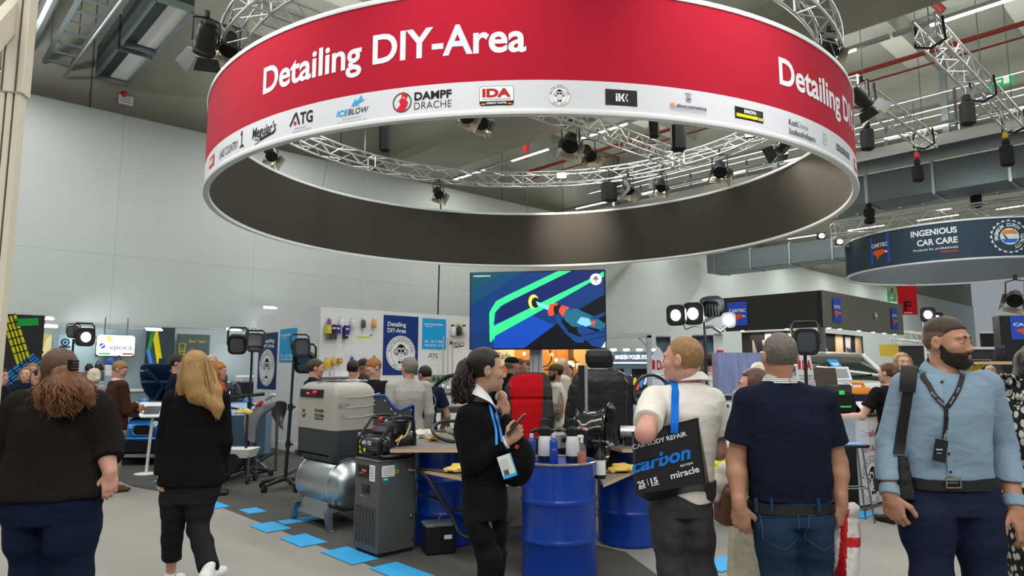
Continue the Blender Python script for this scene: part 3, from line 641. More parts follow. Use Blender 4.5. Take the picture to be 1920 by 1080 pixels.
# ================================================================== people: distance-field modelling
f32 = np.float32
_T = np.random.RandomState(3).rand(64,64,64).astype(f32)
def vnoise(x,y,z):
    i,j,k = np.floor(x).astype(int),np.floor(y).astype(int),np.floor(z).astype(int)
    u,v,w = x-i,y-j,z-k; u,v,w = u*u*(3-2*u),v*v*(3-2*v),w*w*(3-2*w)
    g = lambda a,b,c: _T[(i+a) & 63,(j+b) & 63,(k+c) & 63]
    l = lambda a,b,t: a+(b-a)*t
    return l(l(l(g(0,0,0),g(1,0,0),u),l(g(0,1,0),g(1,1,0),u),v),l(l(g(0,0,1),g(1,0,1),u),l(g(0,1,1),g(1,1,1),u),v),w)*2-1
A3 = lambda p: np.array(tuple(p),dtype=np.float64)
def n3(v): v = A3(v); return v/max(np.linalg.norm(v),1e-9)
class SDF:
    def __init__(s,h): s.h = h; s.ops = []
    def _o(s,lo,hi,fn,k,op): s.ops.append((np.minimum(lo,hi),np.maximum(lo,hi),fn,k,op)); return s
    def cap(s,a,b,ra,rb=None,k=.02,op='u',sq=None,flat=False):
        a,b = A3(a),A3(b); rb = ra if rb is None else rb; d = b-a; L2 = d@d+1e-9; L_ = math.sqrt(L2); r = max(ra,rb)*(1 if not sq else max(1,sq[1]))
        def fn(X,Y,Z):
            px,py,pz = X-a[0],Y-a[1],Z-a[2]; t = (px*d[0]+py*d[1]+pz*d[2])/L2; tc = np.clip(t,0,1)
            qx,qy,qz = px-tc*d[0],py-tc*d[1],pz-tc*d[2]
            if sq:
                n,fq = sq; e = (qx*n[0]+qy*n[1]+qz*n[2])*(1/fq-1); qx,qy,qz = qx+n[0]*e,qy+n[1]*e,qz+n[2]*e
            if flat:
                px,py,pz = px-t*d[0],py-t*d[1],pz-t*d[2]; D = np.sqrt(px*px+py*py+pz*pz)-(ra+(rb-ra)*tc)
                if flat == 'end': return np.where(t < .5,np.sqrt(qx*qx+qy*qy+qz*qz)-(ra+(rb-ra)*tc),np.maximum(D,(t-1)*L_))
                return np.maximum(D,np.maximum((t-1)*L_,-t*L_))
            return np.sqrt(qx*qx+qy*qy+qz*qz)-(ra+(rb-ra)*tc)
        return s._o(np.minimum(a,b)-r,np.maximum(a,b)+r,fn,k,op)
    def chain(s,pts,rs,k=.02,**kw):
        for i in range(len(pts)-1): s.cap(pts[i],pts[i+1],rs[i],rs[i+1],k,**kw)
        return s
    def ell(s,c,r,R=None,k=.02,op='u'):
        c = A3(c); r = A3(r); m = max(r)
        def fn(X,Y,Z):
            x,y,z = X-c[0],Y-c[1],Z-c[2]
            if R is not None: x,y,z = (R[0,0]*x+R[1,0]*y+R[2,0]*z,R[0,1]*x+R[1,1]*y+R[2,1]*z,R[0,2]*x+R[1,2]*y+R[2,2]*z)
            k0 = np.sqrt((x/r[0])**2+(y/r[1])**2+(z/r[2])**2); k1 = np.sqrt((x/r[0]**2)**2+(y/r[1]**2)**2+(z/r[2]**2)**2)
            return k0*(k0-1)/np.maximum(k1,1e-6)
        return s._o(c-m,c+m,fn,k,op)
    def stack(s,rings,yaw=0,k=.02,p=2.3,grow=0.0,op='u'):
        R = sorted([list(map(float,r)) for r in rings]); Zs = np.array([r[0] for r in R]); C = np.array([r[1:5] for r in R]); C[:,2:] += grow
        c,q = math.cos(yaw),math.sin(yaw); m = C[:,2:].max()
        def fn(X,Y,Z):
            zc = np.clip(Z,Zs[0],Zs[-1]); I = [np.interp(zc,Zs,C[:,i]).astype(f32) for i in range(4)]
            dx,dy = X-I[0],Y-I[1]; u,v = np.abs(c*dx+q*dy)/I[2],np.abs(-q*dx+c*dy)/I[3]
            D = ((u**p+v**p)**(1/p)-1)*np.minimum(I[2],I[3]); dz = np.abs(Z-zc)
            return np.where(dz > 0,np.sqrt(np.maximum(D,0)**2+dz*dz)+np.minimum(D,0)*(dz <= 0),D)
        lo = np.array([C[:,0].min()-m,C[:,1].min()-m,Zs[0]]); hi = np.array([C[:,0].max()+m,C[:,1].max()+m,Zs[-1]])
        return s._o(lo,hi,fn,k,op)
    def cut(s,fn): return s._o(np.full(3,9e9),np.full(3,-9e9),fn,0,'cut')
    def plane(s,pt,n):                    # keep what lies behind the plane
        pt,n = A3(pt),n3(n); return s.cut(lambda X,Y,Z: (X-pt[0])*n[0]+(Y-pt[1])*n[1]+(Z-pt[2])*n[2])
    def mesh(s,name,parent,mats,folds=None,smooth=1,pick=None):
        h = s.h; S = [o for o in s.ops if o[4] == 'u']
        lo = np.min([o[0] for o in S],0)-4*h; hi = np.max([o[1] for o in S],0)+4*h
        n = np.ceil((hi-lo)/h).astype(int)+1; F = np.full(n,1.0,f32)
        ax = [(lo[i]+h*np.arange(n[i])).astype(f32) for i in range(3)]
        for a,b,fn,k,op in s.ops:
            if op == 'cut':
                X,Y,Z = np.meshgrid(*ax,indexing='ij',sparse=True); F = np.maximum(F,np.broadcast_to(fn(X,Y,Z),F.shape)); continue
            mg = .03+k
            i0 = np.maximum(np.floor((a-mg-lo)/h).astype(int),0); i1 = np.minimum(np.ceil((b+mg-lo)/h).astype(int)+1,n)
            if (i1 <= i0).any(): continue
            sl = tuple(slice(i0[i],i1[i]) for i in range(3)); X,Y,Z = np.meshgrid(*[ax[i][sl[i]] for i in range(3)],indexing='ij',sparse=True)
            D = fn(X,Y,Z).astype(f32); G = F[sl]
            if op == 'u': t = np.clip(.5+.5*(G-D)/k,0,1); F[sl] = G+(D-G)*t-k*t*(1-t)
            elif op == 's': t = np.clip(.5-.5*(G+D)/k,0,1); F[sl] = G+(-D-G)*t+k*t*(1-t)
            elif op == 'x': F[sl] = np.maximum(G,-D)
        if folds:
            M = np.abs(F) < 4*h; I = np.nonzero(M)
            F[I] += folds(*[ax[i][I[i]].astype(np.float64) for i in range(3)]).astype(f32)
        for d in range(3):                   # close at the border
            sl = [slice(None)]*3
            for e in (0,-1): sl[d] = e; F[tuple(sl)] = np.maximum(F[tuple(sl)],h*.5)
        S = F < 0; c = np.zeros(n-1,np.int8)
        for i in (0,1):
            for j in (0,1):
                for k in (0,1): c += S[i:n[0]-1+i,j:n[1]-1+j,k:n[2]-1+k]
        A = (c > 0) & (c < 8); idx = np.full(n-1,-1,np.int64); I = np.nonzero(A); N = len(I[0]); idx[A] = np.arange(N)
        acc = np.zeros((N,3)); num = np.zeros(N)
        for d in range(3):
            for e in ((0,0),(0,1),(1,0),(1,1)):
                o0 = [0,0,0]; oth = [q for q in range(3) if q != d]; o0[oth[0]],o0[oth[1]] = e; o1 = list(o0); o1[d] = 1
                fa = F[I[0]+o0[0],I[1]+o0[1],I[2]+o0[2]]; fb = F[I[0]+o1[0],I[1]+o1[1],I[2]+o1[2]]
                m = (fa < 0) != (fb < 0); t = np.where(m,fa/np.where(m,fa-fb,1),0); P = np.zeros((N,3)); P += o0; P[:,d] += t
                acc[m] += P[m]; num[m] += 1
        V = lo+h*(np.stack(I,1)+acc/num[:,None])
        Q = []
        for d in range(3):
            u,v = (d+1) % 3,(d+2) % 3
            s0 = [slice(1,-1)]*3; s1 = [slice(1,-1)]*3; s0[d] = slice(0,-1); s1[d] = slice(1,None)
            a,b = S[tuple(s0)],S[tuple(s1)]
            for m,fl in ((a & ~b,False),(~a & b,True)):
                J = [np.array(x) for x in np.nonzero(m)]; J = [J[i]+(0 if i == d else 1) for i in range(3)]
                def g(du,dv):
                    q = [x.copy() for x in J]; q[u] = q[u]-du; q[v] = q[v]-dv; return idx[q[0],q[1],q[2]]
                f = np.stack([g(1,1),g(0,1),g(0,0),g(1,0)],1); Q.append(f[:,::-1] if fl else f)
        Q = np.concatenate(Q)
        E = np.concatenate([Q[:,[0,1]],Q[:,[1,2]],Q[:,[2,3]],Q[:,[3,0]]])
        for _ in range(smooth):
            sm = np.zeros_like(V); cn = np.zeros(N)
            for q in range(3): sm[:,q] = np.bincount(E[:,0],V[E[:,1],q],N)
            cn = np.bincount(E[:,0],minlength=N); V = V*.4+.6*sm/np.maximum(cn,1)[:,None]
        me = bpy.data.meshes.new(name); L_ = Vector(parent.location) if parent else Vector((0,0,0))
        V = V-A3(L_)
        me.vertices.add(N); me.vertices.foreach_set('co',V.ravel().astype(f32)); nf = len(Q)
        me.loops.add(nf*4); me.loops.foreach_set('vertex_index',Q.ravel().astype(np.int32))
        me.polygons.add(nf); me.polygons.foreach_set('loop_start',np.arange(0,nf*4,4,dtype=np.int32))
        for m in (mats if isinstance(mats,(list,tuple)) else [mats]): me.materials.append(m)
        if pick:
            cen = V[Q].mean(1)+A3(L_); me.polygons.foreach_set('material_index',pick(cen[:,0],cen[:,1],cen[:,2]).astype(np.int32))
        me.update(calc_edges=True); me.validate(); me.shade_smooth()
        o = bpy.data.objects.new(name,me); COL.objects.link(o); o.parent = parent; o['_n'] = N; del o['_n']
        return o
# ------------------------------------------------------------------ head, hands
class Head:
    def __init__(s,c,fwd,pitch=0.0,roll=0.0,size=1.0):
        f = n3((fwd[0],fwd[1],0)); r = np.array([f[1],-f[0],0]); u = np.array([0,0,1.0])
        f2 = f*math.cos(pitch)+u*math.sin(pitch); u2 = np.cross(r,f2)
        r3 = r*math.cos(roll)+u2*math.sin(roll); u3 = np.cross(r3,f2)
        s.c = A3(c); s.R = np.stack([r3,f2,u3],1); s.s = size
    def p(s,x,y,z): return s.c+s.R@(np.array([x,y,z])*s.s)
    def loc(s,X,Y,Z):
        x,y,z = X-s.c[0],Y-s.c[1],Z-s.c[2]; R = s.R/s.s
        return R[0,0]*x+R[1,0]*y+R[2,0]*z,R[0,1]*x+R[1,1]*y+R[2,1]*z,R[0,2]*x+R[1,2]*y+R[2,2]*z
    def e(s,S,c,r,k=.02,op='u'): S.ell(s.p(*c),A3(r)*s.s,s.R,k*s.s,op)
    def skull(s,S,grow=0.0,jaw=True):
        g = grow
        s.e(S,(0,-.018,.030),(.072+g,.094+g,.085+g),.02); s.e(S,(0,.022,-.02),(.064+g,.066+g,.088+g),.03)
        if jaw: s.e(S,(0,.030,-.072),(.054+g,.052+g,.040+g),.03); s.e(S,(0,.068,-.098),(.024+g,.02+g,.018+g),.02)
    def face(s,S,nose=1.0,fem=False):
        s.skull(S)
        for x in (-1,1):
            s.e(S,(x*.040,.052,-.022),(.026,.026,.022),.02); s.e(S,(x*.027,.072,.026),(.030,.014,.009 if fem else .011),.015)
        S.cap(s.p(0,.081,.016),s.p(0,.097*nose,-.024),.007*s.s,.009*s.s,.012*s.s); s.e(S,(0,.100*nose,-.029),(.010,.010,.009),.01)
        for x in (-1,1): s.e(S,(x*.011,.092,-.034),(.008,.010,.007),.008)
        s.e(S,(0,.086,-.058),(.024,.012,.0065),.006); s.e(S,(0,.085,-.069),(.020,.012,.008),.006)
        for x in (-1,1):
            s.e(S,(x*.080,-.014,-.004),(.012,.021,.034),.008); s.e(S,(x*.094,-.006,-.002),(.009,.011,.019),.004,'s')
            s.e(S,(x*.032,.094,.004),(.019,.013,.011),.012,'s'); s.e(S,(x*.031,.073,.003),(.016,.013,.011),.004)
    def extras(s,parent,eye_col='#33241a',brow=None):
        for x in (-1,1):
            m = MB(mat('eye_white','#b9aea6',.3,var=0),mat('iris_'+eye_col[1:],eye_col,.15,var=0)); M = Matrix(s.R.tolist()).to_4x4()
            m.ell(s.p(x*.031,.0775,.003),(.0128*s.s,.0090*s.s,.0056*s.s),14,8,M); m.use(m.mats[1]); m.ell(s.p(x*.031,.0828,.003),(.0062*s.s,.0045*s.s,.0055*s.s),10,6,M)
            m.build('eye',parent,world=True)
            if brow:
                m = MB(brow); m.tube([s.p(x*.013,.0875,.024),s.p(x*.028,.0865,.029),s.p(x*.046,.072,.024)],[.004*s.s,.0052*s.s,.002*s.s],6); m.build('eyebrow',parent,world=True)
def hand(S,w,d,b,n,curl=.5,k=.007,s=1.0,spread=1.0,thumb=1.0):
    w,d,b,n = A3(w),n3(d),n3(b),n3(n); R = np.stack([b,n,d],1)
    S.ell(w+d*.052*s,A3((.041,.017,.056))*s,R,.012); S.cap(w-d*.02*s,w+d*.03*s,.026*s,.027*s,.015)
    for i in range(4):
        p = w+d*(.090,.096,.091,.080)[i]*s+b*(.029,.0095,-.0105,-.029)[i]*s*spread; L_ = (.070,.078,.072,.056)[i]*s; a = 0.0; p0 = p-d*.03*s
        S.cap(p0,p,.011*s,.0098*s,k)
        for j,(f,q) in enumerate(((.46,.7),(.31,1.1),(.25,.8))):
            a += curl*q*(1+.12*i); v = d*math.cos(a)+n*math.sin(a); q2 = p+v*L_*f; S.cap(p,q2,(.0095-.0008*j)*s,(.0088-.0009*j)*s,k*.6); p = q2
    p = w+d*.028*s+b*.028*s+n*.004*s
    for L_,v,r in ((.044,d*.7+b*.62*thumb+n*.3,.0125),(.033,d*.92+b*.2*thumb+n*.35,.0108),(.026,d*.95+n*.45,.0092)):
        q2 = p+n3(v)*L_*s; S.cap(p,q2,r*s,(r-.001)*s,k); p = q2
# ------------------------------------------------------------------ materials for people
def skin(name,col):
    m = mat('skin_'+name,col,.48,0,.10,22,bump=.10,bs=250,spec=.4); b = m.node_tree.nodes['Principled BSDF']
    b.inputs['Subsurface Weight'].default_value = .12; b.inputs['Subsurface Radius'].default_value = (.012,.005,.003); b.inputs['Subsurface Scale'].default_value = 1.0; return m
SK = dict(fair=skin('fair','#cda08c'),tan=skin('tan','#ad7f68'),pink=skin('pink','#c29080'),warm=skin('warm','#b48a72'),olive=skin('olive','#ae8871'))
def hairm(name,col,v=.3): return mat('hair_'+name,col,.42,0,v,14,bump=.55,bs=70,stretch=(6,6,.7),spec=.45)
HM = dict(brown=hairm('brown','#57382a'),auburn=hairm('auburn','#6d4527'),blonde=hairm('blonde','#a5814f'),dark=hairm('dark','#241811'),black=hairm('black','#14100e'),grey=hairm('grey','#7f7a72'),salt=hairm('salt','#67625b',.4),
          ginger=hairm('ginger','#9a6232'),sandy=hairm('sandy','#94714c'),light=hairm('light','#d5cbb8'),buzz=hairm('buzz','#3c2d22'),red=hairm('red','#a8632b'))
def cloth(name,col,wr=.22,**k):
    new = 'cloth_'+name not in MATS; m = fabric('cloth_'+name,col,**k)
    if new:
        nt = m.node_tree; N,L = nt.nodes.new,nt.links.new; b = nt.nodes['Principled BSDF']; tc = N('ShaderNodeTexCoord'); n = N('ShaderNodeTexNoise'); mp = N('ShaderNodeMapping')
        mp.inputs['Scale'].default_value = (1,1,1.9); mp.inputs['Rotation'].default_value = (.4,.3,0); L(tc.outputs['Object'],mp.inputs[0]); L(mp.outputs[0],n.inputs['Vector'])
        n.inputs['Scale'].default_value = 6.5; n.inputs['Detail'].default_value = 2; n.inputs['Distortion'].default_value = .9; n.inputs['Roughness'].default_value = .45
        bp = N('ShaderNodeBump'); bp.inputs['Strength'].default_value = wr; bp.inputs['Distance'].default_value = .05; L(n.outputs['Fac'],bp.inputs['Height'])
        old = b.inputs['Normal'].links
        if old: L(bp.outputs[0],old[0].from_node.inputs['Normal'])
        else: L(bp.outputs[0],b.inputs['Normal'])
    return m
def folds(amp=.004,sx=9,sz=16,seed=0,amp2=.0015):
    def fn(x,y,z):
        q = vnoise(x*4+seed,y*4,z*4+seed)*.6
        return amp*vnoise(x*sx+seed+q,y*sx+3.1,z*sz+x*3+q)+amp2*vnoise(x*38,y*38+seed,z*48)
    return fn
# ------------------------------------------------------------------ body plans
V3 = lambda *a: np.array(a,float)
def plan(x,y,H_,yaw,build=1.0,fem=False,look=None,pitch=0.0,lean=0.0,arms=None,stance=.5,step=0.0):
    """Joints of a standing figure: yaw is the heading (0 looks away from the camera, +y); look turns the head from the body."""
    f = V3(math.sin(yaw),math.cos(yaw),0); r = V3(f[1],-f[0],0); z = V3(0,0,1); o = V3(x,y,0); J = dict(f=f,r=r,H=H_,yaw=-yaw,build=build,fem=fem)
    P = lambda a,b,c: o+r*a*H_+f*(b*H_)+z*(c*H_)
    ln = lean
    J['pel'] = P(0,0,.53); J['wst'] = P(0,ln*.3,.62); J['chs'] = P(0,ln*.8,.735); J['nk'] = P(0,ln,.845)
    hf = yaw+(look or 0); J['hf'] = V3(math.sin(hf),math.cos(hf),0); J['hp'] = pitch; J['hs'] = H_/1.75*(.97 if fem else 1.0)
    J['hd'] = P(0,ln*1.1+.008,0)+z*(H_-.116*J['hs'])
    sw = (.104 if fem else .113)*build**.5
    for s,q in ((-1,'l'),(1,'r')):
        J['sh'+q] = P(s*sw,ln*.95,.812); J['hi'+q] = P(s*.05,0,.51); st = step*(1 if s > 0 else -1)
        J['kn'+q] = P(s*.055*(stance*2),st*.5+.01,.285); J['an'+q] = P(s*.06*(stance*2),st,.05)
        J['el'+q] = P(s*(sw+.022),ln*.8-.02,.635); J['wr'+q] = P(s*(sw+.03),ln*.5+.03,.49)
    for q,(e,w) in (arms or {}).items():      # (right, forward, up) in body heights, right counted outward
        s = 1 if q == 'r' else -1
        if e is not None: J['el'+q] = P(s*e[0],e[1],e[2])
        J['wr'+q] = P(s*w[0],w[1],w[2])
    for q in 'lr': J['hd'+q] = n3(J['wr'+q]-J['el'+q])
    J['feet'] = o
    return J
def torso_rings(J,fem=None):
    H_,b = J['H'],J['build']; fem = J['fem'] if fem is None else fem
    T_ = [(.47,.088,.066),(.52,.096,.070),(.57,.088,.066),(.615,.079 if not fem else .068,.060),(.67,.086 if not fem else .075,.064),(.735,.097 if not fem else .086,.070),(.785,.098 if not fem else .088,.062),(.815,.078,.050),(.838,.052,.042),(.856,.034,.036)]
    keys = [(.47,J['pel']),(.53,J['pel']),(.62,J['wst']),(.735,J['chs']),(.845,J['nk']),(.9,J['nk'])]
    zs = [k[0] for k in keys]; R = []
    for z,a,d in T_:
        c = [np.interp(z,zs,[k[1][i] for k in keys]) for i in range(2)]; bb = b if z < .8 else b**.5
        R.append((z*H_,c[0],c[1],a*H_*bb,d*H_*bb))
    return R
def arm_r(J): q = J['H']*(J['build']**.6); return (.0268*q,.0228*q,.0218*q,.0155*q)
def person(label,J,skin_,hair=None,top=None,legs=None,shoe=None,h=.009,hands=True,face=True,group=None,rings=None,hcurl=.45,hand_cfg=None,body_only=False,brow=True,eyes=True,nose=1.0):
    t = thing('person',label,'person',tuple(J['feet']),0,group); H_ = J['H']
    HD = Head(J['hd'],J['hf'],J.get('hp',0),J.get('hroll',0),J['hs']); J['HD'] = HD
    R = rings or torso_rings(J); J['rings'] = R; yaw = J.get('tyaw',J['yaw'] if rings is None else 0)
    S = SDF(h); Rb = [r for r in R if r[0] > .55*H_]; S.stack(Rb,yaw,.03,grow=-.014); S.cap(J['hil'],J['hir'],.06,.06,.03); S.cap((J['hil']+J['hir'])/2+V3(0,0,.02),J['wst'],.05,.06,.03)
    S.cap(HD.p(0,-.028,-.06),J['nk']+V3(0,0,-.01),.049*J['hs']*(.86 if J['fem'] else 1.04),.056*J['hs']*(.86 if J['fem'] else 1.04),.03)
    if face: HD.face(S,nose,J['fem'])
    else: HD.skull(S)
    ar = arm_r(J)
    for q in 'lr':
        s_,e,w = J['sh'+q],J['el'+q],J['wr'+q]; m1 = e+(w-e)*.3
        S.chain([s_,s_+(e-s_)*.45,e,m1,w],[ar[0],ar[0]*.95,ar[1],ar[1]*1.03,ar[3]],.02)
        if hands:
            d = J['hd'+q]; cfg = (hand_cfg or {}).get(q,{}); d = n3(cfg.get('d',d))
            side = J['r']*(1 if q == 'r' else -1); pn = n3(cfg.get('n',-side+J['f']*.1)); pn = n3(pn-d*(pn@d)); tb = n3(cfg.get('b',J['f'])); tb = n3(tb-d*(tb@d)-pn*(tb@pn))
            hand(S,w,d,tb,pn,cfg.get('curl',hcurl),s=H_/1.75*(.93 if J['fem'] else 1.04))
    for q in 'lr':
        S.chain([J['hi'+q],J['kn'+q],J['kn'+q]+(J['an'+q]-J['kn'+q])*.3,J['an'+q]],[.036*H_/1.75,.036*H_/1.75,.042*H_/1.75,.032*H_/1.75],.02)
    mats = [SK[skin_] if isinstance(skin_,str) else skin_,mat('lip_tone','#9c6a60',.45,var=.05)]
    def pick(x,y,z):
        a,b,c = HD.loc(x,y,z); return (((a/.023)**2+((c+.0635)/.0105)**2 < 1) & (b > .06)).astype(int)
    body = S.mesh('body',t,mats,smooth=1,pick=pick if face else None)
    if eyes and face: HD.extras(t,brow=HM[hair] if brow and isinstance(hair,str) else brow or None)
    return t,HD,R,yaw
def garment_top(t,J,R,yaw,m,hem,sleeve='long',thick=.012,h=.009,fold=None,name='shirt',neck=None,cuff=None,flare=0.0,extra=None,sr=1.0,k=.014,hemcut=None):
    S = SDF(h); H_ = J['H']; ar = arm_r(J)
    RR_ = [r for r in R if neck is None or r[0] <= neck]; hz = hem
    rr = [list(r) for r in RR_ if r[0] > hz]; R_ = sorted(R); base = [np.interp(hz,[r[0] for r in R_],[r[i] for r in R_]) for i in range(1,5)]
    rr = [[hz-.03,*base]]+rr
    for r in rr:
        g = flare*max(0,1-(r[0]-hz)/.25); r[3] += g; r[4] += g
    S.stack(rr,yaw,.03,grow=thick)
    for q in 'lr':
        s_,e,w = J['sh'+q],J['el'+q],J['wr'+q]
        if sleeve == 'none': S.ell(s_,V3(.05,.05,.05)*H_/1.75,None,.04); continue
        S.cap(s_+(J['nk']-s_)*.45+V3(0,0,-.02),s_,ar[0]+thick,ar[0]+thick,.035)
        if sleeve == 'short':
            c = s_+(e-s_)*(cuff or .62); S.cap(s_,c,(ar[0]+thick)*sr,(ar[0]*1.02+thick*1.6)*sr,k,flat='end')
        else:
            S.cap(s_,e,(ar[0]+thick)*sr,(ar[1]+thick)*sr,k); c = e+(w-e)*(cuff or .95); S.cap(e,c,(ar[1]+thick)*sr,(ar[2]*.95+thick*.8)*sr,k,flat='end')
    if extra: extra(S)
    S.cut(hemcut or (lambda X,Y,Z: hz-Z+0*X))
    return S.mesh(name,t,m,folds=fold or folds(.004))
def garment_legs(t,J,R,yaw,m,top,cuff=.06,thick=.010,h=.009,fold=None,name='trousers',k=.03,rl=None,crotch=None,widths=None):
    S = SDF(h); H_ = J['H']; b = J['build']**.7; q0 = H_/1.75
    cz = crotch or .475*H_; R_ = sorted(R); at_ = lambda z: [z]+[np.interp(z,[r[0] for r in R_],[r[i] for r in R_]) for i in range(1,5)]
    _,cx,cy,ca,cb = at_(cz+.03); rr = [list(r) for r in R if cz+.08 < r[0] < top]+[at_(cz+.07)]; rr[-1][3] *= .93
    S.stack(rr+[[top+.02,*at_(top)[1:]]],yaw,.04,grow=thick*.8)
    w = widths or (.082*b,.058*b,.056*b,.05*b); rv = V3(math.cos(yaw),math.sin(yaw),0); fv = V3(-math.sin(yaw),math.cos(yaw),0)
    for q in 'lr':
        kn,an = J['kn'+q],J['an'+q]; e = kn+(an-kn)*min(1,(kn[2]-cuff)/max(.01,kn[2]-an[2])); sd = 1 if (J['hi'+q]-V3(cx,cy,0))@rv > 0 else -1
        tr = ca*.53+thick*.4; hi = V3(cx,cy,cz+.06)+rv*sd*(ca-tr+thick*.6)+fv*((J['hi'+q]-V3(cx,cy,0))@fv); sq = (fv,min(1.5,max(1.0,(cb+thick*.8)/tr)))
        m1 = hi+(kn-hi)*.35; r1 = tr*.55+(w[1]*q0+thick*.5)*.45
        S.cap(hi,m1,tr,r1,.02,sq=sq); S.cap(m1,kn,r1,w[1]*q0+thick*.5,k); c = kn+(e-kn)*.4; S.cap(kn,c,w[1]*q0+thick*.5,w[2]*q0+thick*.5,k); S.cap(c,e,w[2]*q0+thick*.5,w[3]*q0+thick*.5,.02,flat='end')
    S.cut(lambda X,Y,Z: Z-top+0*X)
    return S.mesh(name,t,m,folds=fold or folds(.005,7,20,5))
def shoes(t,J,m,h=.008,sole=None):
    for q in 'lr':
        an = J['an'+q]; f = J.get('ff'+q,J['f']); z = V3(0,0,1); b = V3(an[0],an[1],max(0,an[2]-.088))
        S = SDF(h); s = J['H']/1.75; r = V3(f[1],-f[0],0)
        S.cap(b-f*.05*s+z*.045,b+f*.08*s+z*.04,.040*s,.040*s,.03); S.ell(b+f*.14*s+z*.032,V3(.043,.075,.032)*s,np.stack([r,f,z],1),.03); S.cap(b-f*.03+z*.05,an+z*.02,.042*s,.04*s,.02)
        zb = b[2]; S.cut(lambda X,Y,Z,zb=zb: zb+.004-Z+0*X); S.mesh('shoe',t,m)
# ------------------------------------------------------------------ hair and beards
def hair_short(t,HD,m,thick=.006,line=None,h=.006,rough=.003,name='hair',top=.0,back=-.075,seed=0,fade=None):
    ys = [-.13,-.07,-.035,-.012,.012,.03,.05,.075,.11]; zs = line or [back,back+.01,back+.04,.010,.016,.036,.058,.070,.074]
    S = SDF(h); HD.skull(S,thick); 
    if top: HD.e(S,(0,-.012,.066),(.064,.078,.052+top),.03)
    def region(X,Y,Z):
        x,y,z = HD.loc(X,Y,Z); return (np.interp(y,ys,zs)-z+.22*np.maximum(0,np.abs(x)-.034)*np.clip((y-.03)/.02,0,1))*HD.s
    S.cut(region)
    def fo(x,y,z): return rough*vnoise(x*90+seed,y*90,z*60)+rough*.6*vnoise(x*200,y*200,z*120)
    pk = (lambda x,y,z: ((lambda a,b,c: c+.006*vnoise(a*160,b*160,c*160) < .050-.25*np.maximum(0,b-.0))(*HD.loc(x,y,z))).astype(int)) if fade else None
    return S.mesh(name,t,[m,fade] if fade else m,folds=fo,pick=pk)
def beard_short(t,HD,m,thick=.006,h=.005,rough=.002,low=-.15):
    S = SDF(h); HD.skull(S,thick)
    HD.e(S,(0,.086,-.058),(.03,.014,.012),.01); HD.e(S,(0,.082,-.085),(.03,.02,.02),.012)
    def region(X,Y,Z):
        x,y,z = HD.loc(X,Y,Z); up = np.interp(y,[-.02,.0,.01,.03,.05,.07,.09,.12],[-.2,.0,-.01,-.035,-.047,-.046,-.043,-.043])
        m_ = 1-np.sqrt((x/.023)**2+((z+.0635)/.011)**2); a = np.maximum(z-up,np.where(y > .05,m_*.012,-1))
        return np.maximum(a,low-z)*HD.s
    S.cut(region)
    return S.mesh('beard',t,m,folds=lambda x,y,z: rough*vnoise(x*110,y*110,z*110))
def hair_mass(t,HD,m,prims,h=.007,groove=.004,freq=(55,6),name='hair',face_cut=True,curl=0,cutfn=None,smooth=1):
    """prims: list of ('e', centre, radii) or ('c', [points], [radii]) in head coordinates."""
    S = SDF(h); HD.e(S,(0,-.018,.034),(.082,.100,.092),.02)
    for p in prims:
        if p[0] == 'e': HD.e(S,p[1],p[2],.03)
        elif p[0] == 'w': S.chain(p[1],p[2],.025)
        else: S.chain([HD.p(*q) for q in p[1]],[r*HD.s for r in p[2]],.025)
    if face_cut:
        def region(X,Y,Z):
            x,y,z = HD.loc(X,Y,Z); ax_ = np.abs(x)
            return (np.minimum(y-.012+.25*np.maximum(0,z-.02)*0,.078-z-0*y)-np.maximum(0,ax_-.055)*.9*(y > 0))*HD.s
        S.cut(lambda X,Y,Z: region(X,Y,Z))
    if cutfn: S.cut(cutfn)
    def fo(x,y,z):
        if curl: return groove*np.abs(vnoise(x*26+z*5,y*26,z*26+vnoise(x*9,y*9,z*9)*2))*1.8-groove+curl*vnoise(x*60,y*60,z*60)
        q = vnoise(x*7,y*7,z*5)*.8; return groove*vnoise(x*freq[0]+q,y*freq[0]+q,z*freq[1])+groove*.5*vnoise(x*freq[0]*2.3,y*freq[0]*2.3,z*freq[1]*1.5)
    return S.mesh(name,t,m,folds=fo,smooth=smooth)
def locks(name,t,m,strands,r=.006,wob=.0,turns=3.0,jit=.012,seg=14,seed=1,taper=.35):
    rn = random.Random(seed); o = MB(m)
    for pts,n in strands:
        P = [Vector(p) for p in pts]
        for _ in range(n):
            off = [Vector((rn.gauss(0,1),rn.gauss(0,1),rn.gauss(0,.5)))*jit*(.5+.8*i/(len(P)-1)) for i in range(len(P))]
            o0 = Vector((rn.gauss(0,1),rn.gauss(0,1),0))*jit; Q = [p+o0+f for p,f in zip(P,off)]; path = []
            L_ = len(Q)-1; ph = rn.random()*6.28; tt = turns*(.7+.6*rn.random())
            for i in range(seg+1):
                u = i/seg*L_; k = min(int(u),L_-1); f = u-k; a,b,c,d = Q[max(k-1,0)],Q[k],Q[k+1],Q[min(k+2,L_)]
                q = .5*((2*b)+(c-a)*f+(2*a-5*b+4*c-d)*f*f+(3*b-a-3*c+d)*f**3); w = wob*min(1,i/seg*2.5); an = ph+tt*6.28*i/seg
                path.append(q+Vector((math.cos(an)*w,math.sin(an)*w,0)))
            rr = r*(.7+.6*rn.random()); o.tube(path,[rr*min(1,.5+2*i/seg)*(1-(1-taper)*max(0,i/seg-.55)/.45) for i in range(seg+1)],6)
    return o.build(name,t,world=True,smooth=80)
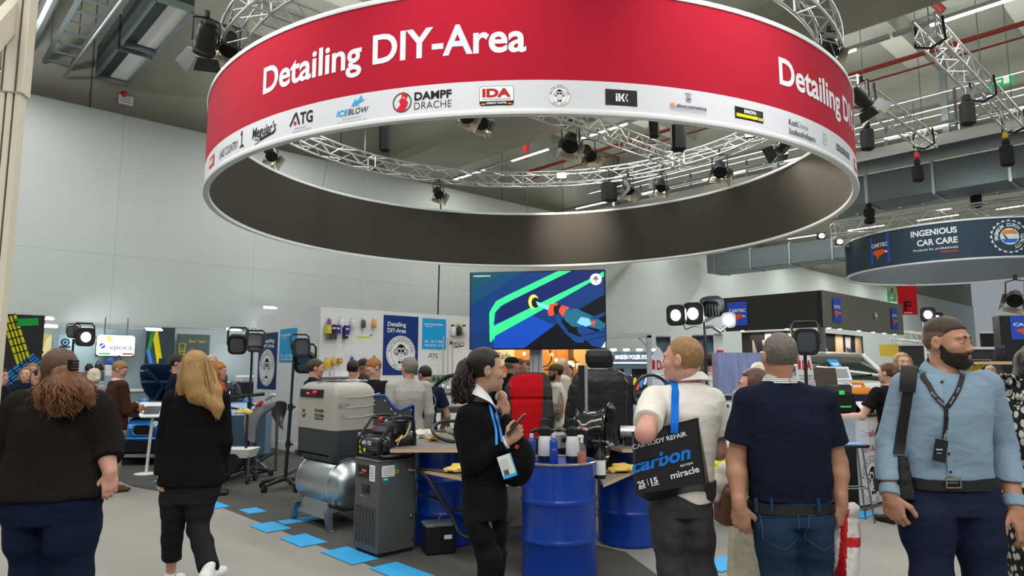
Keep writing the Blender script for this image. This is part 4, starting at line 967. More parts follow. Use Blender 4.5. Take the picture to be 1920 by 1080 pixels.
def strands(name,t,HD,m,pairs,r=.0035,seed=1,lift=.003,rad=(.080,.098,.092)):
    rn = random.Random(seed); o = MB(m); rad = np.array(rad)+lift
    for d0,d1,n,spread in pairs:
        for _ in range(n):
            a = n3(V3(*d0)+V3(rn.uniform(-1,1),rn.uniform(-1,1),rn.uniform(-1,1))*spread[0]); b = n3(V3(*d1)+V3(rn.uniform(-1,1),rn.uniform(-1,1),rn.uniform(-1,1))*spread[1]); w = math.acos(max(-1,min(1,float(a@b)))) or .01; pts = []
            for i in range(9):
                u = i/8; q = (a*math.sin((1-u)*w)+b*math.sin(u*w))/math.sin(w); pts.append(HD.p(*(q*(rad+.0015*rn.random())+V3(0,-.018,.032))))
            o.tube(pts,[r*HD.s*(.55+.45*math.sin(math.pi*min(.9,.15+i/8))) for i in range(9)],6)
    return o.build(name,t,world=True,smooth=80)
def collar(t,J,m,name='collar',r=.066,hgt=.04,open_=.35,z0=None,spread=1.0,ctr=None,tilt=0.02,thick=.004):
    c = A3(ctr) if ctr is not None else J['nk']+V3(0,0,-.005); f,rr = J['f'],J['r']; o = MB(m); n = 28; rows = []
    for k,(dz,dr) in enumerate(((0,.012),(hgt*.6,.0),(hgt,-.004),(hgt*.55,.016),(-.002,.028*spread))):
        row = []
        for i in range(n+1):
            a = open_+(2*math.pi-2*open_)*i/n; fr = math.cos(a); row.append(c+f*(fr*(r+dr))+rr*(math.sin(a)*(r+dr)*.98)+V3(0,0,dz-tilt*fr-(.02*max(0,fr) if k > 2 else 0)))
        rows.append(row)
    vs = [p for r_ in rows for p in r_]; fs = []
    for k in range(4):
        for i in range(n): fs.append((k*(n+1)+i,k*(n+1)+i+1,(k+1)*(n+1)+i+1,(k+1)*(n+1)+i))
    o.add(vs,fs); return o.build(name,t,world=True,smooth=60)
def ribbon(name,t,pts,w,m,side,thick=.003):
    o = MB(m); P = [Vector(p) for p in pts]; sd = side if hasattr(side[0],'__len__') else [side]*len(P); rows = []
    for i,p in enumerate(P):
        tg = nrm(P[min(i+1,len(P)-1)]-P[max(i-1,0)]); s_ = Vector(sd[i]); s_ = nrm(s_-tg*s_.dot(tg)); nn = tg.cross(s_)
        rows.append([p+s_*w/2-nn*thick/2,p+s_*w/2+nn*thick/2,p-s_*w/2+nn*thick/2,p-s_*w/2-nn*thick/2])
    o.loft(rows); return o.build(name,t,world=t is not None,smooth=50)
def on_mesh(ob,parent):                    # ray caster in world space for prints and straps that follow cloth
    me = ob.data; n = len(me.vertices); v = np.empty(n*3,f32); me.vertices.foreach_get('co',v); v = v.reshape(-1,3)+A3(parent.location); 
    return BVHTree.FromPolygons([tuple(p) for p in v],[tuple(p.vertices) for p in me.polygons])
def print_on(t,bvh,origin,x,y,k,draw,name='print',eps=.003):
    """A flat drawing pressed on cloth: origin in front of it, x and y span the drawing, rays go along -x cross y."""
    x,y = Vector(x).normalized(),Vector(y).normalized(); d = -x.cross(y); o = MB(); draw(o); origin = Vector(origin); c_ = bvh.ray_cast(origin,d); last = [c_[3] if c_[0] is not None else .6]
    def fn(v):
        p = origin+x*v.x*k+y*v.y*k; hit = bvh.ray_cast(p,d)
        if hit[0] is None: q = p+d*last[0]
        else: last[0] = hit[3]; q = hit[0]
        return q-d*(eps+v.z*.5*max(k,.2))-Vector(t.location)
    return o.build(name,t,smooth=0,fn=fn)
# ================================================================== the people near the camera
def W3(px,py,Y): return A3(at(px,py,Y))
def px_rings(Y,rows):                       # rows: left px, right px, row px, depth half-width, depth offset
    R = []
    for l,r,y,d,dy in rows:
        a,b = at(l,y,Y),at(r,y,Y); R.append(((a.z+b.z)/2,(a.x+b.x)/2,Y+dy,(b.x-a.x)/2,d))
    return R
def setj(J,Y,**kw):
    for k,v in kw.items(): J[k] = W3(v[0],v[1],Y+(v[2] if len(v) > 2 else 0))
    for q in 'lr': J['hd'+q] = n3(J['wr'+q]-J['el'+q])
navy = cloth('navy_knit','#171b2b'); denim = cloth('blue_denim','#22354d',var=.3,bump=.3); belt_m = mat('black_belt_leather','#141416',.5)
def belt_ring(t,c,a,b,z,hh_,m,name='belt',yaw=0,p=2.3):
    o = MB(m); rows = []
    for dz,g_ in ((-hh_/2,0),(-hh_/2,.004),(hh_/2,.004),(hh_/2,0)):
        rows.append([(c[0]+math.copysign(abs(math.cos(q))**(2/p),math.cos(q))*(a+g_),c[1]+math.copysign(abs(math.sin(q))**(2/p),math.sin(q))*(b+g_),z+dz) for q in [2*math.pi*i/48 for i in range(48)]])
    o.loft(rows+[rows[0]],caps=False); return o.build(name,t,world=True)
def ring_at(R,z): R = sorted(R); return [np.interp(z,[r[0] for r in R],[r[i] for r in R]) for i in range(1,5)]
def cam_hits(bvh,pts,off,Y):              # points on the cloth seen at the given pixels, lifted by off
    out = []
    for px,py in pts:
        d = ray(px,py).normalized(); h = bvh.ray_cast(CAM,d); q = h[0] if h[0] is not None and abs(h[0].y-Y) < .5 else at(px,py,Y-.1)
        out.append(q-d*off)
    return out
def spline(P,n=4):
    P = [Vector(p) for p in P]; out = []
    for i in range(len(P)-1):
        a,b,c,d = P[max(i-1,0)],P[i],P[i+1],P[min(i+2,len(P)-1)]
        for k in range(n):
            t = k/n; out.append(.5*((2*b)+(c-a)*t+(2*a-5*b+4*c-d)*t*t+(3*b-a-3*c+d)*t**3))
    return out+[P[-1]]
# --- man in the navy polo shirt
Y = 3.2; p = at(1478,900,Y)
J = plan(p.x,Y,1.765,0.03,build=1.12)
setj(J,Y,shl=(1404,752),shr=(1541,752),ell=(1380,862,.03),elr=(1570,868,.02),wrl=(1386,946,-.03),wrr=(1576,940,-.02),hil=(1450,985),hir=(1518,985),knl=(1465,1110),knr=(1532,1110),anl=(1468,1285),anr=(1540,1285),nk=(1464,722),pel=(1482,960),wst=(1478,900),chs=(1473,800))
J['hd'] = W3(1461,669,Y-.0); J['hs'] = .93; J['hf'] = V3(.02,1,0)
R = px_rings(Y,[(1412,1556,1010,.125,0),(1412,1556,965,.13,0),(1411,1551,925,.125,0),(1409,1548,890,.125,-.01),(1405,1546,840,.125,-.01),(1401,1546,790,.125,0),(1404,1541,755,.105,0),(1424,1516,727,.075,0),(1438,1489,712,.058,0)])
t,HD,R,yw = person('grey haired man in a dark navy knit polo and blue jeans, seen from behind',J,'tan',hair='salt',h=.0045,rings=R,hcurl=.55,
    hand_cfg=dict(l=dict(d=(.12,.1,-1),n=(.5,.75,0),b=(.8,-.3,0),curl=.7),r=dict(d=(.1,.15,-1),n=(-.4,.6,.2),b=(-.6,.6,0),curl=1.1)))
polo_z = at(1480,936,Y).z
g = garment_top(t,J,R,0,navy,polo_z,'short',.013,.006,folds(.006,6,9,1),'polo_shirt',cuff=.70)
garment_legs(t,J,R,0,denim,at(1480,922,Y).z,.09,.008,.006,folds(.007,7,17,2,.001),'jeans',crotch=at(1480,1008,Y).z,widths=(.083,.068,.064,.06))
stripe = grid_mat('striped_collar','#e4e2dc',50,.008,.004,'#3a3a42',axes=(0,2))
collar(t,J,stripe,r=.056,hgt=.034,open_=.3,ctr=W3(1463,713,Y),tilt=-.012)
base = ring_at(R,at(1480,940,Y).z)
belt_ring(t,base[:2],base[2]+.013,base[3]+.013,at(1480,947,Y).z,.038,belt_m)
for x in (1418,1447,1535):
    q = at(x,948,Y-.155 if x != 1418 else Y-.12); m = MB(denim); m.box(q,(.014,.012,.06),bev=.003); m.build('belt_loop',t,world=True)
jb = on_mesh([o for o in t.children if o.name.startswith('jeans')][0],t)
def pocket(m):
    m.use(mat('pocket_stitch','#3c5672',.9)); P = [(-.5,.5),(.5,.56),(.5,-.25),(0,-.55),(-.5,-.25),(-.5,.5)]; m.line([(a[0]+(b[0]-a[0])*k/10,a[1]+(b[1]-a[1])*k/10) for a,b in zip(P,P[1:]) for k in range(11)],.022,0); m.line([(-.5+.1*k,.43+.006*k) for k in range(11)],.014,0)
for px,ang in ((1446,.06),(1520,-.04)): print_on(t,jb,at(px,985,Y)+Vector((0,-.6,0)),(1,0,ang),(-ang,0,1),.14,pocket,'back_pocket',.006)
hair_short(t,HD,HM['salt'],.006,h=.0045,rough=.004,back=-.088)
shoes(t,J,mat('dark_shoe_leather','#1c1a19',.5))
# --- white plastic carrier bag in his hand
film = mat('white_plastic_film','#eeebe8',.3,var=.06,trans=.35,ior=1.05); film_r = mat('red_plastic_print','#b3141c',.4)
hnd = J['wrr']+V3(.0,.02,-.09)
bagt = thing('plastic_bag','white plastic carrier bag with red print held by the man in navy','plastic bag',(hnd[0],hnd[1],hnd[2]-.5))
S = SDF(.006); c0 = V3(*at(1580,950,3.22)); zz = c0[2]
S.ell(V3(*at(1596,953,3.2)),(.035,.04,.03),None,.02); S.ell(V3(*at(1566,950,3.25)),(.035,.04,.03),None,.02)
S.stack([(zz,c0[0]+.005,3.22,.03,.04),(zz-.06,c0[0]+.015,3.22,.055,.05),(zz-.14,c0[0]+.01,3.22,.062,.055),(zz-.25,c0[0]-.0,3.22,.052,.06),(zz-.36,c0[0]-.015,3.22,.036,.055),(zz-.44,c0[0]-.03,3.22,.022,.05)],0,.03)
bz = [at(1580,y,3.2).z for y in (1006,1024)]
S.mesh('bag_body',bagt,[film,film_r],folds=lambda x,y,z: .008*vnoise(x*40,y*40,z*6)+.004*vnoise(x*60,y*60,z*60),
    pick=lambda x,y,z: (((z < bz[0]) & (z > bz[1]) & (x > c0[0]-.02)) | ((np.abs(x-c0[0]+.03-.10*(z-zz+.2)) < .012) & (z < zz-.0))).astype(int))
# --- man in the white shirt with the tote bag
Y = 3.45; p = at(1285,900,Y); Wt = cloth('white_shirt','#d9d5cd',var=.04,bump=.15,sheen=.05)
J = plan(p.x,Y,1.77,-.35,build=1.1)
setj(J,Y,shl=(1228,748),shr=(1334,752,.05),ell=(1209,813,-.30),elr=(1347,846,.03),wrl=(1222,800,.02),wrr=(1335,838,.3),hil=(1258,965),hir=(1307,965),knl=(1262,1075,-.02),knr=(1312,1080),anl=(1268,1240,.1),anr=(1320,1262),nk=(1292,722,.0),pel=(1283,945),wst=(1285,890),chs=(1285,800))
J['hd'] = W3(1278,675,Y-.02); J['hs'] = .97; J['hf'] = V3(-.80,.60,0)
R = px_rings(Y,[(1222,1334,1000,.12,0),(1219,1334,955,.125,0),(1219,1335,915,.125,0),(1222,1334,870,.12,0),(1222,1340,815,.125,0),(1224,1345,775,.125,0),(1230,1344,752,.105,0),(1252,1330,731,.08,0),(1270,1312,718,.06,0)])
t,HD,R,yw = person('man in a white short sleeved shirt and grey jeans, black tote bag on his shoulder',J,'pink',hair='sandy',h=.0045,rings=R,hcurl=.9)
g = garment_top(t,J,R,0,Wt,at(1285,925,Y).z,'short',.010,.006,folds(.009,5,7,4,.001),'shirt',cuff=.72,sr=1.1,hemcut=lambda X,Y_,Z: at(1285,930,Y).z-.06*np.sin(np.clip((X-p.x-.02)*9,-1.5,1.5))**2*0-.035*np.cos((X-p.x-.1)*14)-Z)
grey_j = cloth('grey_denim','#3b3a3b',var=.3,bump=.3)
garment_legs(t,J,R,0,grey_j,at(1285,900,Y).z,.08,.008,.006,folds(.008,7,18,8,.001),'jeans',crotch=at(1280,990,Y).z,widths=(.083,.070,.066,.062))
collar(t,J,Wt,r=.064,hgt=.038,open_=.4,ctr=W3(1296,714,Y),tilt=0.01)
belt_ring(t,W3(1297,706,Y)[:2],.063,.063,at(1297,704,Y).z,.012,cloth('grey_neckband','#4d5057'),name='neckband',p=2)
hair_short(t,HD,HM['sandy'],.007,h=.005,rough=.003,line=[-.085,-.08,-.055,.0,.03,.06,.088,.1,.11])
shoes(t,J,mat('dark_shoe_leather','#1c1a19',.5))
# the tote bag: flat front, folded side and base
bag_m = mat('black_laminate','#17181a',.33,var=.25,vs_=9,bump=.12,bs=40,stretch=(1,1,5)); blue_w = fabric('blue_webbing','#1668c9')
by = 3.26
tb = thing('tote_bag','black laminated tote bag with blue shoulder strap and printed words','tote bag',tuple(at(1255,935,by)))
TL,TR,BR,BL = at(1189,815,by),at(1307,785,by+.02),at(1322,906,by),at(1192,928,by-.02)
TR2,BR2 = at(1315,786,by+.13),at(1333,903,by+.13); BF,BFr = at(1217,940,by+.1),at(1320,928,by+.1); TL2,BL2 = TL+Vector((.01,.13,0)),BL+Vector((.02,.13,.0))
m = MB(bag_m); m.add([TL,TR,BR,BL,TL2,TR2,BR2,BL2,BF,BFr],[(3,2,1,0),(1,2,6,5),(4,5,6,7),(0,4,7,3),(3,8,9,2),(2,9,6),(3,7,8),(7,6,9,8)])
m.build('bag_body',tb,world=True,smooth=20)
m = MB(mat('black_bag_edge','#0d0d0e',.4))
for a,b in ((TL,TR),(TR,BR),(TR,TR2)): m.tube([a,b],.004,6)
m.build('bag_edge',tb,world=True)
xx = (TR-TL).normalized(); yy = ((TL-BL).normalized()); yy = (yy-xx*yy.dot(xx)).normalized(); nn = xx.cross(yy)
bw = (TR-TL).length; px2 = lambda px,py: at(px,py,by)
m = MB(); m.M = basis(BL+nn*.004,xx,yy,nn); bh = (TL-BL).length; u = bw
m.use(ink('d6d9dc')).text('CAR BODY REPAIR',u*.985,bh*.775,.021,.02,w=.265,al='R'); 
m.use(ink('1b74cf')).text('carbon',u*.515,bh*.475,.062,.03,w=.285,shear=.3)
m.use(ink('17181a')).rect(u*.33,bh*.505,.16,.005,.003)
m.use(ink('cfd3d6')).text('25',u*.12,bh*.155,.028,.04,w=.034); m.text('15',u*.32,bh*.155,.028,.04,w=.034); m.rect(u*.22,bh*.155,.003,.03,.001)
m.rect(u*.12,bh*.08,.034,.004,.001); m.rect(u*.32,bh*.08,.038,.004,.001)
m.text('miracle',u*.80,bh*.16,.030,.022,w=.14); m.text('europe',u*.86,bh*.285,.014,.012,w=.062)
m.build('bag_print',tb,world=True,smooth=0)
bv = on_mesh(g,t); st_ = cam_hits(bv,[(1266,722),(1266,740),(1265.5,760)],.008,Y)
ribbon('shoulder_strap',tb,spline([Vector(W3(1252,722,Y+.12)),Vector(W3(1256,711,Y+.02)),*st_,at(1265,788,by),at(1264,812,by-.008)]),.036,blue_w,(1,0,0))
# --- man in the pale blue shirt
Y = 3.1; p = at(1778,900,Y); Bl = cloth('pale_blue_shirt','#7d93a6',var=.05,bump=.15,sheen=.05); trn = cloth('navy_trousers','#1c2238',var=.12)
J = plan(p.x,Y,1.85,math.pi-.1,build=1.06)
setj(J,Y,shr=(1700,722),shl=(1848,722),elr=(1668,832,.04),ell=(1882,836,.03),wrr=(1668,925,-.04),wrl=(1903,948,-.08),hir=(1738,950),hil=(1823,950),knr=(1748,1085,-.04),knl=(1846,1090,-.03),anr=(1755,1300,0),anl=(1858,1300,.06),nk=(1768,702),pel=(1778,930),wst=(1776,890),chs=(1772,780))
J['hd'] = W3(1777,643,Y-.02); J['hs'] = .96; J['hf'] = V3(.52,-.85,0); J['hp'] = -.04
R = px_rings(Y,[(1690,1868,985,.13,0),(1688,1866,945,.13,0),(1696,1856,905,.12,0),(1697,1849,870,.112,0),(1695,1848,825,.118,0),(1694,1852,775,.13,0),(1697,1852,742,.115,0),(1706,1845,722,.095,0),(1728,1815,708,.075,0),(1742,1795,700,.062,0)])
t,HD,R,yw = person('bearded man in a pale blue shirt and navy trousers with black lanyard and shoulder bag',J,'tan',hair='buzz',h=.004,rings=R,hcurl=.45,brow=True,
    hand_cfg=dict(r=dict(d=(.2,-.05,-1),n=(.75,.5,0),b=(.3,-.9,0),curl=.75),l=dict(d=(.15,-.25,-1),n=(-.2,.9,0),b=(-1,-.2,0),curl=.45)))
fb = folds(.009,5,8,6,.001)
g = garment_top(t,J,R,0,Bl,at(1778,898,Y).z,'long',.008,.0055,fb,'shirt',cuff=.93,sr=1.12)
for q in 'rl':
    e,w = J['el'+q],J['wr'+q]; S = SDF(.005); S.cap(e+(w-e)*.84,e+(w-e)*1.03,.041,.043,.01,flat=True); S.mesh('cuff',t,Bl)
m = MB(Bl); bvh = on_mesh(g,t)
pl = cam_hits(bvh,[(1776,712),(1777,760),(1780,810),(1781,850),(1783,893)],.004,Y); ribbon('placket',t,spline(pl),.028,Bl,(1,0,0),.003)
for i,(bx,by_) in enumerate(((1766,716),(1777,785),(1779,851),(1782,885))):
    q = cam_hits(bvh,[(bx,by_)],.009,Y)[0]; m = MB(mat('dark_button','#20222a',.3)); m.M = T(q,0,math.pi/2); m.cyl((0,0,-.002),(0,0,.002),.0055,n=14); m.build('button',t,world=True)
garment_legs(t,J,R,0,trn,at(1778,893,Y).z,.08,.010,.0055,folds(.009,6,11,3,.001),'trousers',crotch=at(1778,990,Y).z,widths=(.088,.072,.066,.062))
base = ring_at(R,at(1778,902,Y).z); belt_ring(t,base[:2],base[2]+.014,base[3]+.014,at(1778,902,Y).z,.044,belt_m)
q = at(1786,905,Y-base[3]-.02); m = MB(metal('buckle_metal','#a8a29a',.25))
for dx,dz,w_,h_ in ((-.03,0,.006,.046),(.03,0,.006,.046),(0,.02,.06,.006),(0,-.02,.06,.006),(-.005,0,.05,.005)): m.box(q+Vector((dx,-.006,dz)),(w_,.006,h_),bev=.001)
m.build('belt_buckle',t,world=True)
collar(t,J,Bl,r=.064,hgt=.045,open_=.5,ctr=W3(1768,702,Y),tilt=.035,spread=1.2)
hair_short(t,HD,HM['buzz'],.0022,h=.0045,rough=.0012,line=[-.05,-.04,-.01,.020,.028,.046,.060,.068,.070],top=.004,fade=hairm('fade','#6b5546',.15))
beard_short(t,HD,HM['dark'],.005,low=-.130)
shoes(t,J,mat('dark_shoe_leather','#1c1a19',.5))
bvb = bvh
lan = mat('black_lanyard','#111113',.6); P1 = cam_hits(bvh,[(1742,722),(1752,740),(1764,753),(1774,764)],.006,Y); P2 = cam_hits(bvh,[(1803,712),(1797,730),(1787,748),(1776,764)],.006,Y)
lt = thing('lanyard','black lanyard with white print and dark badge round the bearded man','lanyard',tuple(P1[-1]))
nk = J['nk']; back = [Vector(W3(1730,706,Y+.02)),Vector(W3(1727,700,Y-.05))]
ribbon('band',lt,spline([Vector(W3(1768,692,Y+.075)),Vector(W3(1738,696,Y+.04)),Vector(W3(1730,703,Y-.05)),*P1]),.021,lan,(1,0,.3)); ribbon('band',lt,spline([Vector(W3(1768,692,Y+.075)),Vector(W3(1800,694,Y+.03)),Vector(W3(1805,702,Y-.06)),*P2]),.021,lan,(1,0,-.3))
P3 = cam_hits(bvh,[(1774,764),(1774,790),(1772,812),(1770,822)],.008,Y); ribbon('band',lt,spline(P3),.017,lan,(1,0,0))
m = MB(metal('clip_metal','#b5b5b5',.3)); m.tube(P3[-2:]+[P3[-1]+Vector((0,-.005,-.02))],.006,8); m.build('clip',lt,world=True)
cq = at(1763,845,P3[-1].y-.012); m = MB(mat('black_badge_card','#18181b',.35)); m.M = T(cq,0,0,.22); m.box((0,0,0),(.056,.003,.094),bev=.001); m.use(ink('b9bcc2')); m.M = T(cq+Vector((0,-.004,0)),0,math.pi/2) @ T((0,0,0),.0); m.rect(-.006,.005,.028,.005,0); m.rect(-.008,-.01,.02,.003,0); m.build('badge',lt,world=True)
m = MB(ink('c9ccd2'))
for (px,py),ang in (((1752,741),-.75),((1765,755),-.75),((1795,733),1.0),((1785,750),1.0)):
    q = cam_hits(bvh,[(px,py)],.011,Y)[0]; m.M = T(q,0,math.pi/2,0) @ Matrix.Rotation(ang,4,'Z'); m.text('GLOBAL',.006,0,.0065,.01,w=.026); m.ringp(-.014,0,.003,.0045,.001,16)
m.build('lanyard_print',lt,world=True,smooth=0)
sb = thing('shoulder_bag','black shoulder bag with wide strap worn by the bearded man','bag',tuple(at(1690,925,Y+.02)))
P4 = cam_hits(bvh,[(1703,712),(1702,735),(1697,770),(1692,800),(1688,830),(1685,853)],.008,Y)
ribbon('strap',sb,spline([Vector(W3(1706,700,Y+.1)),Vector(W3(1704,692,Y+.02)),*P4]),.046,lan,(1,0,0),.005)
ribbon('shoulder_pad',sb,spline([Vector(W3(1707,697,Y+.06)),Vector(W3(1705,689,Y+.0)),cam_hits(bvh,[(1703,712)],.014,Y)[0],cam_hits(bvh,[(1701,735)],.016,Y)[0]]),.066,K['blackm'],(1,0,0),.012)
m = MB(metal('clip_metal','#b5b5b5')); q = P4[-1]; m.tube([q+Vector((-.02,0,0)),q+Vector((.02,0,0)),q+Vector((.008,0,-.02)),q+Vector((0,0,-.05))],.004,6); m.build('clip',sb,world=True)
S = SDF(.007); c = V3(*at(1687,892,Y-.02)); S.stack([(c[2]-.09,c[0],c[1]+.06,.035,.13),(c[2],c[0],c[1]+.06,.035,.13),(c[2]+.085,c[0]+.005,c[1]+.06,.025,.11)],0,.02,p=4); S.mesh('bag_body',sb,K['blackm'],folds=folds(.004))
# --- woman with curly brown hair and a black blazer
Y = 3.5; p = at(108,900,Y); Bz = cloth('black_blazer','#1c1a19',var=.12); dk = cloth('dark_blue_denim','#141d33',var=.2)
J = plan(p.x,Y,1.70,-.03,build=1.45,fem=True)
setj(J,Y,shl=(47,768),shr=(170,768),ell=(12,838,.02),elr=(194,832,.03),wrl=(4,896,-.02),wrr=(206,884,-.03),hil=(66,960),hir=(140,960),knl=(63,1082),knr=(132,1078),anl=(66,1262),anr=(132,1262,-.1),nk=(110,738),pel=(105,940),wst=(108,880),chs=(108,800))
J['hd'] = W3(112,699,Y); J['hs'] = .98; J['hf'] = V3(-.42,.9,0)
R = px_rings(Y,[(26,176,1000,.155,0),(18,182,960,.17,-.02),(10,188,920,.17,-.02),(22,184,880,.16,0),(34,180,840,.15,0),(36,180,800,.15,0),(36,178,770,.13,0),(58,160,748,.1,0),(88,132,731,.068,0)])
t,HD,R,yw = person('heavy set woman in a black blazer with curly clipped brown hair, seen from behind',J,'pink',hair='brown',h=.005,rings=R,hcurl=.5,
    hand_cfg=dict(l=dict(n=(.5,.8,0),b=(.7,-.3,0)),r=dict(d=(.12,-.1,-1),n=(-.5,.8,0),b=(-.75,.2,0),curl=.5)))
g = garment_top(t,J,R,0,Bz,at(105,928,Y).z,'long',.012,.0065,folds(.010,5,5,9,.001),'blazer',cuff=.62,sr=1.5,flare=.012)
garment_legs(t,J,R,0,dk,at(105,925,Y).z,.08,.006,.0065,folds(.007,6,18,12,.001),'jeans',crotch=at(108,1000,Y).z,widths=(.128,.098,.086,.07))
print_on(t,on_mesh(g,t),at(107,840,Y)+Vector((0,-.7,0)),(1,0,0),(0,0,1),.5,lambda m: (m.use(mat('seam_line','#0c0b0b',.9)).line([(0,.2+.04*-k) for k in range(16)],.006,0),m.line([(-.02,-.26),(.0,-.2)],.006,0),m.line([(.045,-.42),(.0,-.2)],.006,0)),'back_seam')  # near-black lines mark the blazer's back seam and vent
hair_mass(t,HD,HM['brown'],[('e',(.0,-.05,.03),(.07,.07,.075))],h=.006,groove=.003,freq=(60,14),cutfn=lambda X,Y_,Z: at(110,718,Y).z-Z)
cu = [('w',[W3(120,702,Y-.12),W3(120,730,Y-.15),W3(125,752,Y-.13)],[.06,.085,.05]),('w',[W3(112,705,Y-.12),W3(85,738,Y-.1),W3(75,764,Y-.12)],[.05,.06,.03]),('w',[W3(130,705,Y-.12),W3(155,735,Y-.12),W3(168,756,Y-.1)],[.05,.06,.035]),('w',[W3(112,730,Y-.14),W3(106,766,Y-.15),W3(104,774,Y-.15)],[.07,.05,.02]),('w',[W3(140,730,Y-.14),W3(142,766,Y-.14)],[.06,.03])]
rl = random.Random(4)
def lk(Y,top,bot,n,dy0=-.10,dy1=-.17,mid=.5):
    out = []
    for i in range(n):
        f = i/(n-1); a,b = (top[0]+(top[2]-top[0])*f,top[1]+(top[3]-top[1])*f),(bot[0]+(bot[2]-bot[0])*f,bot[1]+(bot[3]-bot[1])*f+rl.uniform(-8,8)); e = math.sin(f*math.pi)
        out.append(([W3(a[0],a[1],Y+dy0*(.4+.6*e)),W3(a[0]+(b[0]-a[0])*mid*1.15,a[1]+(b[1]-a[1])*mid,Y+dy1*(.35+.65*e)),W3(b[0],b[1],Y+dy1*(.35+.6*e))],4))
    return out
strands('hair_strands',t,HD,HM['brown'],[((x,.5-abs(x)*.7,.9-abs(x)*.5),(.12,-1,.0),14,(.12,.06)) for x in (-1,-.6,-.25,.1,.45,.8,1.1)],.0042,3,.002)
locks('curl_locks',t,HM['auburn'],lk(Y,(92,702,150,698),(62,760,178,758),60,-.12,-.21)+lk(Y,(105,704,145,704),(80,776,152,776),46,-.15,-.22)+lk(Y,(90,712,152,708),(62,742,180,740),40,-.10,-.17),r=.0045,wob=.009,turns=3.0,jit=.010,seed=3,taper=.12)
S = SDF(.0055)
for c_ in cu: S.chain(c_[1],[q*.72 for q in c_[2]],.03)
S.mesh('curls',t,HM['auburn'],folds=lambda x,y,z: .012*np.abs(vnoise(x*45+z*8,y*45,z*30+vnoise(x*12,y*12,z*12)*2.5))-.004)
m = MB(mat('black_hair_clip','#0c0c0d',.25)); q = at(134,688,Y-.13)
for k in range(5):
    z = -.028+.014*k; m.tube([q+Vector((-.022,.02,z)),q+Vector((-.010,-.012,z)),q+Vector((.010,-.012,z)),q+Vector((.022,.02,z))],.0045,6)
m.tube([q+Vector((0,-.014,-.034)),q+Vector((0,-.014,.034))],.008,8); m.build('hair_clip',t,world=True)
shoes(t,J,mat('dark_shoe_leather','#1c1a19',.5))
# --- blonde woman in black walking away
Y = 5.0; p = at(355,900,Y); Bk = cloth('black_coat','#121214',var=.1); bkp = cloth('black_trousers','#222226',var=.15)
J = plan(p.x,Y,1.745,.12,build=.98,fem=True)
setj(J,Y,shl=(325,750),shr=(412,750),ell=(310,828,.03),elr=(418,826,.03),wrl=(303,893,-.06),wrr=(411,888,.14),hil=(335,925),hir=(374,925),knl=(324,985,.0),knr=(371,990,-.03),anl=(320,1080,.12),anr=(392,1066,-.30),nk=(370,734),pel=(355,915),wst=(362,860),chs=(368,790))
J['hd'] = W3(368,690,Y); J['hs'] = .98; J['hf'] = V3(.10,1,0); J['ffr'] = n3((.1,.8,-.2)); J['ffl'] = V3(-.05,1,0)
R = px_rings(Y,[(304,396,960,.11,0),(303,408,930,.12,0),(303,416,895,.125,0),(314,411,850,.105,0),(318,411,800,.105,0),(319,417,765,.10,0),(330,408,745,.085,0),(350,390,734,.055,0)])
t,HD,R,yw = person('blonde woman in a loose black coat, black trousers and white trainers walking away',J,'fair',hair='blonde',h=.005,rings=R,hcurl=.6,
    hand_cfg=dict(l=dict(n=(.5,.8,0),b=(.7,-.5,0),curl=.9)))
garment_top(t,J,R,0,Bk,at(355,908,Y).z,'long',.012,.0065,folds(.007,5,5,14,.001),'coat',cuff=.96,sr=1.25,flare=.015)
cz = at(325,1053,Y).z
garment_legs(t,J,R,0,bkp,at(355,905,Y).z,cz,.010,.0065,folds(.006,7,16,11,.001),'trousers',crotch=at(355,960,Y).z,widths=(.078,.066,.064,.063))
Q = lambda x,y,d: W3(x,y,Y+d)
hair_mass(t,HD,HM['blonde'],[('w',[Q(368,682,-.06),Q(366,715,-.09),Q(372,738,-.1),Q(392,752,-.1)],[.09,.085,.075,.05]),('w',[Q(352,705,-.03),Q(345,728,-.04),Q(340,738,-.06)],[.07,.05,.02]),('w',[Q(390,700,-.02),Q(402,735,-.07),Q(408,765,-.1),Q(409,786,-.1)],[.05,.05,.035,.010]),('w',[Q(385,735,-.09),Q(401,760,-.11),Q(406,778,-.105)],[.05,.035,.015])],h=.0055,groove=.006,freq=(60,5))
strands('hair_strands',t,HD,HM['blonde'],[((.0,-.2+.3*k,1),(sx,-.5+.1*k,-.75),12,(.10,.16)) for sx in (-1,1) for k in range(3)]+[((0,-.5,.9),(sx*.4,-1,-.8),14,(.14,.2)) for sx in (-1,1)],.004,4,.006)
locks('hair_locks',t,HM['blonde'],lk(Y,(352,668,386,668),(342,738,398,745),22,-.07,-.12)+lk(Y,(372,662,392,675),(396,765,412,786),12,-.08,-.12)+lk(Y,(350,680,372,700),(336,734,392,752),14,-.06,-.13),r=.0055,wob=.0015,turns=.6,jit=.007,seed=5,taper=.2)
white_sh = mat('white_trainer','#e6e6e4',.5)
J['anr'] = W3(392,1066,Y-.30); J['ffr'] = V3(.1,1,0); shoes(t,J,white_sh)
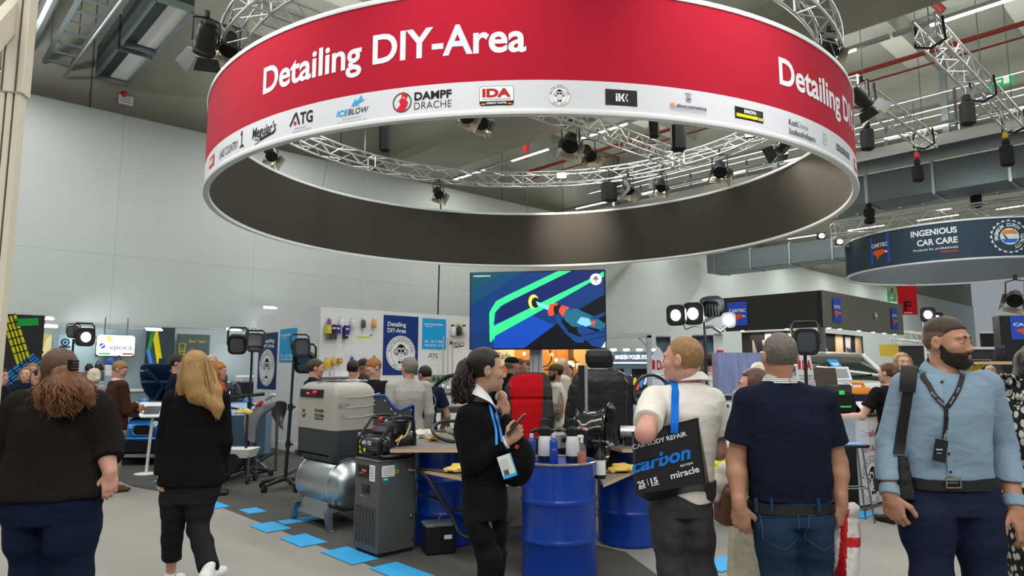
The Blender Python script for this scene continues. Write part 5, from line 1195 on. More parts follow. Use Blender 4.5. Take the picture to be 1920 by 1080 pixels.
# --- woman with the ponytail, checking her bag
Y = 3.9; p = at(908,900,Y); Cd = cloth('black_cardigan','#101012',var=.1); Bt = cloth('black_jeans','#151517',var=.15)
J = plan(p.x,Y,1.735,1.15,build=.98,fem=True)
setj(J,Y,shr=(880,782,-.10),shl=(913,772,.12),elr=(886,866,-.13),ell=(914,748,.34),wrr=(950,828,-.14),wrl=(941,745,.12),hir=(905,945,-.05),hil=(920,945,.06),knr=(918,1045,-.06),knl=(926,1048,.07),anr=(905,1180,-.06),anl=(925,1180,.12),nk=(898,752),pel=(910,930),wst=(908,890),chs=(900,810))
J['hd'] = W3(914,694,Y); J['hs'] = 1.0; J['hf'] = V3(.97,.22,0); J['hp'] = -.05
R = px_rings(Y,[(872,950,985,.13,0),(869,951,955,.135,0),(868,948,915,.125,0),(867,944,880,.11,0),(860,944,840,.12,0),(854,944,805,.13,0),(858,936,782,.12,0),(872,924,766,.085,0),(882,914,755,.05,0)])
t,HD,R,yw = person('woman with a dark curly ponytail in a black cardigan and white collar opening a bag',J,'olive',hair='black',h=.0042,rings=R,nose=1.02,
    hand_cfg=dict(r=dict(d=(.75,.1,.65),n=(.1,.95,0),b=(-.5,0,.85),curl=.95),l=dict(d=(.3,-.1,-1),n=(-.5,.5,-.1),b=(.5,-.8,.1),curl=.55)))
g = garment_top(t,J,R,0,Cd,at(908,912,Y).z,'long',.010,.0055,folds(.007,6,7,16,.001),'cardigan',cuff=.93,sr=1.25)
garment_legs(t,J,R,0,Bt,at(908,905,Y).z,.10,.006,.0055,folds(.005,7,24,19,.001),'jeans',crotch=at(910,992,Y).z,widths=(.088,.064,.052,.042))
wc = cloth('white_blouse','#dcdce0',var=.03); ctr = W3(905,751,Y)
for q in 'rl':
    e,w = J['el'+q],J['wr'+q]; S = SDF(.005); S.cap(e+(w-e)*.86,e+(w-e)*1.0,.036,.038,.01,flat=True); S.mesh('shirt_cuff',t,wc)
collar(t,J,wc,r=.056,hgt=.05,open_=.35,ctr=ctr,tilt=.05,spread=1.6)
hair_mass(t,HD,HM['black'],[('e',(0,-.03,.04),(.076,.09,.08))],h=.0055,groove=.002,freq=(60,20),cutfn=lambda X,Y_,Z: (lambda x,y,z: (np.interp(y,[-.1,-.04,.0,.04,.08],[-.09,-.08,.0,.045,.07])-z)*1.0)(*HD.loc(X,Y_,Z)))
strands('hair_strands',t,HD,HM['black'],[((x,.75-abs(x)*.5,.75-abs(x)*.35),(0,-1,.05),13,(.10,.05)) for x in (-1,-.7,-.35,0,.35,.7,1)]+[((sx,.15,-.15),(0,-1,.0),10,(.10,.05)) for sx in (-1,1)],.0038,5,-.002)
m = MB(K['blackm']); q = at(883,676,Y-.01); m.M = basis(q,(0,1,0),(.3,0,1)); m.lathe([(.018,-.018),(.03,-.01),(.032,.01),(.018,.018)],16); m.build('hair_tie',t,world=True)
S = SDF(.0055); S.chain([Q_ for Q_ in (W3(886,678,Y),W3(874,690,Y),W3(869,715,Y-.02),W3(871,740,Y-.05),W3(866,752,Y-.06))],[.03,.045,.055,.04,.012],.02); S.chain([W3(874,690,Y-.02),W3(860,722,Y-.04),W3(858,742,Y-.05)],[.035,.03,.012],.02)
S.mesh('ponytail',t,HM['dark'],folds=lambda x,y,z: .018*np.abs(vnoise(x*32+z*8,y*32,z*24+vnoise(x*14,y*14,z*14)*2.5))-.007+.005*vnoise(x*80,y*80,z*60))
pt_ = [([W3(884,678,Y-.02),W3(872+dx,700,Y-.03+dd),W3(866+dx*1.6,728,Y-.05+dd),W3(866+dx*1.3,752+abs(dx)*.4,Y-.06+dd)],5) for dx in (-9,-5,0,5,9) for dd in (-.03,0,.03)]
locks('ponytail_locks',t,HM['dark'],pt_,r=.0055,wob=.010,turns=3,jit=.008,seed=8)
shoes(t,J,mat('dark_shoe_leather','#1c1a19',.5))
m = MB(mat('watch_band','#d8c8c0',.3)); a,b = J['ell'],J['wrl']; m.cyl(a+(b-a)*.97,a+(b-a)*1.03,.031,n=20); m.build('bracelet',t,world=True)
hb = thing('handbag','soft black bag held open by the ponytail woman','bag',tuple(at(965,905,Y-.1)))
S = SDF(.0065); S.ell(V3(*at(972,862,Y-.06)),(.085,.10,.125),None,.03); S.ell(V3(*at(955,830,Y-.03)),(.06,.08,.12),None,.04); S.ell(V3(*at(950,800,Y)),(.035,.05,.07),None,.04); S.ell(V3(*at(965,892,Y-.06)),(.075,.09,.06),None,.03)
S.mesh('bag_body',hb,cloth('black_bag_cloth','#0e0e10',var=.1),folds=folds(.012,7,6,2))
m = MB(K['red']); m.box(at(969,838,Y-.16),(.02,.006,.02),ry=.5); m.build('zip_tag',hb,world=True)
ph = thing('phone','dark phone held up over the black bag','phone',tuple(at(968,796,Y-.16))); m = MB(mat('phone_case','#3a1c20',.3)); m.box((0,0,0),(.012,.07,.15),ry=.75,bev=.004); m.build('case',ph); m = MB(mat('phone_glass','#101014',.1)); m.box((-.007,0,.004),(.002,.062,.138),ry=.75); m.build('screen',ph)
bl = mat('blue_lanyard','#1f7fd0',.6); bv = on_mesh(g,t)
lt = thing('lanyard','blue lanyard with a white visitor badge round the ponytail woman','lanyard',tuple(at(935,835,Y-.12)))
for pts in ([(918,757),(923,778),(930,806),(931,834)],[(926,760),(932,782),(938,806),(942,828)]):
    ribbon('band',lt,spline(cam_hits(bv,pts,.022,Y)),.013,bl,(1,-.2,0))
cq = at(951,874,Y-.20); m = MB(mat('badge_card','#d9dad6',.3)); m.M = T(cq,-.1,0,-.33); m.box((0,0,0),(.078,.003,.12),bev=.001); m.use(ink(CYN)); m.box((0,-.002,-.052),(.078,.002,.016)); m.box((.036,-.002,0),(.006,.002,.12))
m.use(ink('8d9093'))
for k in range(5): m.box((-.01,-.002,.035-.012*k),(.045,.001,.002))
m.use(ink('55585c')).box((-.014,-.002,-.03),(.028,.001,.026)); m.build('badge',lt,world=True,smooth=0)
# ================================================================== the demo island: drums, boards, tools
def on_t(px,py,t,eps=.004): return basis(att(px,py,t)-E2*eps,E1,(0,0,1),-E2)      # print frames on hall planes
def on_s(px,py,s,eps=.004): return basis(ats(px,py,s)-E1*eps,-E2,(0,0,1),-E1)
FL = lambda L2: basis((-.001,L2,0),(0,-1,0),(0,0,1),(-1,0,0))                     # left face of a hall-aligned box
FR = basis((0,-.001,0),(1,0,0),(0,0,1),(0,-1,0))                                  # right face
def rrect(w,h,r,n=5): return [(sx*(w/2-r)+r*math.cos(a),sy*(h/2-r)+r*math.sin(a)) for sx,sy,a0 in ((1,-1,-90),(1,1,0),(-1,1,90),(-1,-1,180)) for a in (math.radians(a0+90*i/n) for i in range(n+1))]
def drum(x,y,lab,h=.88,r=.29):
    t = thing('steel_drum',lab,'drum',(x,y,0),0,None)
    m = MB(K['barrel']); pr = [(r-.012,.0),(r,.012),(r+.004,.02),(r,.035)]
    for zc in (h/3,2*h/3): pr += [(r,zc-.03),(r+.006,zc-.016),(r+.013,zc),(r+.006,zc+.016),(r,zc+.03)]
    pr += [(r,h-.03),(r+.002,h-.012)]; m.lathe(pr,64); m.build('shell',t,smooth=50)
    m = MB(mat('worn_drum_rim','#8f8c88',.35,.7,var=.3,vs_=30)); m.lathe([(r+.004,h-.018),(r+.011,h-.012),(r+.011,h-.002),(r+.003,h+.004),(r-.006,h-.002),(r-.006,h-.016),(r+.004,h-.018)],64,caps=False); m.build('rim',t)
    m = MB(mat('blue_drum_lid','#1567c4',.3,var=.05,coat=.3)); m.lathe([(0,h-.014),(r*.55,h-.014),(r*.6,h-.018),(r-.004,h-.018)],64,caps=False); m.build('lid',t)
    m = MB(K['steel']); m.lathe([(0,0),(.03,0),(.03,.012),(.022,.016),(0,.016)],20,T((r*.6,r*.25,h-.018))); m.build('bung',t); return t
drum(.37,5.58,'blue steel drum standing foremost, topped with sprayers and bottles')
drum(-.64,6.62,'blue steel drum behind the ponytail woman, under the board with the steering wheel')
drum(1.10,6.62,'blue steel drum behind the tote bag, under the board end')
ply_top = mat('board_laminate','#6f6a66',.5,var=.08); ply_edge = mat('board_edge','#c8a882',.6,var=.12,vs_=20)
def board(pts,z,lab,name='work_board',th=.028):
    c = sum((Vector((p[0],p[1],0)) for p in pts),Vector())/len(pts); c.z = z
    m = MB(ply_edge,ply_top); q = [(p[0]-c.x,p[1]-c.y) for p in pts]
    if sum(a[0]*b[1]-b[0]*a[1] for a,b in zip(q,q[1:]+q[:1])) < 0: q = q[::-1]
    m.prism(q,-th,-.001); m.use(ply_top).poly(q,0); o = m.build(name,smooth=0); o.location = c; return tag(o,lab,'table top')
g2 = lambda px,py,z: tuple(atz(px,py,z))[:2]
board([g2(768,876,.73),g2(872,896,.73),(.06,5.36),(.06,5.72),(-.28,6.05),(-.95,6.22)],.73,'low plywood board running from behind the ponytail woman to the foremost drum')
board([(.70,5.36),g2(1190,882,.73),(1.28,6.3),(1.0,6.28),(.70,5.72)],.73,'low plywood board on the other side of the foremost drum, with spray bottle and rim')
board([(-1.05,6.0),(-.28,6.0),(.0,6.45),(.8,6.45),(.95,6.0),(1.5,6.0),(1.5,7.3),(.9,8.1),(-.3,8.1),(-1.05,7.3)],.915,'high plywood board across the rear drums carrying seats and steering wheel')
# hose, box under the board
hose_m = mat('black_hose','#17181b',.55)
def hose(lab,pts,r=.016,name='hose',mt=None,cat='hose'):
    P = spline(pts,6); c = P[0]; o = MB(mt or hose_m); o.tube([p-c for p in P],r,8); ob = o.build(name,smooth=60); ob.location = c; return tag(ob,lab,cat)
hose('black air hose looping down from the low board to the floor behind the woman',[at(782,882,6.1),at(800,895,6.0),at(822,930,5.95),at(845,965,5.95),at(862,1000,5.9),at(885,1008,5.9),at(905,985,6.0)])
hose('second black hose running behind the battery box along the drum',[at(780,926,6.2),at(820,935,6.25),at(850,955,6.25),at(880,962,6.2),at(925,990,6.2)],.012)
c = atz(822,1036,0); bx = thing('battery_box','black box with lid and white sticker on the floor below the low board','box',c,.35)
m = MB(K['black']); m.box((0,0,.12),(.26,.2,.24),bev=.015); m.build('case',bx); m = MB(mat('box_lid_grey','#6f7476',.3)); m.box((0,0,.25),(.275,.215,.03),bev=.01); m.build('lid',bx)
m = MB(K['steel']); m.tube([(0,0,.26),(0,0,.31),(.03,0,.31)],.008,8); m.build('tap',bx); m = MB(K['white']); m.box((.06,-.101,.15),(.07,.002,.035)); m.build('sticker',bx)
for dx in (-.1,.1):
    m = MB(K['rubber']); m.box((dx,0,.006),(.04,.18,.012)); m.build('foot',bx)
# ---- grey dryer cabinet
C = atz(707,1049,0); L1 = along(C,E1,777); L2 = along(C,E2,662); HZ = .80
cg = mat('cabinet_grey','#4f5051',.5,var=.06,bump=.06,bs=90)
r = thing('dryer_cabinet','dark grey air dryer cabinet with grille standing on the blue tape','cabinet',C,HA)
m = MB(cg); m.box2((0,0,.035),(L1,L2,HZ),bev=.006); m.build('body',r); m = MB(K['blackm']); m.box2((.02,.02,0),(L1-.02,L2-.02,.036)); m.build('plinth',r)
m = MB(mat('cabinet_top','#5c5d5e',.4)); m.box2((-.004,-.004,HZ),(L1+.004,L2+.004,HZ+.012),bev=.004); m.build('top',r)
m = MB(K['black'],mat('display_red','#b12020',.4,emis=1.0)); m.M = FL(L2); w = L2
m.box((w*.36,HZ*.885,.002),(w*.46,.11,.012),bev=.004); m.use(m.mats[1]).rect(w*.42,HZ*.89,w*.18,.02,.0085); m.use(ink('8a8d90')).rect(w*.3,HZ*.86,w*.2,.008,.0085); m.build('display',r)
m = MB(K['white'],ink(BLK)); m.M = FL(L2); m.box((w*.735,HZ*.875,.001),(w*.22,.135,.003)); m.use(ink('77797c'))
for k in range(5): m.rect(w*.73,HZ*.93-.022*k,w*.15,.007,.003)
m.build('control_label',r)
m = MB(K['black']); m.M = FL(L2); m.box((w*.49,HZ*.70,.002),(w*.29,.08,.014),bev=.004); m.box((w*.49,HZ*.695,.008),(w*.18,.04,.014),bev=.003); m.build('switch',r)
m = MB(ink(CYN)); m.M = FL(L2); m.rect(w*.47,HZ*.615,.018,.016,.001); m.use(ink('c8cacc')); m.rect(w*.30,HZ*.615,.05,.005,.001); m.build('maker_mark',r)
m = MB(K['black']); m.M = FL(L2); m.rect(w*.475,HZ*.315,w*.82,HZ*.385,.0008); m.build('grille_recess',r)
m = MB(cg); m.M = FL(L2); nx,ny = 6,11; gw,gh = w*.82/nx,HZ*.385/ny
for j in range(ny+1):
    for i in range(nx+1):
        x,y = w*.475-w*.41+gw*i,HZ*.315-HZ*.1925+gh*j
        m.line([(x-gw*.5,y-gh*.42),(x+gw*.5 if i < nx else x,y+gh*.42 if i < nx else y)],gh*.34,.003)
for i in range(nx+1): m.rect(w*.475-w*.41+gw*i,HZ*.315,gw*.22,HZ*.385,.002)
m.build('grille',r)
m = MB(K['white']); m.M = FR; m.box((L1*.24,HZ*.9,.001),(L1*.34,.095,.002)); m.use(ink('6f7276'))
for k in range(5): m.rect(L1*.24,HZ*.935-.016*k,L1*.26,.004,.0025)
m.build('rating_plate',r)
for nm_,x,z,c1,c2 in (('round_sticker',.47,.945,'2f9a4e','e9ecee'),('round_sticker',.47,.885,'d9b21f','202020')):
    m = MB(ink(c1)); m.M = FR; m.disc(L1*x,HZ*z,.02,.001); m.use(ink('4d4e50')).disc(L1*x,HZ*z,.014,.0015); m.use(ink(c1)).line([(L1*x-.007,HZ*z),(L1*x,HZ*z-.008),(L1*x+.009,HZ*z+.009)],.004,.002); m.build(nm_,r,smooth=0)
m = MB(ink('1f6f8f')); m.M = FR; m.disc(L1*.17,HZ*.80,.034,.001); m.use(ink('3aa65a')).poly([(L1*.17-.034,HZ*.80+.002),(L1*.17+.034,HZ*.80+.002),(L1*.17+.026,HZ*.80+.026),(L1*.17-.026,HZ*.80+.026)],.002); m.use(ink(WHT)).rect(L1*.17,HZ*.80+.014,.034,.008,.003); m.build('eco_sticker',r,smooth=0)
m = MB(K['steel']); m.M = FR; m.ell((L1*.87,HZ*.39,.012),(.018,.018,.014),12,8); m.box((L1*.93,HZ*.14,.004),(.015,.015,.012)); m.build('drain_valve',r)
# ---- small frame compressor on it
A = C+Vector((0,0,HZ+.012)); fm = mat('frame_black','#121213',.4)
r = thing('small_compressor','small black compressor in a tube frame on top of the grey cabinet','compressor',A,HA)
x0,x1 = .01,L1-.015; hz = .36
for y in (.02,L2-.02):
    m = MB(fm); pts = [(x0,y,.05),(x0,y,.16),(x0+.03,y,.2),(x0+.13,y,hz-.03),(x0+.17,y,hz),(x1-.05,y,hz),(x1,y,hz-.05),(x1,y,.05),(x1-.04,y,.015),(x0+.04,y,.015)]
    m.tube(spline(pts+[pts[0]],3)[:-1],.0125,8,closed=True); m.build('frame_hoop',r)
m = MB(fm)
for x,z in ((x0+.15,hz-.01),(x1-.03,hz-.02),(x0+.05,.018),(x1-.05,.018)): m.cyl((x,.02,z),(x,L2-.02,z),.0115,n=8)
m.build('cross_bars',r)
m = MB(mat('air_tank_black','#18191b',.3,coat=.3)); Rr = .085; m.M = T((.10,L2/2,.12),0,-math.pi/2)
m.lathe([(0,-L2*.52),(.05,-L2*.5),(Rr*.9,-L2*.43),(Rr,-L2*.34),(Rr,L2*.34),(Rr*.9,L2*.43),(.05,L2*.5),(0,L2*.52)],28); m.build('tank',r)
m = MB(ink('e2e6ea')); m.M = basis((.012,L2*.62,.14),(0,-1,0),(0,0,1)); m.text('AIR',-.035,0,.034,.03,w=.07,shear=.2); m.use(ink(CYN)).disc(.018,0,.014,.001); m.use(ink('e2e6ea')).text('TEC',.062,0,.034,.03,w=.06,shear=.2); m.use(ink(YLW)).rect(-.02,-.065,.03,.03,.001); m.build('lettering',r,smooth=0)
m = MB(K['dark']); m.box((.17,L2*.55,.25),(.12,L2*.55,.04),ry=-.6,bev=.008); m.build('control_panel',r)
for y,z,rr_,c_ in ((.55,.335,.021,K['red']),(.8,.255,.016,K['red']),(.33,.325,.018,K['chrome'])):
    m = MB(c_); m.lathe([(rr_*.8,-.02),(rr_,-.01),(rr_,.012),(rr_*.7,.02),(0,.02)],16,T((.15,L2*y,z),0,0,-.7)); m.build('regulator_knob',r)
m = MB(mat('motor_black','#1c1c1e',.45)); m.cyl((.24,L2*.3,.14),(.40,L2*.3,.14),.075,n=24); m.box((.41,L2*.3,.14),(.03,.14,.15),bev=.01); m.build('motor',r)
m = MB(mat('pump_iron','#26272a',.35,.5))
for k in range(6): m.box((.30,L2*.3,.225+.014*k),(.12,.11,.008),bev=.003)
m.cyl((.30,L2*.3,.2),(.30,L2*.3,.31),.04,n=16); m.box((.30,L2*.3,.315),(.1,.09,.025),bev=.006); m.build('pump',r)
m = MB(mat('braided_hose','#b5ab90',.5)); m.tube(spline([(.2,.03,.12),(.22,.02,.17),(.29,.03,.2),(.34,.05,.27),(.36,.07,.3)],5),.0085,8); m.build('braided_hose',r)
m = MB(K['brass']); m.cyl((.18,.03,.15),(.25,.025,.20),.008,n=8); m.build('brass_pipe',r)
# ---- large compressor on a galvanised tank
C = atz(625,856,.72); L1 = along(C,E1,703); L2 = along(C,E2,555); zt = .74
galv_t = metal('galvanised_tank','#b4bcc2',.32,bump=.12,bs=14); gy = mat('compressor_grey','#a3a199',.4,var=.03); dk_ = mat('compressor_dark','#303236',.5,var=.05)
r = thing('tank_compressor','large grey screw compressor mounted on a silver air tank','compressor',(C.x,C.y,0),HA)
def soft_box(name,x0,x1,y0,y1,z0,z1,rt,mt,hgt=8):
    m = MB(mt); rows = []
    prof = [(0,z0)]+[(rt*(1-math.cos(a)),z1-rt+rt*math.sin(a)) for a in [math.pi/2*i/8 for i in range(9)]]
    for ins,z in prof:
        w_,d_ = (x1-x0)-2*ins*.55,(y1-y0)-2*ins*.85; rows.append([((x0+x1)/2+x,(y0+y1)/2+y,z) for x,y in rrect(w_,d_,.05)])
    m.loft(rows); return m.build(name,r,smooth=40)
soft_box('lower_cover',0,L1,0,L2,.72,.72+zt*.34,.004,dk_); soft_box('upper_cover',-.004,L1+.004,-.004,L2+.004,.72+zt*.34,.72+zt,.16,gy)
for k in range(3):
    m = MB(mat('cover_ridge','#b5b3ab',.4)); z = .72+zt*(.82-.14*k); m.tube([(.12+L1*.83*i/12,-.006,z-.02+.035*(i/12)**3) for i in range(13)],.007,6); m.build('cover_ridge',r)
m = MB(K['black']); m.M = FL(L2); w = L2; m.box((w*.4,.72+zt*.84,.004),(w*.62,.09,.02),bev=.008); m.build('control_panel',r)
m = MB(K['red'],mat('panel_lamp','#d04040',.3,emis=1)); m.M = FL(L2); m.ell((w*.55,.72+zt*.85,.03),(.035,.025,.03),14,10); m.use(m.mats[1]).rect(w*.32,.72+zt*.84,.07,.02,.016); m.build('emergency_knob',r)
m = MB(ink('26282c')); m.M = FL(L2); yy_ = .72+zt*.56; m.ringp(w*.2,yy_,.018,.034,.007,24,.3,3.3); m.ringp(w*.2,yy_-.012,.022,.04,.007,24,3.4,6.4); m.text('POWER',w*.62,yy_+.03,.032,.03,w=.2,z=.007); m.text('SYSTEM',w*.62,yy_-.02,.032,.03,w=.2,z=.007); m.rect(w*.62,yy_-.055,.2,.01,.007); m.build('lettering',r,smooth=0)
m = MB(ink('7b7a75')); m.M = FR; m.text('BLOW',L1*.02+.09,.72+zt*.68,.05,0,w=.12,z=.008,shear=.3); m.text('15 D',L1*.03+.09,.72+zt*.52,.028,.0,w=.07,z=.008); m.build('side_lettering',r,smooth=0)
m = MB(ink('c9ccd2')); m.M = FR; m.rect(L1*.62,.72+zt*.27,.05,.05,.003)
for k in range(3): m.use(ink(YLW)).poly([(L1*.62-.025,.72+zt*.15-.05*k),(L1*.62+.025,.72+zt*.15-.05*k),(L1*.62,.76+zt*.15-.05*k)],.003)
m.build('warning_labels',r,smooth=0)
m = MB(dk_); 
for y in (.03,L2-.03): m.box((L1/2,y,.69),(L1+.04,.05,.06))
for x in (.05,L1-.05): m.box((x,L2/2,.675),(.05,L2+.02,.05))
m.build('skid_frame',r,smooth=0)
TL_ = 1.02; tx,ty = L1*.40,L2*.40; TR_ = .265; zc = .42
m = MB(galv_t); m.M = T((tx,ty,zc),0,-math.pi/2)
m.lathe([(0,-TL_/2),(.12,-TL_/2+.02),(.2,-TL_/2+.06),(TR_*.96,-TL_/2+.13),(TR_,-TL_/2+.18),(TR_,TL_/2-.18),(TR_*.96,TL_/2-.13),(.2,TL_/2-.06),(.12,TL_/2-.02),(0,TL_/2)],48); m.build('air_tank',r,smooth=60)
m = MB(metal('weld_seam','#c8cccf',.3)); m.M = T((tx,ty,zc),0,-math.pi/2)
for z in (-TL_/2+.18,TL_/2-.18): m.lathe([(TR_-.002,z-.008),(TR_+.003,z),(TR_-.002,z+.008)],48,caps=False)
m.build('weld_seam',r)
for sx in (-1,1):
    m = MB(galv_t); X = tx+sx*.2
    y0,y1 = ty-.40,ty+.34
    m.add([(X,y0+.12,.26),(X,y1-.12,.26),(X+sx*.05,y1-.04,.11),(X+sx*.05,y0+.04,.11),(X+sx*.012,y0+.12,.26),(X+sx*.012,y1-.12,.26),(X+sx*.062,y1-.04,.11),(X+sx*.062,y0+.04,.11)],[(0,1,2,3),(7,6,5,4),(0,4,5,1),(1,5,6,2),(2,6,7,3),(3,7,4,0)])
    for yy_,dd in ((y0,-.03),(y1,.03)):
        m.box2((X+sx*.04-.03,yy_+dd-.03,.0),(X+sx*.04+.03,yy_+dd+.05,.012)); m.loft([[(X+sx*.05+a,yy_+dd+b,.012) for a,b in ((-.03,0),(.03,0),(.03,.02),(-.03,.02))],[(X+sx*.05+a,yy_-dd*1.6+b,.2) for a,b in ((-.05,0),(.05,0),(.05,.02),(-.05,.02))]])
    m.build('tank_foot',r,smooth=0)
for x,y in ((.08,.06),(.08,L2-.06),(L1*.6,.06)):
    m = MB(galv_t); m.box((x,y,.65),(.05,.05,.06)); m.build('mount',r,smooth=0)
m = MB(K['brass']); m.M = T((tx-.02,ty-.30,zc+TR_)); m.cyl((0,0,0),(0,0,.05),.014,n=10); m.cyl((-.03,0,.05),(.05,0,.05),.012,n=10); m.ell((.06,0,.05),.02,10,8); m.build('valve',r)
r2 = thing('brochures','loose dark and pale brochures lying on the grey compressor hood','brochure',C+E1*.3+E2*L2*.5+Vector((0,0,zt+.003)),HA)
for k,(x,y,a,c_) in enumerate(((0,0,.2,'50545a'),(.12,-.05,-.3,'9aa0a6'),(-.1,.05,.5,'70757c'))):
    m = MB(ink(c_)); m.box((x,y,.003+.004*k),(.28,.2,.004),rz=a); m.build('leaflet',r2,smooth=0)
# ---- things on the foremost drum
DZ = .868
def bottle(lab,px,py,Y,h,rr_,mt,capm,cat='bottle',label=None,z=DZ,name='bottle',group=None):
    c = at(px,py,Y); c.z = z; t = thing(name,lab,cat,c,0,group)
    m = MB(mt); m.lathe([(rr_*.9,0),(rr_,.006),(rr_,h*.72),(rr_*.9,h*.78),(rr_*.5,h*.83),(rr_*.48,h*.86)],24); m.build('body',t,smooth=50)
    m = MB(capm); m.lathe([(rr_*.52,h*.855),(rr_*.55,h*.86),(rr_*.55,h*.985),(rr_*.45,h),(0,h)],18); m.build('cap',t)
    if label:
        a0 = -math.pi/2; m = MB(ink(label[0])); 
        for ch,zz,sz,ww in label[1]:
            b = len(m.v); m.text(ch,0,0,sz,.01,w=ww); m.v[b:] = [((rr_+.001)*math.sin(v[0]/rr_),-(rr_+.001)*math.cos(v[0]/rr_),zz*h+v[1]) for v in m.v[b:]]
        m.build('label',t,smooth=0)
    return t
blu = mat('blue_bottle','#1d3f9c',.35); lidm = mat('pale_grey_cap','#b9bcc4',.4)
bottle('blue bottle with grey cap standing beside the black bag on the drum',997,858,5.50,.225,.031,blu,lidm,label=('aab6d8',(('ALA',.5,.014,.03),)))
bottle('blue bottle with grey cap between the two white sprayers',1038.5,866,5.40,.235,.033,blu,lidm,label=('aab6d8',(('ALA',.5,.014,.03),)))
def sprayer(lab,px,Y,flip=1):
    c = at(px,860,Y); c.z = DZ; t = thing('pressure_sprayer',lab,'sprayer',c,0)
    m = MB(mat('sprayer_white','#d9dadb',.4)); m.lathe([(.052,.04),(.056,.05),(.054,.16),(.046,.2),(.044,.205)],28); m.build('tank',t,smooth=50)
    m = MB(K['black']); m.lathe([(.05,0),(.057,.006),(.057,.045),(.053,.05)],28); m.build('base',t)
    m = MB(K['black']); m.lathe([(.044,.2),(.05,.21),(.047,.26),(.03,.275),(0,.275)],24); m.build('collar',t)
    m = MB(K['black']); m.tube([(-.034,0,.265),(-.036,0,.315),(-.02,0,.33),(.02,0,.33),(.036,0,.315),(.034,0,.265)],.008,8); m.build('pump_handle',t)
    m = MB(K['black']); m.tube([(.03*flip,0,.235),(.075*flip,0,.25),(.10*flip,0,.235),(.105*flip,0,.13)],[.016,.018,.018,.014],10); m.build('grip',t)
    m = MB(K['red']); m.box((.085*flip,-.016,.25),(.02,.008,.014),bev=.003); m.build('trigger',t)
    m = MB(K['black']); m.tube([(-.04*flip,0,.24),(-.09*flip,0,.245)],[.012,.009],8); m.cyl((-.09*flip,0,.245),(-.115*flip,0,.245),.013,n=10); m.build('nozzle',t)
sprayer('white pressure sprayer with black head beside the black bag, nearer of two',1022,5.58,-1); sprayer('white pressure sprayer with black head behind the amber bottle',1074,5.56,1)
c = at(1091,864,5.42); c.z = DZ; t = thing('amber_bottle','small clear bottle of amber liquid with pale spray head on the drum','bottle',c)
m = MB(mat('amber_liquid','#b8560a',.2,var=.05)); m.lathe([(0,.006),(.030,.006),(.032,.012),(.032,.095),(0,.095)],24); m.build('liquid',t)
m = MB(K['glass']); m.lathe([(.034,0),(.036,.008),(.036,.125),(.024,.15),(.014,.16),(.014,.17)],24); m.build('body',t,smooth=50); m = MB(mat('spray_head_white','#dcdedf',.4)); m.cyl((0,0,.165),(0,0,.2),.013,n=14); m.box((-.008,0,.21),(.05,.022,.022),bev=.006); m.build('spray_head',t)
c = at(1125,893,5.62); c.z = .73; t = thing('spray_bottle','black spray bottle with white label on the low board','bottle',c)
m = MB(K['black']); m.lathe([(.044,0),(.046,.01),(.046,.15),(.036,.19),(.016,.23),(.015,.25)],24); m.build('body',t,smooth=50); m = MB(ink('dfe1e2')); m.lathe([(.0465,.03),(.0465,.145)],24,caps=False); m.build('label',t)
m = MB(K['black']); m.box((0,0,.265),(.028,.026,.04),bev=.006); m.tube([(.0,0,.285),(-.05,0,.29),(-.06,0,.285)],[.016,.012,.011],8); m.tube([(-.02,0,.28),(-.04,0,.25),(-.035,0,.23)],.006,6); m.tube([(.01,0,.29),(.05,0,.28),(.07,0,.25)],[.014,.012,.006],8); m.build('trigger_head',t)
def chamois(lab,c,rz,sc=(.14,.08,.03),col='#d9b964',name='chamois_cloth'):
    t = Vector(c); S = SDF(.006); S.ell((0,0,.02),sc,None,.02); S.ell((.03,.01,.045),(sc[0]*.7,sc[1]*.7,.02),None,.01)
    S.cut(lambda X,Y,Z: -Z+0*X); dummy = None
    o = S.mesh(name,None,cloth('chamois'+col[1:],col,var=.06),folds=lambda x,y,z: .016*vnoise(x*22,y*30,z*50)); o.location = t; o.rotation_euler = (0,0,rz); return tag(o,lab,'cloth')
chamois('folded yellow chamois cloth on the low board beside the wheel rim',atz(1163,884,.735),.3)
chamois('yellow chamois cloth on the low board behind the ponytail woman',atz(858,884,.735),-.2,(.12,.09,.035))
chamois('crumpled white cloth beside the steering wheel on the high board',atz(795,820,.917),.4,(.16,.10,.06),'#cfc9c4','white_cloth')
chamois('small yellow cloth inside the steering wheel ring',atz(812,826,.92),0,(.06,.05,.03),'#d2a24e')
c = atz(1174,872,.73)+Vector((.02,.1,0)); t = thing('carton','small white carton on the low board behind the wheel rim','box',c,.5); m = MB(K['white']); m.box((0,0,.06),(.16,.12,.12)); m.build('box',t,smooth=0); m = MB(ink(BLK)); m.box((.05,-.061,.1),(.006,.002,.03)); m.build('slot',t,smooth=0)
# ---- wheel rim
wr_m = mat('gloss_black_rim','#101012',.16,var=.05,coat=.6); ax_ = Vector((.93,-.36,.0)).normalized(); c = at(1146,818,6.0)
t = thing('wheel_rim','glossy black wheel rim standing upright on the low board','wheel rim',(c.x,c.y,.732)); R0 = c.z-.732; Mx = Matrix.Translation((0,0,R0)) @ ax_.to_track_quat('Z','Y').to_matrix().to_4x4()
m = MB(wr_m); m.M = Mx; m.lathe([(R0*.98,.0),(R0,-.008),(R0*.97,-.02),(R0*.9,-.03),(R0*.88,-.06),(R0*.80,-.10),(R0*.80,-.17),(R0*.88,-.2),(R0*.9,-.235),(R0*.97,-.245),(R0,-.255),(R0*.98,-.265),(R0*.93,-.255),(R0*.86,-.23),(R0*.78,-.19),(R0*.77,-.10),(R0*.85,-.05),(R0*.93,-.012),(R0*.98,0)],56,caps=False); m.build('barrel',t,smooth=40)
m = MB(wr_m); m.M = Mx
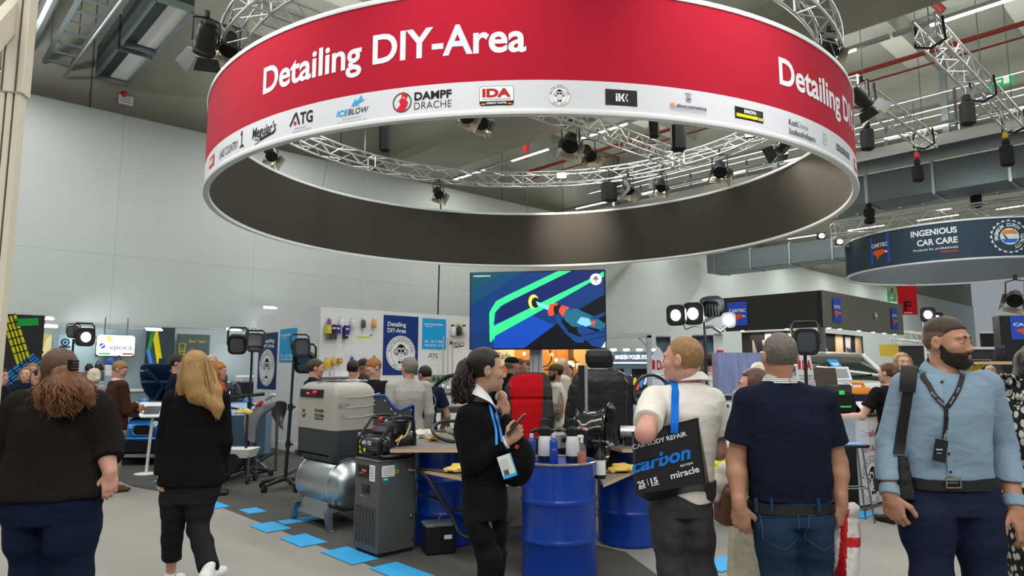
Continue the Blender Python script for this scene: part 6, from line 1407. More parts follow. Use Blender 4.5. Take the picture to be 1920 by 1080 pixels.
for k in range(10):
    a = 2*math.pi*k/10; ca,sa = math.cos(a),math.sin(a); m.tube([(ca*.03,sa*.03,-.2),(ca*R0*.5,sa*R0*.5,-.185),(ca*R0*.78,sa*R0*.78,-.2)],[.02,.016,.014],8)
m.lathe([(0,-.22),(.06,-.22),(.06,-.19),(.03,-.175),(0,-.175)],24); m.build('spokes',t)
m = MB(K['blackm'],K['rubber']); m.box((-.02,.03,.01),(.30,.16,.02)); m.build('rest_block',t)
c = at(1188,805,6.3); t = thing('silver_spindle','short silver cylinder end beside the wheel rim','spindle',(c.x,c.y,.917)); m = MB(K['alu']); m.cyl((-.12,0,.12),(.06,-.03,.12),.055,n=20); m.build('cylinder',t); m = MB(K['blackm']); m.box((-.03,0,.04),(.1,.08,.08)); m.build('stand',t)
# ---- red seat back
Yr = 6.75; t = thing('driving_chair','red and dark grey car seat back standing upright on the high board','car seat',tuple(atz(992,845,.917)))
rows = [(946,1030,846,.08,0),(942,1036,800,.085,.02),(943,1036,760,.085,.05),(947,1035,725,.08,.08),(958,1030,706,.06,.1),(968,1022,699,.04,.105)]
S = SDF(.008); S.stack(px_rings(Yr,rows),0,.02,p=3.2)
for sx in (0,1): S.chain([W3((952,1028)[sx],840,Yr-.06),W3((949,1030)[sx],780,Yr-.05),W3((953,1028)[sx],728,Yr-.0)],[.045,.045,.035],.03)
zz = at(990,748,Yr).z
S.mesh('seat_back',t,[fabric('seat_grey','#3a3a3c'),fabric('seat_red','#b5141c',var=.1)],folds=lambda x,y,z: .02*np.exp(-((z-zz)/.012)**2)*(y < Yr)-0*x,pick=lambda x,y,z: ((np.abs(x-at(988,770,Yr).x+.02*(z-1.2)) < .165-.03*np.clip((1.45-z)*2,0,1)) & (y < Yr+.06)).astype(int))
# ---- black leather seat seen from behind
Yb = 6.45; lea = mat('black_leather','#17171a',.42,var=.1,bump=.1,bs=120); t = thing('driving_chair','black leather car seat with headrest seen from behind on the high board','car seat',tuple(atz(1120,845,.917)))
S = SDF(.008); S.stack(px_rings(Yb,[(1062,1168,846,.09,0),(1058,1172,800,.09,0),(1062,1176,750,.09,0),(1070,1176,715,.085,0),(1080,1172,700,.07,0),(1090,1160,693,.05,0)]),0,.02,p=3.6); S.mesh('seat_back',t,lea,folds=folds(.004))
S = SDF(.007); S.stack(px_rings(Yb,[(1104,1148,689,.04,0),(1098,1150,680,.055,0),(1097,1150,668,.06,0),(1100,1147,658,.05,0),(1108,1140,655,.03,0)]),0,.02,p=3); S.mesh('headrest',t,lea)
for px in (1110,1139): m = MB(K['chrome']); m.cyl(at(px,700,Yb),at(px,684,Yb),.006,n=8); m.build('headrest_post',t,world=True)
m = MB(K['blackm']); a,b = at(1066,770,Yb-.1),at(1168,835,Yb-.1); m.add([a,(b.x,a.y,a.z),(b.x,b.y+.02,b.z),(a.x,b.y+.02,b.z)],[(3,2,1,0)]); m.build('map_pocket',t,world=True)
t = thing('driving_chair','edge of another black car seat just behind the leather one','car seat',tuple(atz(1180,840,.917))); S = SDF(.009); S.stack(px_rings(6.8,[(1150,1184,845,.08,0),(1152,1187,780,.08,0),(1155,1187,720,.08,0),(1162,1184,703,.06,0)]),0,.02,p=3); S.mesh('seat_back',t,lea)
c = atz(1091,838,.917)+Vector((0,-.18,0)); t = thing('display_post','slim black and silver post in front of the black seat','post',(c.x,c.y,.917)); zt_ = at(1091,685,c.y).z-.917
m = MB(K['blackm']); m.box((-.02,0,zt_/2),(.042,.05,zt_)); m.build('black_half',t,smooth=0); m = MB(K['alu']); m.cyl((.02,0,.0),(.02,0,zt_),.02,n=14); m.build('silver_tube',t)
# ---- steering wheels
def steering(lab,M,R_=.185,loc=(0,0,0),hubc='#6e6a67'):
    t = thing('steering_wheel',lab,'steering wheel',loc); m = MB(mat('wheel_leather','#1a1a1b',.4)); m.M = M
    m.tube([(R_*math.cos(a),R_*math.sin(a),0) for a in [2*math.pi*i/56 for i in range(56)]],.0165,10,closed=True); m.build('rim',t)
    m = MB(mat('wheel_hub'+hubc[1:],hubc,.45)); m.M = M; m.ell((0,-.01,.01),(.085,.065,.03),20,10); m.build('hub',t)
    m = MB(K['black'],K['chrome']); m.M = M
    for a in (0,math.pi,-math.pi/2): m.tube([(math.cos(a)*.05,math.sin(a)*.05,.005),(math.cos(a)*R_,math.sin(a)*R_,0)],[.03,.014],8,flat=.5)
    m.use(K['chrome']).disc(0,-.005,.016,.042); m.build('spokes',t); return t
c = atz(850,820,.95); steering('car steering wheel lying tilted on the high board behind the ponytail woman',T((0,0,.06),.3,.42),.20,c)
c = at(1222,738,6.8); r = steering('black steering wheel mounted upright behind the white shirt man',basis((0,0,c.z-.917),(1,.25,0),(.05,.3,1)),.19,(c.x,c.y,.917),'#1b1c20')
m = MB(K['chrome']); m.cyl((0,.03,.02),(0,.02,c.z-.917),.02,n=10); m.box((0,.02,.01),(.2,.2,.02)); m.build('stand',r)
t = thing('blue_crate','blue plastic part tray on the high board by the rim','tray',tuple(atz(1174,826,.917)+Vector((0,.25,0)))); m = MB(K['blue']); m.prism([(-.13,0),(.13,0),(.13,.1),(.06,.18),(.0,.1),(-.13,.12)],-.09,.09,T((0,0,0),0,math.pi/2)); m.build('tray',t,smooth=0); m = MB(K['dark']); m.box((.03,0,.01),(.14,.12,.02)); m.build('liner',t)
for k,(px,py,h_,w_,c_) in enumerate(((1150,832,.05,.09,'#e8e6e2'),(1010,842,.10,.10,'#222326'),(1052,840,.12,.12,'#8d9096'),(745,822,.05,.14,'#3d3f44'))):
    c = atz(px,py,.917); t = thing('parts_box',['small white paper pad on the high board','small black block below the red seat','silver pump housing between the two seats','dark tray of loose trim parts at the end of the high board'][k],'box',c,.3*k); m = MB(mat('parts_box'+str(k),c_,.4)); m.box((0,0,h_/2),(w_,.1,h_),bev=.006); m.build('body',t); m = MB(K['blackm']); m.box((0,-.051,h_*.6),(w_*.5,.004,h_*.3)); m.build('mark',t)
# ---- wall screen on its post
Yt = 7.2; c = at(1006,581,Yt); rzt = .17; TW,TH = 1.455,.835
t = thing('large_screen','large wall screen showing a polisher on taped blue paint','screen',(c.x,c.y,c.z-TH/2),-rzt)
m = MB(K['blackm']); m.box((0,.03,TH/2),(TW,.06,TH),bev=.008); m.build('casing',t)
Ms = basis((0,-.0008,TH/2),(1,0,0),(0,0,1)); SW,SH = TW-.03,TH-.03
def em(h,e=1.0): return mat('screen_'+h,'#'+h,.3,0,.10,9,emis=e,ecol='#'+h)
def scr(name,draw):
    m = MB(); m.M = Ms; draw(m,lambda pts: [((x/1491*290-146)/260*TW,(105-y/1080*210-14+4)/151*TH) for x,y in pts]); m.build(name,t,smooth=0)
def zp(pts): return [(((860+x*.19450)-1006)/260*TW,-((490+y*.19444)-581.5)/149*TH) for x,y in pts]
m = MB(em('0a2f66',.9)); m.M = Ms; m.rect(0,0,SW,SH,0)
for p,h_ in (([(95,95),(620,95),(95,420)],'0c3d5e'),([(95,95),(420,95),(95,270)],'0a4450'),([(330,600),(330,840),(700,840),(960,640),(700,520)],'0d3f9e'),([(960,100),(1410,100),(1410,180),(700,450),(340,600),(360,480),(520,360)],'0a1c55'),([(620,845),(1010,560),(1410,330),(1410,845)],'05070f'),([(95,700),(280,640),(280,845),(95,845)],'0b2a5c')):
    m.use(em(h_,.9)).poly(zp(p),.0004+.0001*len(m.f))
m.build('picture_ground',t,smooth=0)
m = MB(em('2fe07a',1.1)); m.M = Ms
for p in ([(350,380),(470,320),(960,97),(1090,97),(500,375),(400,425),(340,490),(325,620),(310,780),(288,775),(283,500),(300,460)],[(315,630),(680,455),(1270,180),(1405,110),(1405,160),(1290,205),(790,480),(340,720),(328,770),(300,700)]): m.poly(zp(p),.0022)
m.build('picture_tape',t,smooth=0)
m = MB(em('d9e04a',1.0)); m.M = Ms; q = zp([(722,390)])[0]; m.disc(q[0],q[1],.055,.003,ry=.075); m.use(em('10151c',.8)); q = zp([(740,400)])[0]; m.disc(q[0],q[1],.042,.0034,ry=.056)
m.use(em('6fc4cf',.9)).poly(zp([(745,385),(760,425),(860,475),(880,440)]),.0038); m.use(em('d8442a',1.0)).poly(zp([(880,415),(960,405),(915,530),(870,530),(860,490)]),.004); m.poly(zp([(960,480),(1000,430),(1070,450),(1005,545)]),.0042)
m.use(em('0d1118',.9)).poly(zp([(915,440),(985,420),(960,520),(920,500)]),.0044); m.use(em('1c5d78',.8)).poly(zp([(1040,470),(1140,465),(1300,540),(1410,610),(1410,680),(1250,640),(1100,640),(1030,580),(1010,530)]),.0046)
m.use(em('76b6d8',.9)).poly(zp([(1140,600),(1180,545),(1260,560),(1280,620),(1220,640)]),.005); m.use(em('d8442a',1.0)).poly(zp([(1275,580),(1320,590),(1305,635),(1280,615)]),.0052)
m.build('picture_polisher',t,smooth=0)
m = MB(em('123a78',.8)); m.M = Ms
for p in ([(935,540),(965,510),(1000,600),(1060,690),(1150,730),(1230,745),(1200,795),(1130,790),(1030,700),(960,610)],[(1140,650),(1200,625),(1260,660),(1330,690),(1410,640),(1410,800),(1370,845),(1280,820),(1220,760),(1150,690)],[(1250,560),(1410,500),(1410,530),(1330,570)]): m.poly(zp(p),.0054)
m.use(em('0a1f4a',.8)).line(zp([(1200,720),(1300,700),(1410,690)]),.012,.0058); m.line(zp([(1240,770),(1320,750),(1400,730)]),.01,.0058)
m.use(em('c6cfdc',.9)).poly(zp([(1370,840),(1410,780),(1410,840)]),.006); m.build('picture_glove',t,smooth=0)
m = MB(em('c8d2e2',.9)); m.M = Ms; q = zp([(205,127)])[0]; m.text('WERBESENDUNG',q[0],q[1],.016,.02,w=.19,z=.004); m.build('picture_caption',t,smooth=0); q = zp([(1328,184)])[0]
m = MB(); m.M = Ms @ T((q[0],q[1],.0042),0,0,0,.12); m.use(em('e6e9ee',1.0)).disc(0,0,.51,-.001); lg_monkey(m,'14305e','e6e9ee',False); m.build('picture_badge',t,smooth=0)
m = MB(K['blackm']); m.box((0,.075,TH*.5),(.5,.05,.4)); m.build('bracket',t,smooth=0)
c2 = Vector((c.x+.0,c.y+.16,0)); p = thing('screen_post','thick grey aluminium post under the large screen','post',c2,-rzt)
m = MB(mat('grey_post','#aeb4b8',.45)); m.box((0,0,1.15),(.13,.07,2.3),bev=.01); m.build('profile',p); m = MB(K['steel'])
for x in (-.03,.03): m.box((x,-.0355,1.15),(.008,.004,2.28))
m.build('groove',p,smooth=0); m = MB(K['steel']); m.box((0,0,.01),(.5,.5,.02)); m.build('foot_plate',p,smooth=0)
hose('thin black cable dangling below the large screen',[at(1030,655,7.28),at(1034,672,7.3),at(1028,684,7.3),at(1018,688,7.32)],.006,'screen_cable',cat='cable')
# ---- blue edged dark display panel behind the compressors
Yp = 7.4; t = thing('tool_panel','dark panel with blue edges and stepped top behind the small compressor','tool board',tuple(atz(738,975,0)*0+Vector((at(738,800,Yp).x,Yp,0))))
pp = [at(px,py,Yp)-Vector(t.location) for px,py in ((700,742),(722,742),(734,758),(742,766),(752,770),(775,760),(775,900),(700,900))]; pp = [(q.x,q.z) for q in pp]; pp[-1] = (pp[-1][0],.0); pp[-2] = (pp[-2][0],.0)
m = MB(mat('panel_charcoal','#3b3b40',.6)); m.prism(pp[::-1],-.02,.02,T((0,0,0),0,math.pi/2)); m.build('board',t,smooth=0)
m = MB(mat('panel_blue','#173f8e',.45)); 
for a,b in zip(pp[:-2],pp[1:-1]): m.tube([(a[0],-.015,a[1]),(b[0],-.015,b[1])],.016,6)
m.tube([(pp[-3][0],-.015,pp[-3][1]),(pp[-3][0],-.015,0)],.016,6); m.build('edging',t,smooth=0)
m = MB(ink('d5d8dd')); m.M = basis((0,-.024,0),(1,0,0),(0,0,1)); 
for a in pp[:-2]: m.disc(a[0]*.93,a[1]-.05,.008,0,12)
m.build('screw_heads',t,smooth=0); m = MB(ink(CYN)); m.M = basis((0,-.023,0),(1,0,0),(0,0,1)); q = at(745,788,Yp); m.poly([(-.06,q.z-.02),(.0,q.z+.01),(.02,q.z-.005),(.08,q.z+.02),(.16,q.z+.01),(.15,q.z-.02)],0); m.build('splash_print',t,smooth=0)
# ================================================================== the white cabin with its pegboard
peg = grid_mat('pegboard_white','#edeff0',.038,.038,.010,'#dfe2e4',var=.01)
S0,T0,CHT = 6.14,11.9,2.77
r = thing('white_cabin','white exhibition cabin with a pegboard front full of posters and bottles','cabin',H(S0,T0,0),HA)
m = MB(K['white']); m.box2((0,.02,0),(4.3,2.95,CHT)); m.build('walls',r,smooth=0)
m = MB(peg); m.box2((0,-.012,0),(4.3,.02,CHT)); m.build('pegboard',r,smooth=0)
m = MB(K['white']); m.box2((-.02,0,0),(.0,2.95,.16)); m.build('skirting',r,smooth=0)
def sheet(name,frame,w,h,col,draws=(),parent=None,lab=None,cat=None,th=.006,group=None):
    """A flat printed sheet on a wall; draws are (logo, x, y, height) or callables."""
    m = MB(ink(col) if isinstance(col,str) else col); m.M = frame; m.box((0,0,-th/2+.002),(w,h,th))
    for d in draws:
        if callable(d): d(m)
        else:
            M0 = m.M; m.M = M0 @ T((d[1],d[2],.004),0,0,0,d[3]); LOGO[d[0]](m) if isinstance(d[0],str) else d[0](m); m.M = M0
    if parent is not None: return m.build(name,parent,smooth=0,world=True)
    o = frame.translation.copy(); m.v = [tuple(Vector(v)-o) for v in m.v]; ob = m.build(name,smooth=0); ob.location = o; return tag(ob,lab,cat or name.replace('_',' '),group)
def rect_t(pl,pr,pt,pb,t,eps=.01):     # frame and size of an upright rectangle on plane t seen between the given pixels
    c = on_t((pl+pr)/2,(pt+pb)/2,t,eps); a,b = att(pl,(pt+pb)/2,t),att(pr,(pt+pb)/2,t); u,v = att((pl+pr)/2,pt,t),att((pl+pr)/2,pb,t); return c,(b-a).length,abs(u.z-v.z)
def rect_s(pl,pr,pt,pb,s,eps=.01):
    c = on_s((pl+pr)/2,(pt+pb)/2,s,eps); a,b = ats(pl,(pt+pb)/2,s),ats(pr,(pt+pb)/2,s); u,v = ats((pl+pr)/2,pt,s),ats((pl+pr)/2,pb,s); return c,(b-a).length,abs(u.z-v.z)
def tx(st,x,y,size,c=WHT,bold=.02,w=None,z=.005,**k): return lambda m: m.use(ink(c)).text(st,x,y,size,bold,w=w,z=z,**k)
TT = T0-.012; NV = '1f3c80'
f_,w,h = rect_t(718.5,784,592,703,TT); sheet('poster',f_,w,h,NV,[tx('Detailing',-w*.13,h*.355,h*.075,w=w*.52),tx('DIY-Area',-w*.13,h*.25,h*.075,w=w*.52),('monkey',0,-h*.13,w*.8)],None,'tall dark blue poster with monkey emblem on the pegboard front')
f_,w,h = rect_t(791.5,836,597.5,655,TT)
sheet('poster',f_,w,h,'23a9ea',[tx('automechanika',-.02,h*.32,h*.07,w=w*.78),tx('FRANKFURT',-w*.22,h*.235,h*.035,w=w*.3),tx('10. - 14. 9. 2024',0,-h*.24,h*.085,w=w*.78),tx('FRANKFURT / MAIN',0,-h*.37,h*.06,w=w*.78)],None,'light blue square date poster on the pegboard front')
f_,w,h = rect_s(484.5,519,624,729,S0-.002); sheet('poster',f_,w,h,'2b3f6c',[tx('Detailing',w*.05,h*.36,h*.07,w=w*.6),tx('DIY-Area',w*.05,h*.27,h*.07,w=w*.6),('monkey',0,-h*.12,w*.8)],None,'dark blue monkey emblem poster on the plain end wall of the cabin')
f_,w,h = rect_s(525,556,616,679,S0-.002); sheet('poster',f_,w,h,'35a6e0',[tx('automechanika',-.02,h*.32,h*.07,w=w*.78),tx('FRANKFURT',-w*.22,h*.235,h*.035,w=w*.3),tx('10. - 14. 9. 2024',0,-h*.30,h*.085,w=w*.78),tx('FRANKFURT / MAIN',0,-h*.41,h*.055,w=w*.78)],None,'light blue date poster on the plain end wall of the cabin')
def wlogo(nm,px,py,hpx,lab,cat='sign',t=TT):
    c = on_t(px,py,t,.006); k = (att(px,py-hpx/2,t)-att(px,py+hpx/2,t)).length; m = MB(); m.M = Matrix.Diagonal((k,k,k,1)); LOGO[nm](m); m.v = [tuple(c.to_3x3() @ Vector(v)) for v in m.v]
    o = m.build('wall_logo',smooth=0); o.location = c.translation; return tag(o,lab,cat)
wlogo('innova',684,630.5,12,'black and yellow brand strip sign on the pegboard'); wlogo('koch',618,647,8,'two lines of small grey brand lettering at the edge of the pegboard'); wlogo('col',624,656,6,'wide black brand lettering on the pegboard under the small grey lines')
wlogo('labo',680,655,12,'orange and grey brand lettering with crest on the pegboard'); wlogo('meg',857,645,16,'black gothic brand lettering on the pegboard by the screen'); wlogo('atg',812,668.5,14,'black three letter brand sign under the light blue poster'); wlogo('flex',860,674,17,'red brand sign with white letters on the pegboard behind the ponytail')
def peg_item(px,py,hpx,kind,col,lab,grp=None,cap='#d8dadc'):
    c = att(px,py,TT-.07); k = hpx*.0118; t = thing('hanging_bottle' if kind == 'b' else 'shelf_carton',lab,'bottle' if kind == 'b' else 'box',(c.x,c.y,c.z-k/2),HA,grp)
    if kind == 'b':
        m = MB(mat('pegitem'+col[1:],col,.4)); m.lathe([(k*.19,0),(k*.2,.01),(k*.2,k*.62),(k*.1,k*.72),(k*.07,k*.76)],16); m.build('body',t,smooth=50)
        m = MB(mat('pegcap'+cap[1:],cap,.4)); m.box((-k*.06,0,k*.84),(k*.3,k*.12,k*.14),bev=.004); m.cyl((0,0,k*.74),(0,0,k*.84),k*.06,n=10); m.build('spray_head',t)
        m = MB(K['steel']); m.cyl((0,0,k*.9),(0,.07,k*.9),.004,n=6); m.build('hook',t)
    else:
        m = MB(mat('pegitem'+col[1:],col,.4)); m.box((0,0,k/2),(k*.62,.1,k)); m.build('carton',t,smooth=0); m = MB(mat('pegcap'+cap[1:],cap,.4)); m.box((0,-.051,k*.6),(k*.4,.004,k*.2)); m.build('print',t,smooth=0)
for a in ((617.5,602,16,'b','#8a3f9c','purple bottle hanging highest at the pegboard corner'),(640,603,18,'b','#d9dadb','white spray bottle hanging second in the top pegboard row'),(661,604,18,'b','#cfd2d5','white spray bottle hanging third in the top pegboard row'),(682,604.5,18,'b','#45494f','dark grey bottle hanging fourth in the top pegboard row'),(702,605,18,'b','#e69a22','orange bottle hanging last in the top pegboard row'),
          (615,617,14,'c','#d8c81f','yellow carton in the pegboard carton row'),(624,617,14,'c','#26262b','black carton between the yellow and the purple one'),(632,617.5,14,'c','#4a2d8f','narrow purple carton beside the black one'),(649,618.5,14,'c','#34288c','wide violet carton on its own on the pegboard'),
          (615,630,11,'b','#55585e','small grey jar under the yellow carton'),(622,630,11,'b','#4a4d52','small grey jar under the black carton'),(629,630,11,'b','#3c3f44','small dark jar under the purple carton'),(648,630,9,'c','#2f3138','black tray under the wide violet carton'),
          (613.5,679,21,'b','#e0b51e','yellow topped grey pump bottle low on the pegboard'),(626,676,16,'b','#d9a818','yellow polisher with black head low on the pegboard'),(637,677,9,'c','#d0a418','yellow small tool box low on the pegboard'),(622,699,14,'b','#c8ccd0','pale bottle on the low pegboard shelf'),(628,699,14,'b','#d4d6da','second pale bottle on the low pegboard shelf'),
          (660,673,15,'b','#23489c','blue bottle above the crew cut man'),(684,675,12,'b','#1d2f63','dark blue bottle behind the ginger man'),(702,671,12,'b','#2a2c30','black bottle above the ginger hair'),(850,618,22,'b','#dcdcd6','white bottle with black head above the gothic lettering'),(861,617,24,'b','#232324','black bottle with yellow top above the gothic lettering'),(871,618,22,'b','#d2d3cf','pale bottle beside the black yellow one, next to the screen')): peg_item(*a,cap='#2a2b2e' if a[4] in ('#dcdcd6','#d2d3cf') else ('#d8b61e' if a[4] == '#232324' else '#d8dadc'))
for k in range(9):
    peg_item(809+4.1*k,708,11,'b',['#4c9a3c','#2c2f33'][k % 2],'slim marker bottle in the green and black row behind the navy shirt man','green and black bottle row on the pegboard','#3f8a3a')
m = MB(K['white']); m.box((0,0,0),(.95,.16,.02)); o = m.build('pegboard_shelf',smooth=0); o.location = att(627,706,TT-.09); o.rotation_euler = (0,0,HA); tag(o,'narrow white shelf low on the pegboard','shelf')
for k in range(3):
    m = MB(K['alu']); m.cyl((0,0,0),(0,0,1.1),.012,n=8); m.ell((0,0,0),(.05,.05,.09),10,8); o = m.build('grinder'); o.location = att(848-9*k,733-3*k,TT-.2); tag(o,['silver long necked tool hung behind the black car part','middle silver long necked tool by the navy shirt man','silver long necked tool next to the bottle row'][k],'tool')
# ================================================================== booths along the back wall
teal = mat('booth_wall_pale','#8fa3a6',.6,var=.02); tealw = mat('booth_wall_white','#c2d0d2',.6,var=.02); bkw = mat('booth_black','#18191b',.6)
TB = 15.6
def wall_box(name,lab,pl,pr,ptop,t,mt,th=.08,z0=0.0,cat='wall panel',draws=(),eps=.0):
    a,b = att(pl,690,t),att(pr,690,t); zt_ = att((pl+pr)/2,ptop,t).z; c = (a+b)/2; w_ = (b-a).length
    r = thing(name,lab,cat,(c.x,c.y,z0),HA); m = MB(mt); m.box((0,th/2,(zt_-z0)/2),(w_,th,zt_-z0)); m.build('panel',r,smooth=0); m = MB(K['alu']); m.box((0,th/2,zt_-z0+.01),(w_,th+.01,.02)); m.build('top_rail',r,smooth=0); return r,c,w_,zt_
wall_box('booth_wall','pale blue booth back wall carrying the lit epoca sign',70,278,615,TB,teal)
wall_box('booth_wall','bright booth back wall behind the black lamp stand and red haired woman',325,484,617,TB+.2,tealw)
r,c,w_,zt_ = wall_box('track_panel','black booth panel printed with coloured tyre tracks',6,77,590,14.4,bkw)
m = MB(); m.M = basis(c+Vector((0,0,-c.z))-E2*.004,E1,(0,0,1),-E2)
def track(col,pts,wd,grid=True):
    q = [att(px,py,14.4) for px,py in pts]; q = [((p-c).dot(E1),p.z) for p in q]; m.use(ink(col)).line(q,wd,.002)
    if grid:
        (x0,z0),(x1,z1) = q[0],q[-1]; L_ = math.hypot(x1-x0,z1-z0); dx,dz = (x1-x0)/L_,(z1-z0)/L_; m.use(ink('161718'))
        for k in range(-1,2): m.line([(x0-dz*wd*.25*k,z0+dx*wd*.25*k),(x1-dz*wd*.25*k,z1+dx*wd*.25*k)],.018,.004)
        for k in range(int(L_/.13)): s = .13*k; m.line([(x0+dx*s-dz*wd*.5,z0+dz*s+dx*wd*.5),(x0+dx*s+dz*wd*.5,z0+dz*s-dx*wd*.5)],.02,.004)
track('c9c81e',[(16,592),(45,680)],.21); track('2a83cf',[(3,720),(70,670)],.20); track('e0418f',[(9,732),(24,742)],.24); track('1f9a48',[(27,605),(72,603)],.13,False)
m.build('track_print',r,smooth=0,world=True)
r,c,w_,zt_ = wall_box('corner_column','dark booth corner column with a slanting yellow and green stripe',277,324,614,TB-.25,mat('booth_slate','#33424a',.6),.4)
m = MB(); m.M = basis(Vector((c.x,c.y,0))-E2*.006,E1,(0,0,1),-E2); P_ = lambda px,py: ((att(px,py,TB-.25)-c).dot(E1),att(px,py,TB-.25).z)
for col,a in (('e8d820',[(290,618),(300,685)]),('3a9a4a',[(288,620),(279,655)]),('3b86d0',[(277,655),(284,686)])): m.use(ink(col)).line([P_(*q) for q in a],.11 if col[0] == 'e' else .07,.002)
m.build('stripe_print',r,smooth=0,world=True)
f_,w,h = rect_t(297,311,672,686,TB-.5); sheet('info_board',f_,w,h,'3f4a52',[lambda m: m.use(ink('2a3138')).rect(0,0,w*.9,h*.9,.004)],None,'small dark info board on the dark booth column','board')
# lit sign
lit = mat('lightbox_white','#ffffff',.4,var=0,emis=.75,ecol='#fdfdff')
a,b,t_ = att(181,648,TB-.35),att(252,648,TB-.35),TB-.35; c = (a+b)/2; w = (b-a).length; h = att(216,628.5,t_).z-att(216,667,t_).z
r = thing('light_box_sign','white lit epoca sign hung in front of the pale blue booth wall','sign',(c.x,c.y,c.z-h/2),HA)
m = MB(K['black']); m.box((0,.06,h/2-.02),(w*.98,.1,h)); m.build('housing',r); m = MB(lit); m.prism(rrect(w,h,.06),0,.02,T((0,0,h/2),0,math.pi/2)); m.build('face',r)
m = MB(); m.M = basis((0,-.024,h/2),(1,0,0),(0,0,1)); dd = h*.13
for x,y,c_ in ((-.36,-.02,'2438c8'),(-.19,.32,'d8d030'),(-.36,.32,'c8d4e8')): m.use(ink(c_)).disc(w*x,h*y,dd); m.use(ink(WHT)).line([(w*x-dd,h*y-dd*.8),(w*x+dd,h*y+dd*.8)],.025,.002)
m.build('logo_dots',r,smooth=0); m = MB(); m.M = basis((0,-.024,h/2),(1,0,0),(0,0,1)); m.use(ink('3450a8')).text('epoca',w*.13,-h*.06,h*.26,.0,w=w*.60,z=.002); m.build('lettering',r,smooth=0)
for x,c_,w_ in ((-.3,'35b04a',.3),(.33,'d03030',.28)): m = MB(ink(c_)); m.M = basis((0,-.024,h/2),(1,0,0),(0,0,1)); m.rect(w*x,-h*.4,w*w_,.03,.002); m.build('stripe',r,smooth=0)
for x in (-.3,.3): m = MB(K['steel']); m.cyl((w*x,.05,h),(w*x,.05,h+.35),.012,n=6); m.build('hanger',r)
f_,w,h = rect_t(331,393,627,671,TB-.1); sheet('team_sign',f_,w,h,'64706f',[lambda m: (m.use(ink('d8d020')).ringp(-w*.33,0,w*.09,w*.105,.005,24),m.rect(-w*.33,-h*.22,w*.22,.02,.005),m.line([(-w*.43,h*.1),(-w*.39,-h*.36),(-w*.27,-h*.36),(-w*.23,h*.1)],.02,.005)),tx('Best Team',w*.13,h*.22,h*.15,'d8d020',.0,w*.5,shear=.25),tx('in',-w*.02,-h*.12,h*.13,'d8d020',0,w*.07,shear=.25)],None,'grey sign with yellow glass drawing and script on the bright booth wall','sign')
f_,w,h = rect_t(76,96,626,672,TB-.02); sheet('poster',f_,w,h,'c8b26a',[lambda m: (m.use(ink('e6d8a0')).poly([(-w/2,-h/2),(w/2,-h*.1),(w/2,h/2),(0,h*.3)],.005),m.use(ink('3a3a40')).disc(-w*.3,-h*.25,w*.14,.007))],None,'golden picture poster beside the black track panel')
f_,w,h = rect_t(109,135,628,656,TB-.02); sheet('poster',f_,w,h,'9cc0d0',[lambda m: (m.use(ink('27343c')).ringp(0,0,w*.2,w*.33,.005,24),m.disc(0,0,w*.12,.005),m.rect(0,-h*.3,w*.8,h*.12,.005))],None,'pale blue picture poster of a dark machine part behind the curly hair')
f_,w,h = rect_t(455,481,613,622,TB+.1); m = MB(ink('4a5158')); m.M = f_; m.text('GLO',0,0,h*.8,.01,w=w,z=0); o_ = f_.translation.copy(); m.v = [tuple(Vector(v)-o_) for v in m.v]; o = m.build('wall_lettering',smooth=0); o.location = o_; tag(o,'dark wall lettering cut off by the white cabin','sign')
spotl = mat('booth_spot_lens','#ffffff',.4,var=0,emis=14,ecol='#f2fbff')
def booth_spot(px,py,t,lab,e=12):
    c = att(px,py,t); r = thing('booth_spotlight',lab,'spotlight',c,HA); m = MB(K['white']); m.box((0,.05,.02),(.3,.1,.04),bev=.01); m.build('arm',r); m = MB(spotl); m.box((0,-.06,-.012),(.28,.12,.02),bev=.006); m.build('lens',r)
    lamp('SPOT','booth_spot_light',c-E2*.08+Vector((0,0,-.04)),e,(.88,.97,1),target=c+E2*.25+Vector((0,0,-1.5)),spot_size=2.0,spot_blend=.8,shadow_soft_size=.08)
for px,py,t,lab in ((90,612,TB-.5,'booth spotlight beside the black track panel'),(83,597,TB-.4,'small booth spotlight above the track panel edge'),(288,618,TB-.75,'booth spotlight on the dark corner column'),(437,618,TB-.35,'booth spotlight over the bright wall by the lamp stand'),(505,577,15.5,'round spotlight high on the white wall beside the cabin')): booth_spot(px,py,t,lab)
# coffee machines and shelf under the lit sign
for k,(px,py) in enumerate(((166,703),(184,703),(206,692))):
    c = att(px,py,TB-.5); r = thing('coffee_machine',['first small chrome machine on the booth counter behind the curly woman','second small chrome machine on the booth counter','blue and white machine on the booth counter by the brown jacket'][k],'machine',(c.x,c.y,c.z-.15),HA)
    m = MB([K['chrome'],K['chrome'],K['white']][k]); m.box((0,0,.12),(.2,.16,.22),bev=.02); m.build('body',r); m = MB([K['black'],K['black'],K['blue']][k]); m.lathe([(.07,.22),(.075,.3),(.04,.36),(0,.37)],14); m.build('hopper',r); m = MB(K['black']); m.tube(spline([(.08,0,.25),(.14,0,.42),(.2,0,.3)],4),.008,6); m.build('hose_arm',r)
a,b = att(150,715,TB-.5),att(275,715,TB-.5); c = (a+b)/2; r = thing('booth_counter','pale counter with machines under the lit sign','counter',(c.x,c.y,0),HA); m = MB(teal); m.box((0,0,c.z/2-.1),((b-a).length,.4,c.z-.2)); m.build('body',r,smooth=0); m = MB(K['white']); m.box((0,0,c.z-.18),((b-a).length+.04,.46,.04)); m.build('worktop',r,smooth=0)
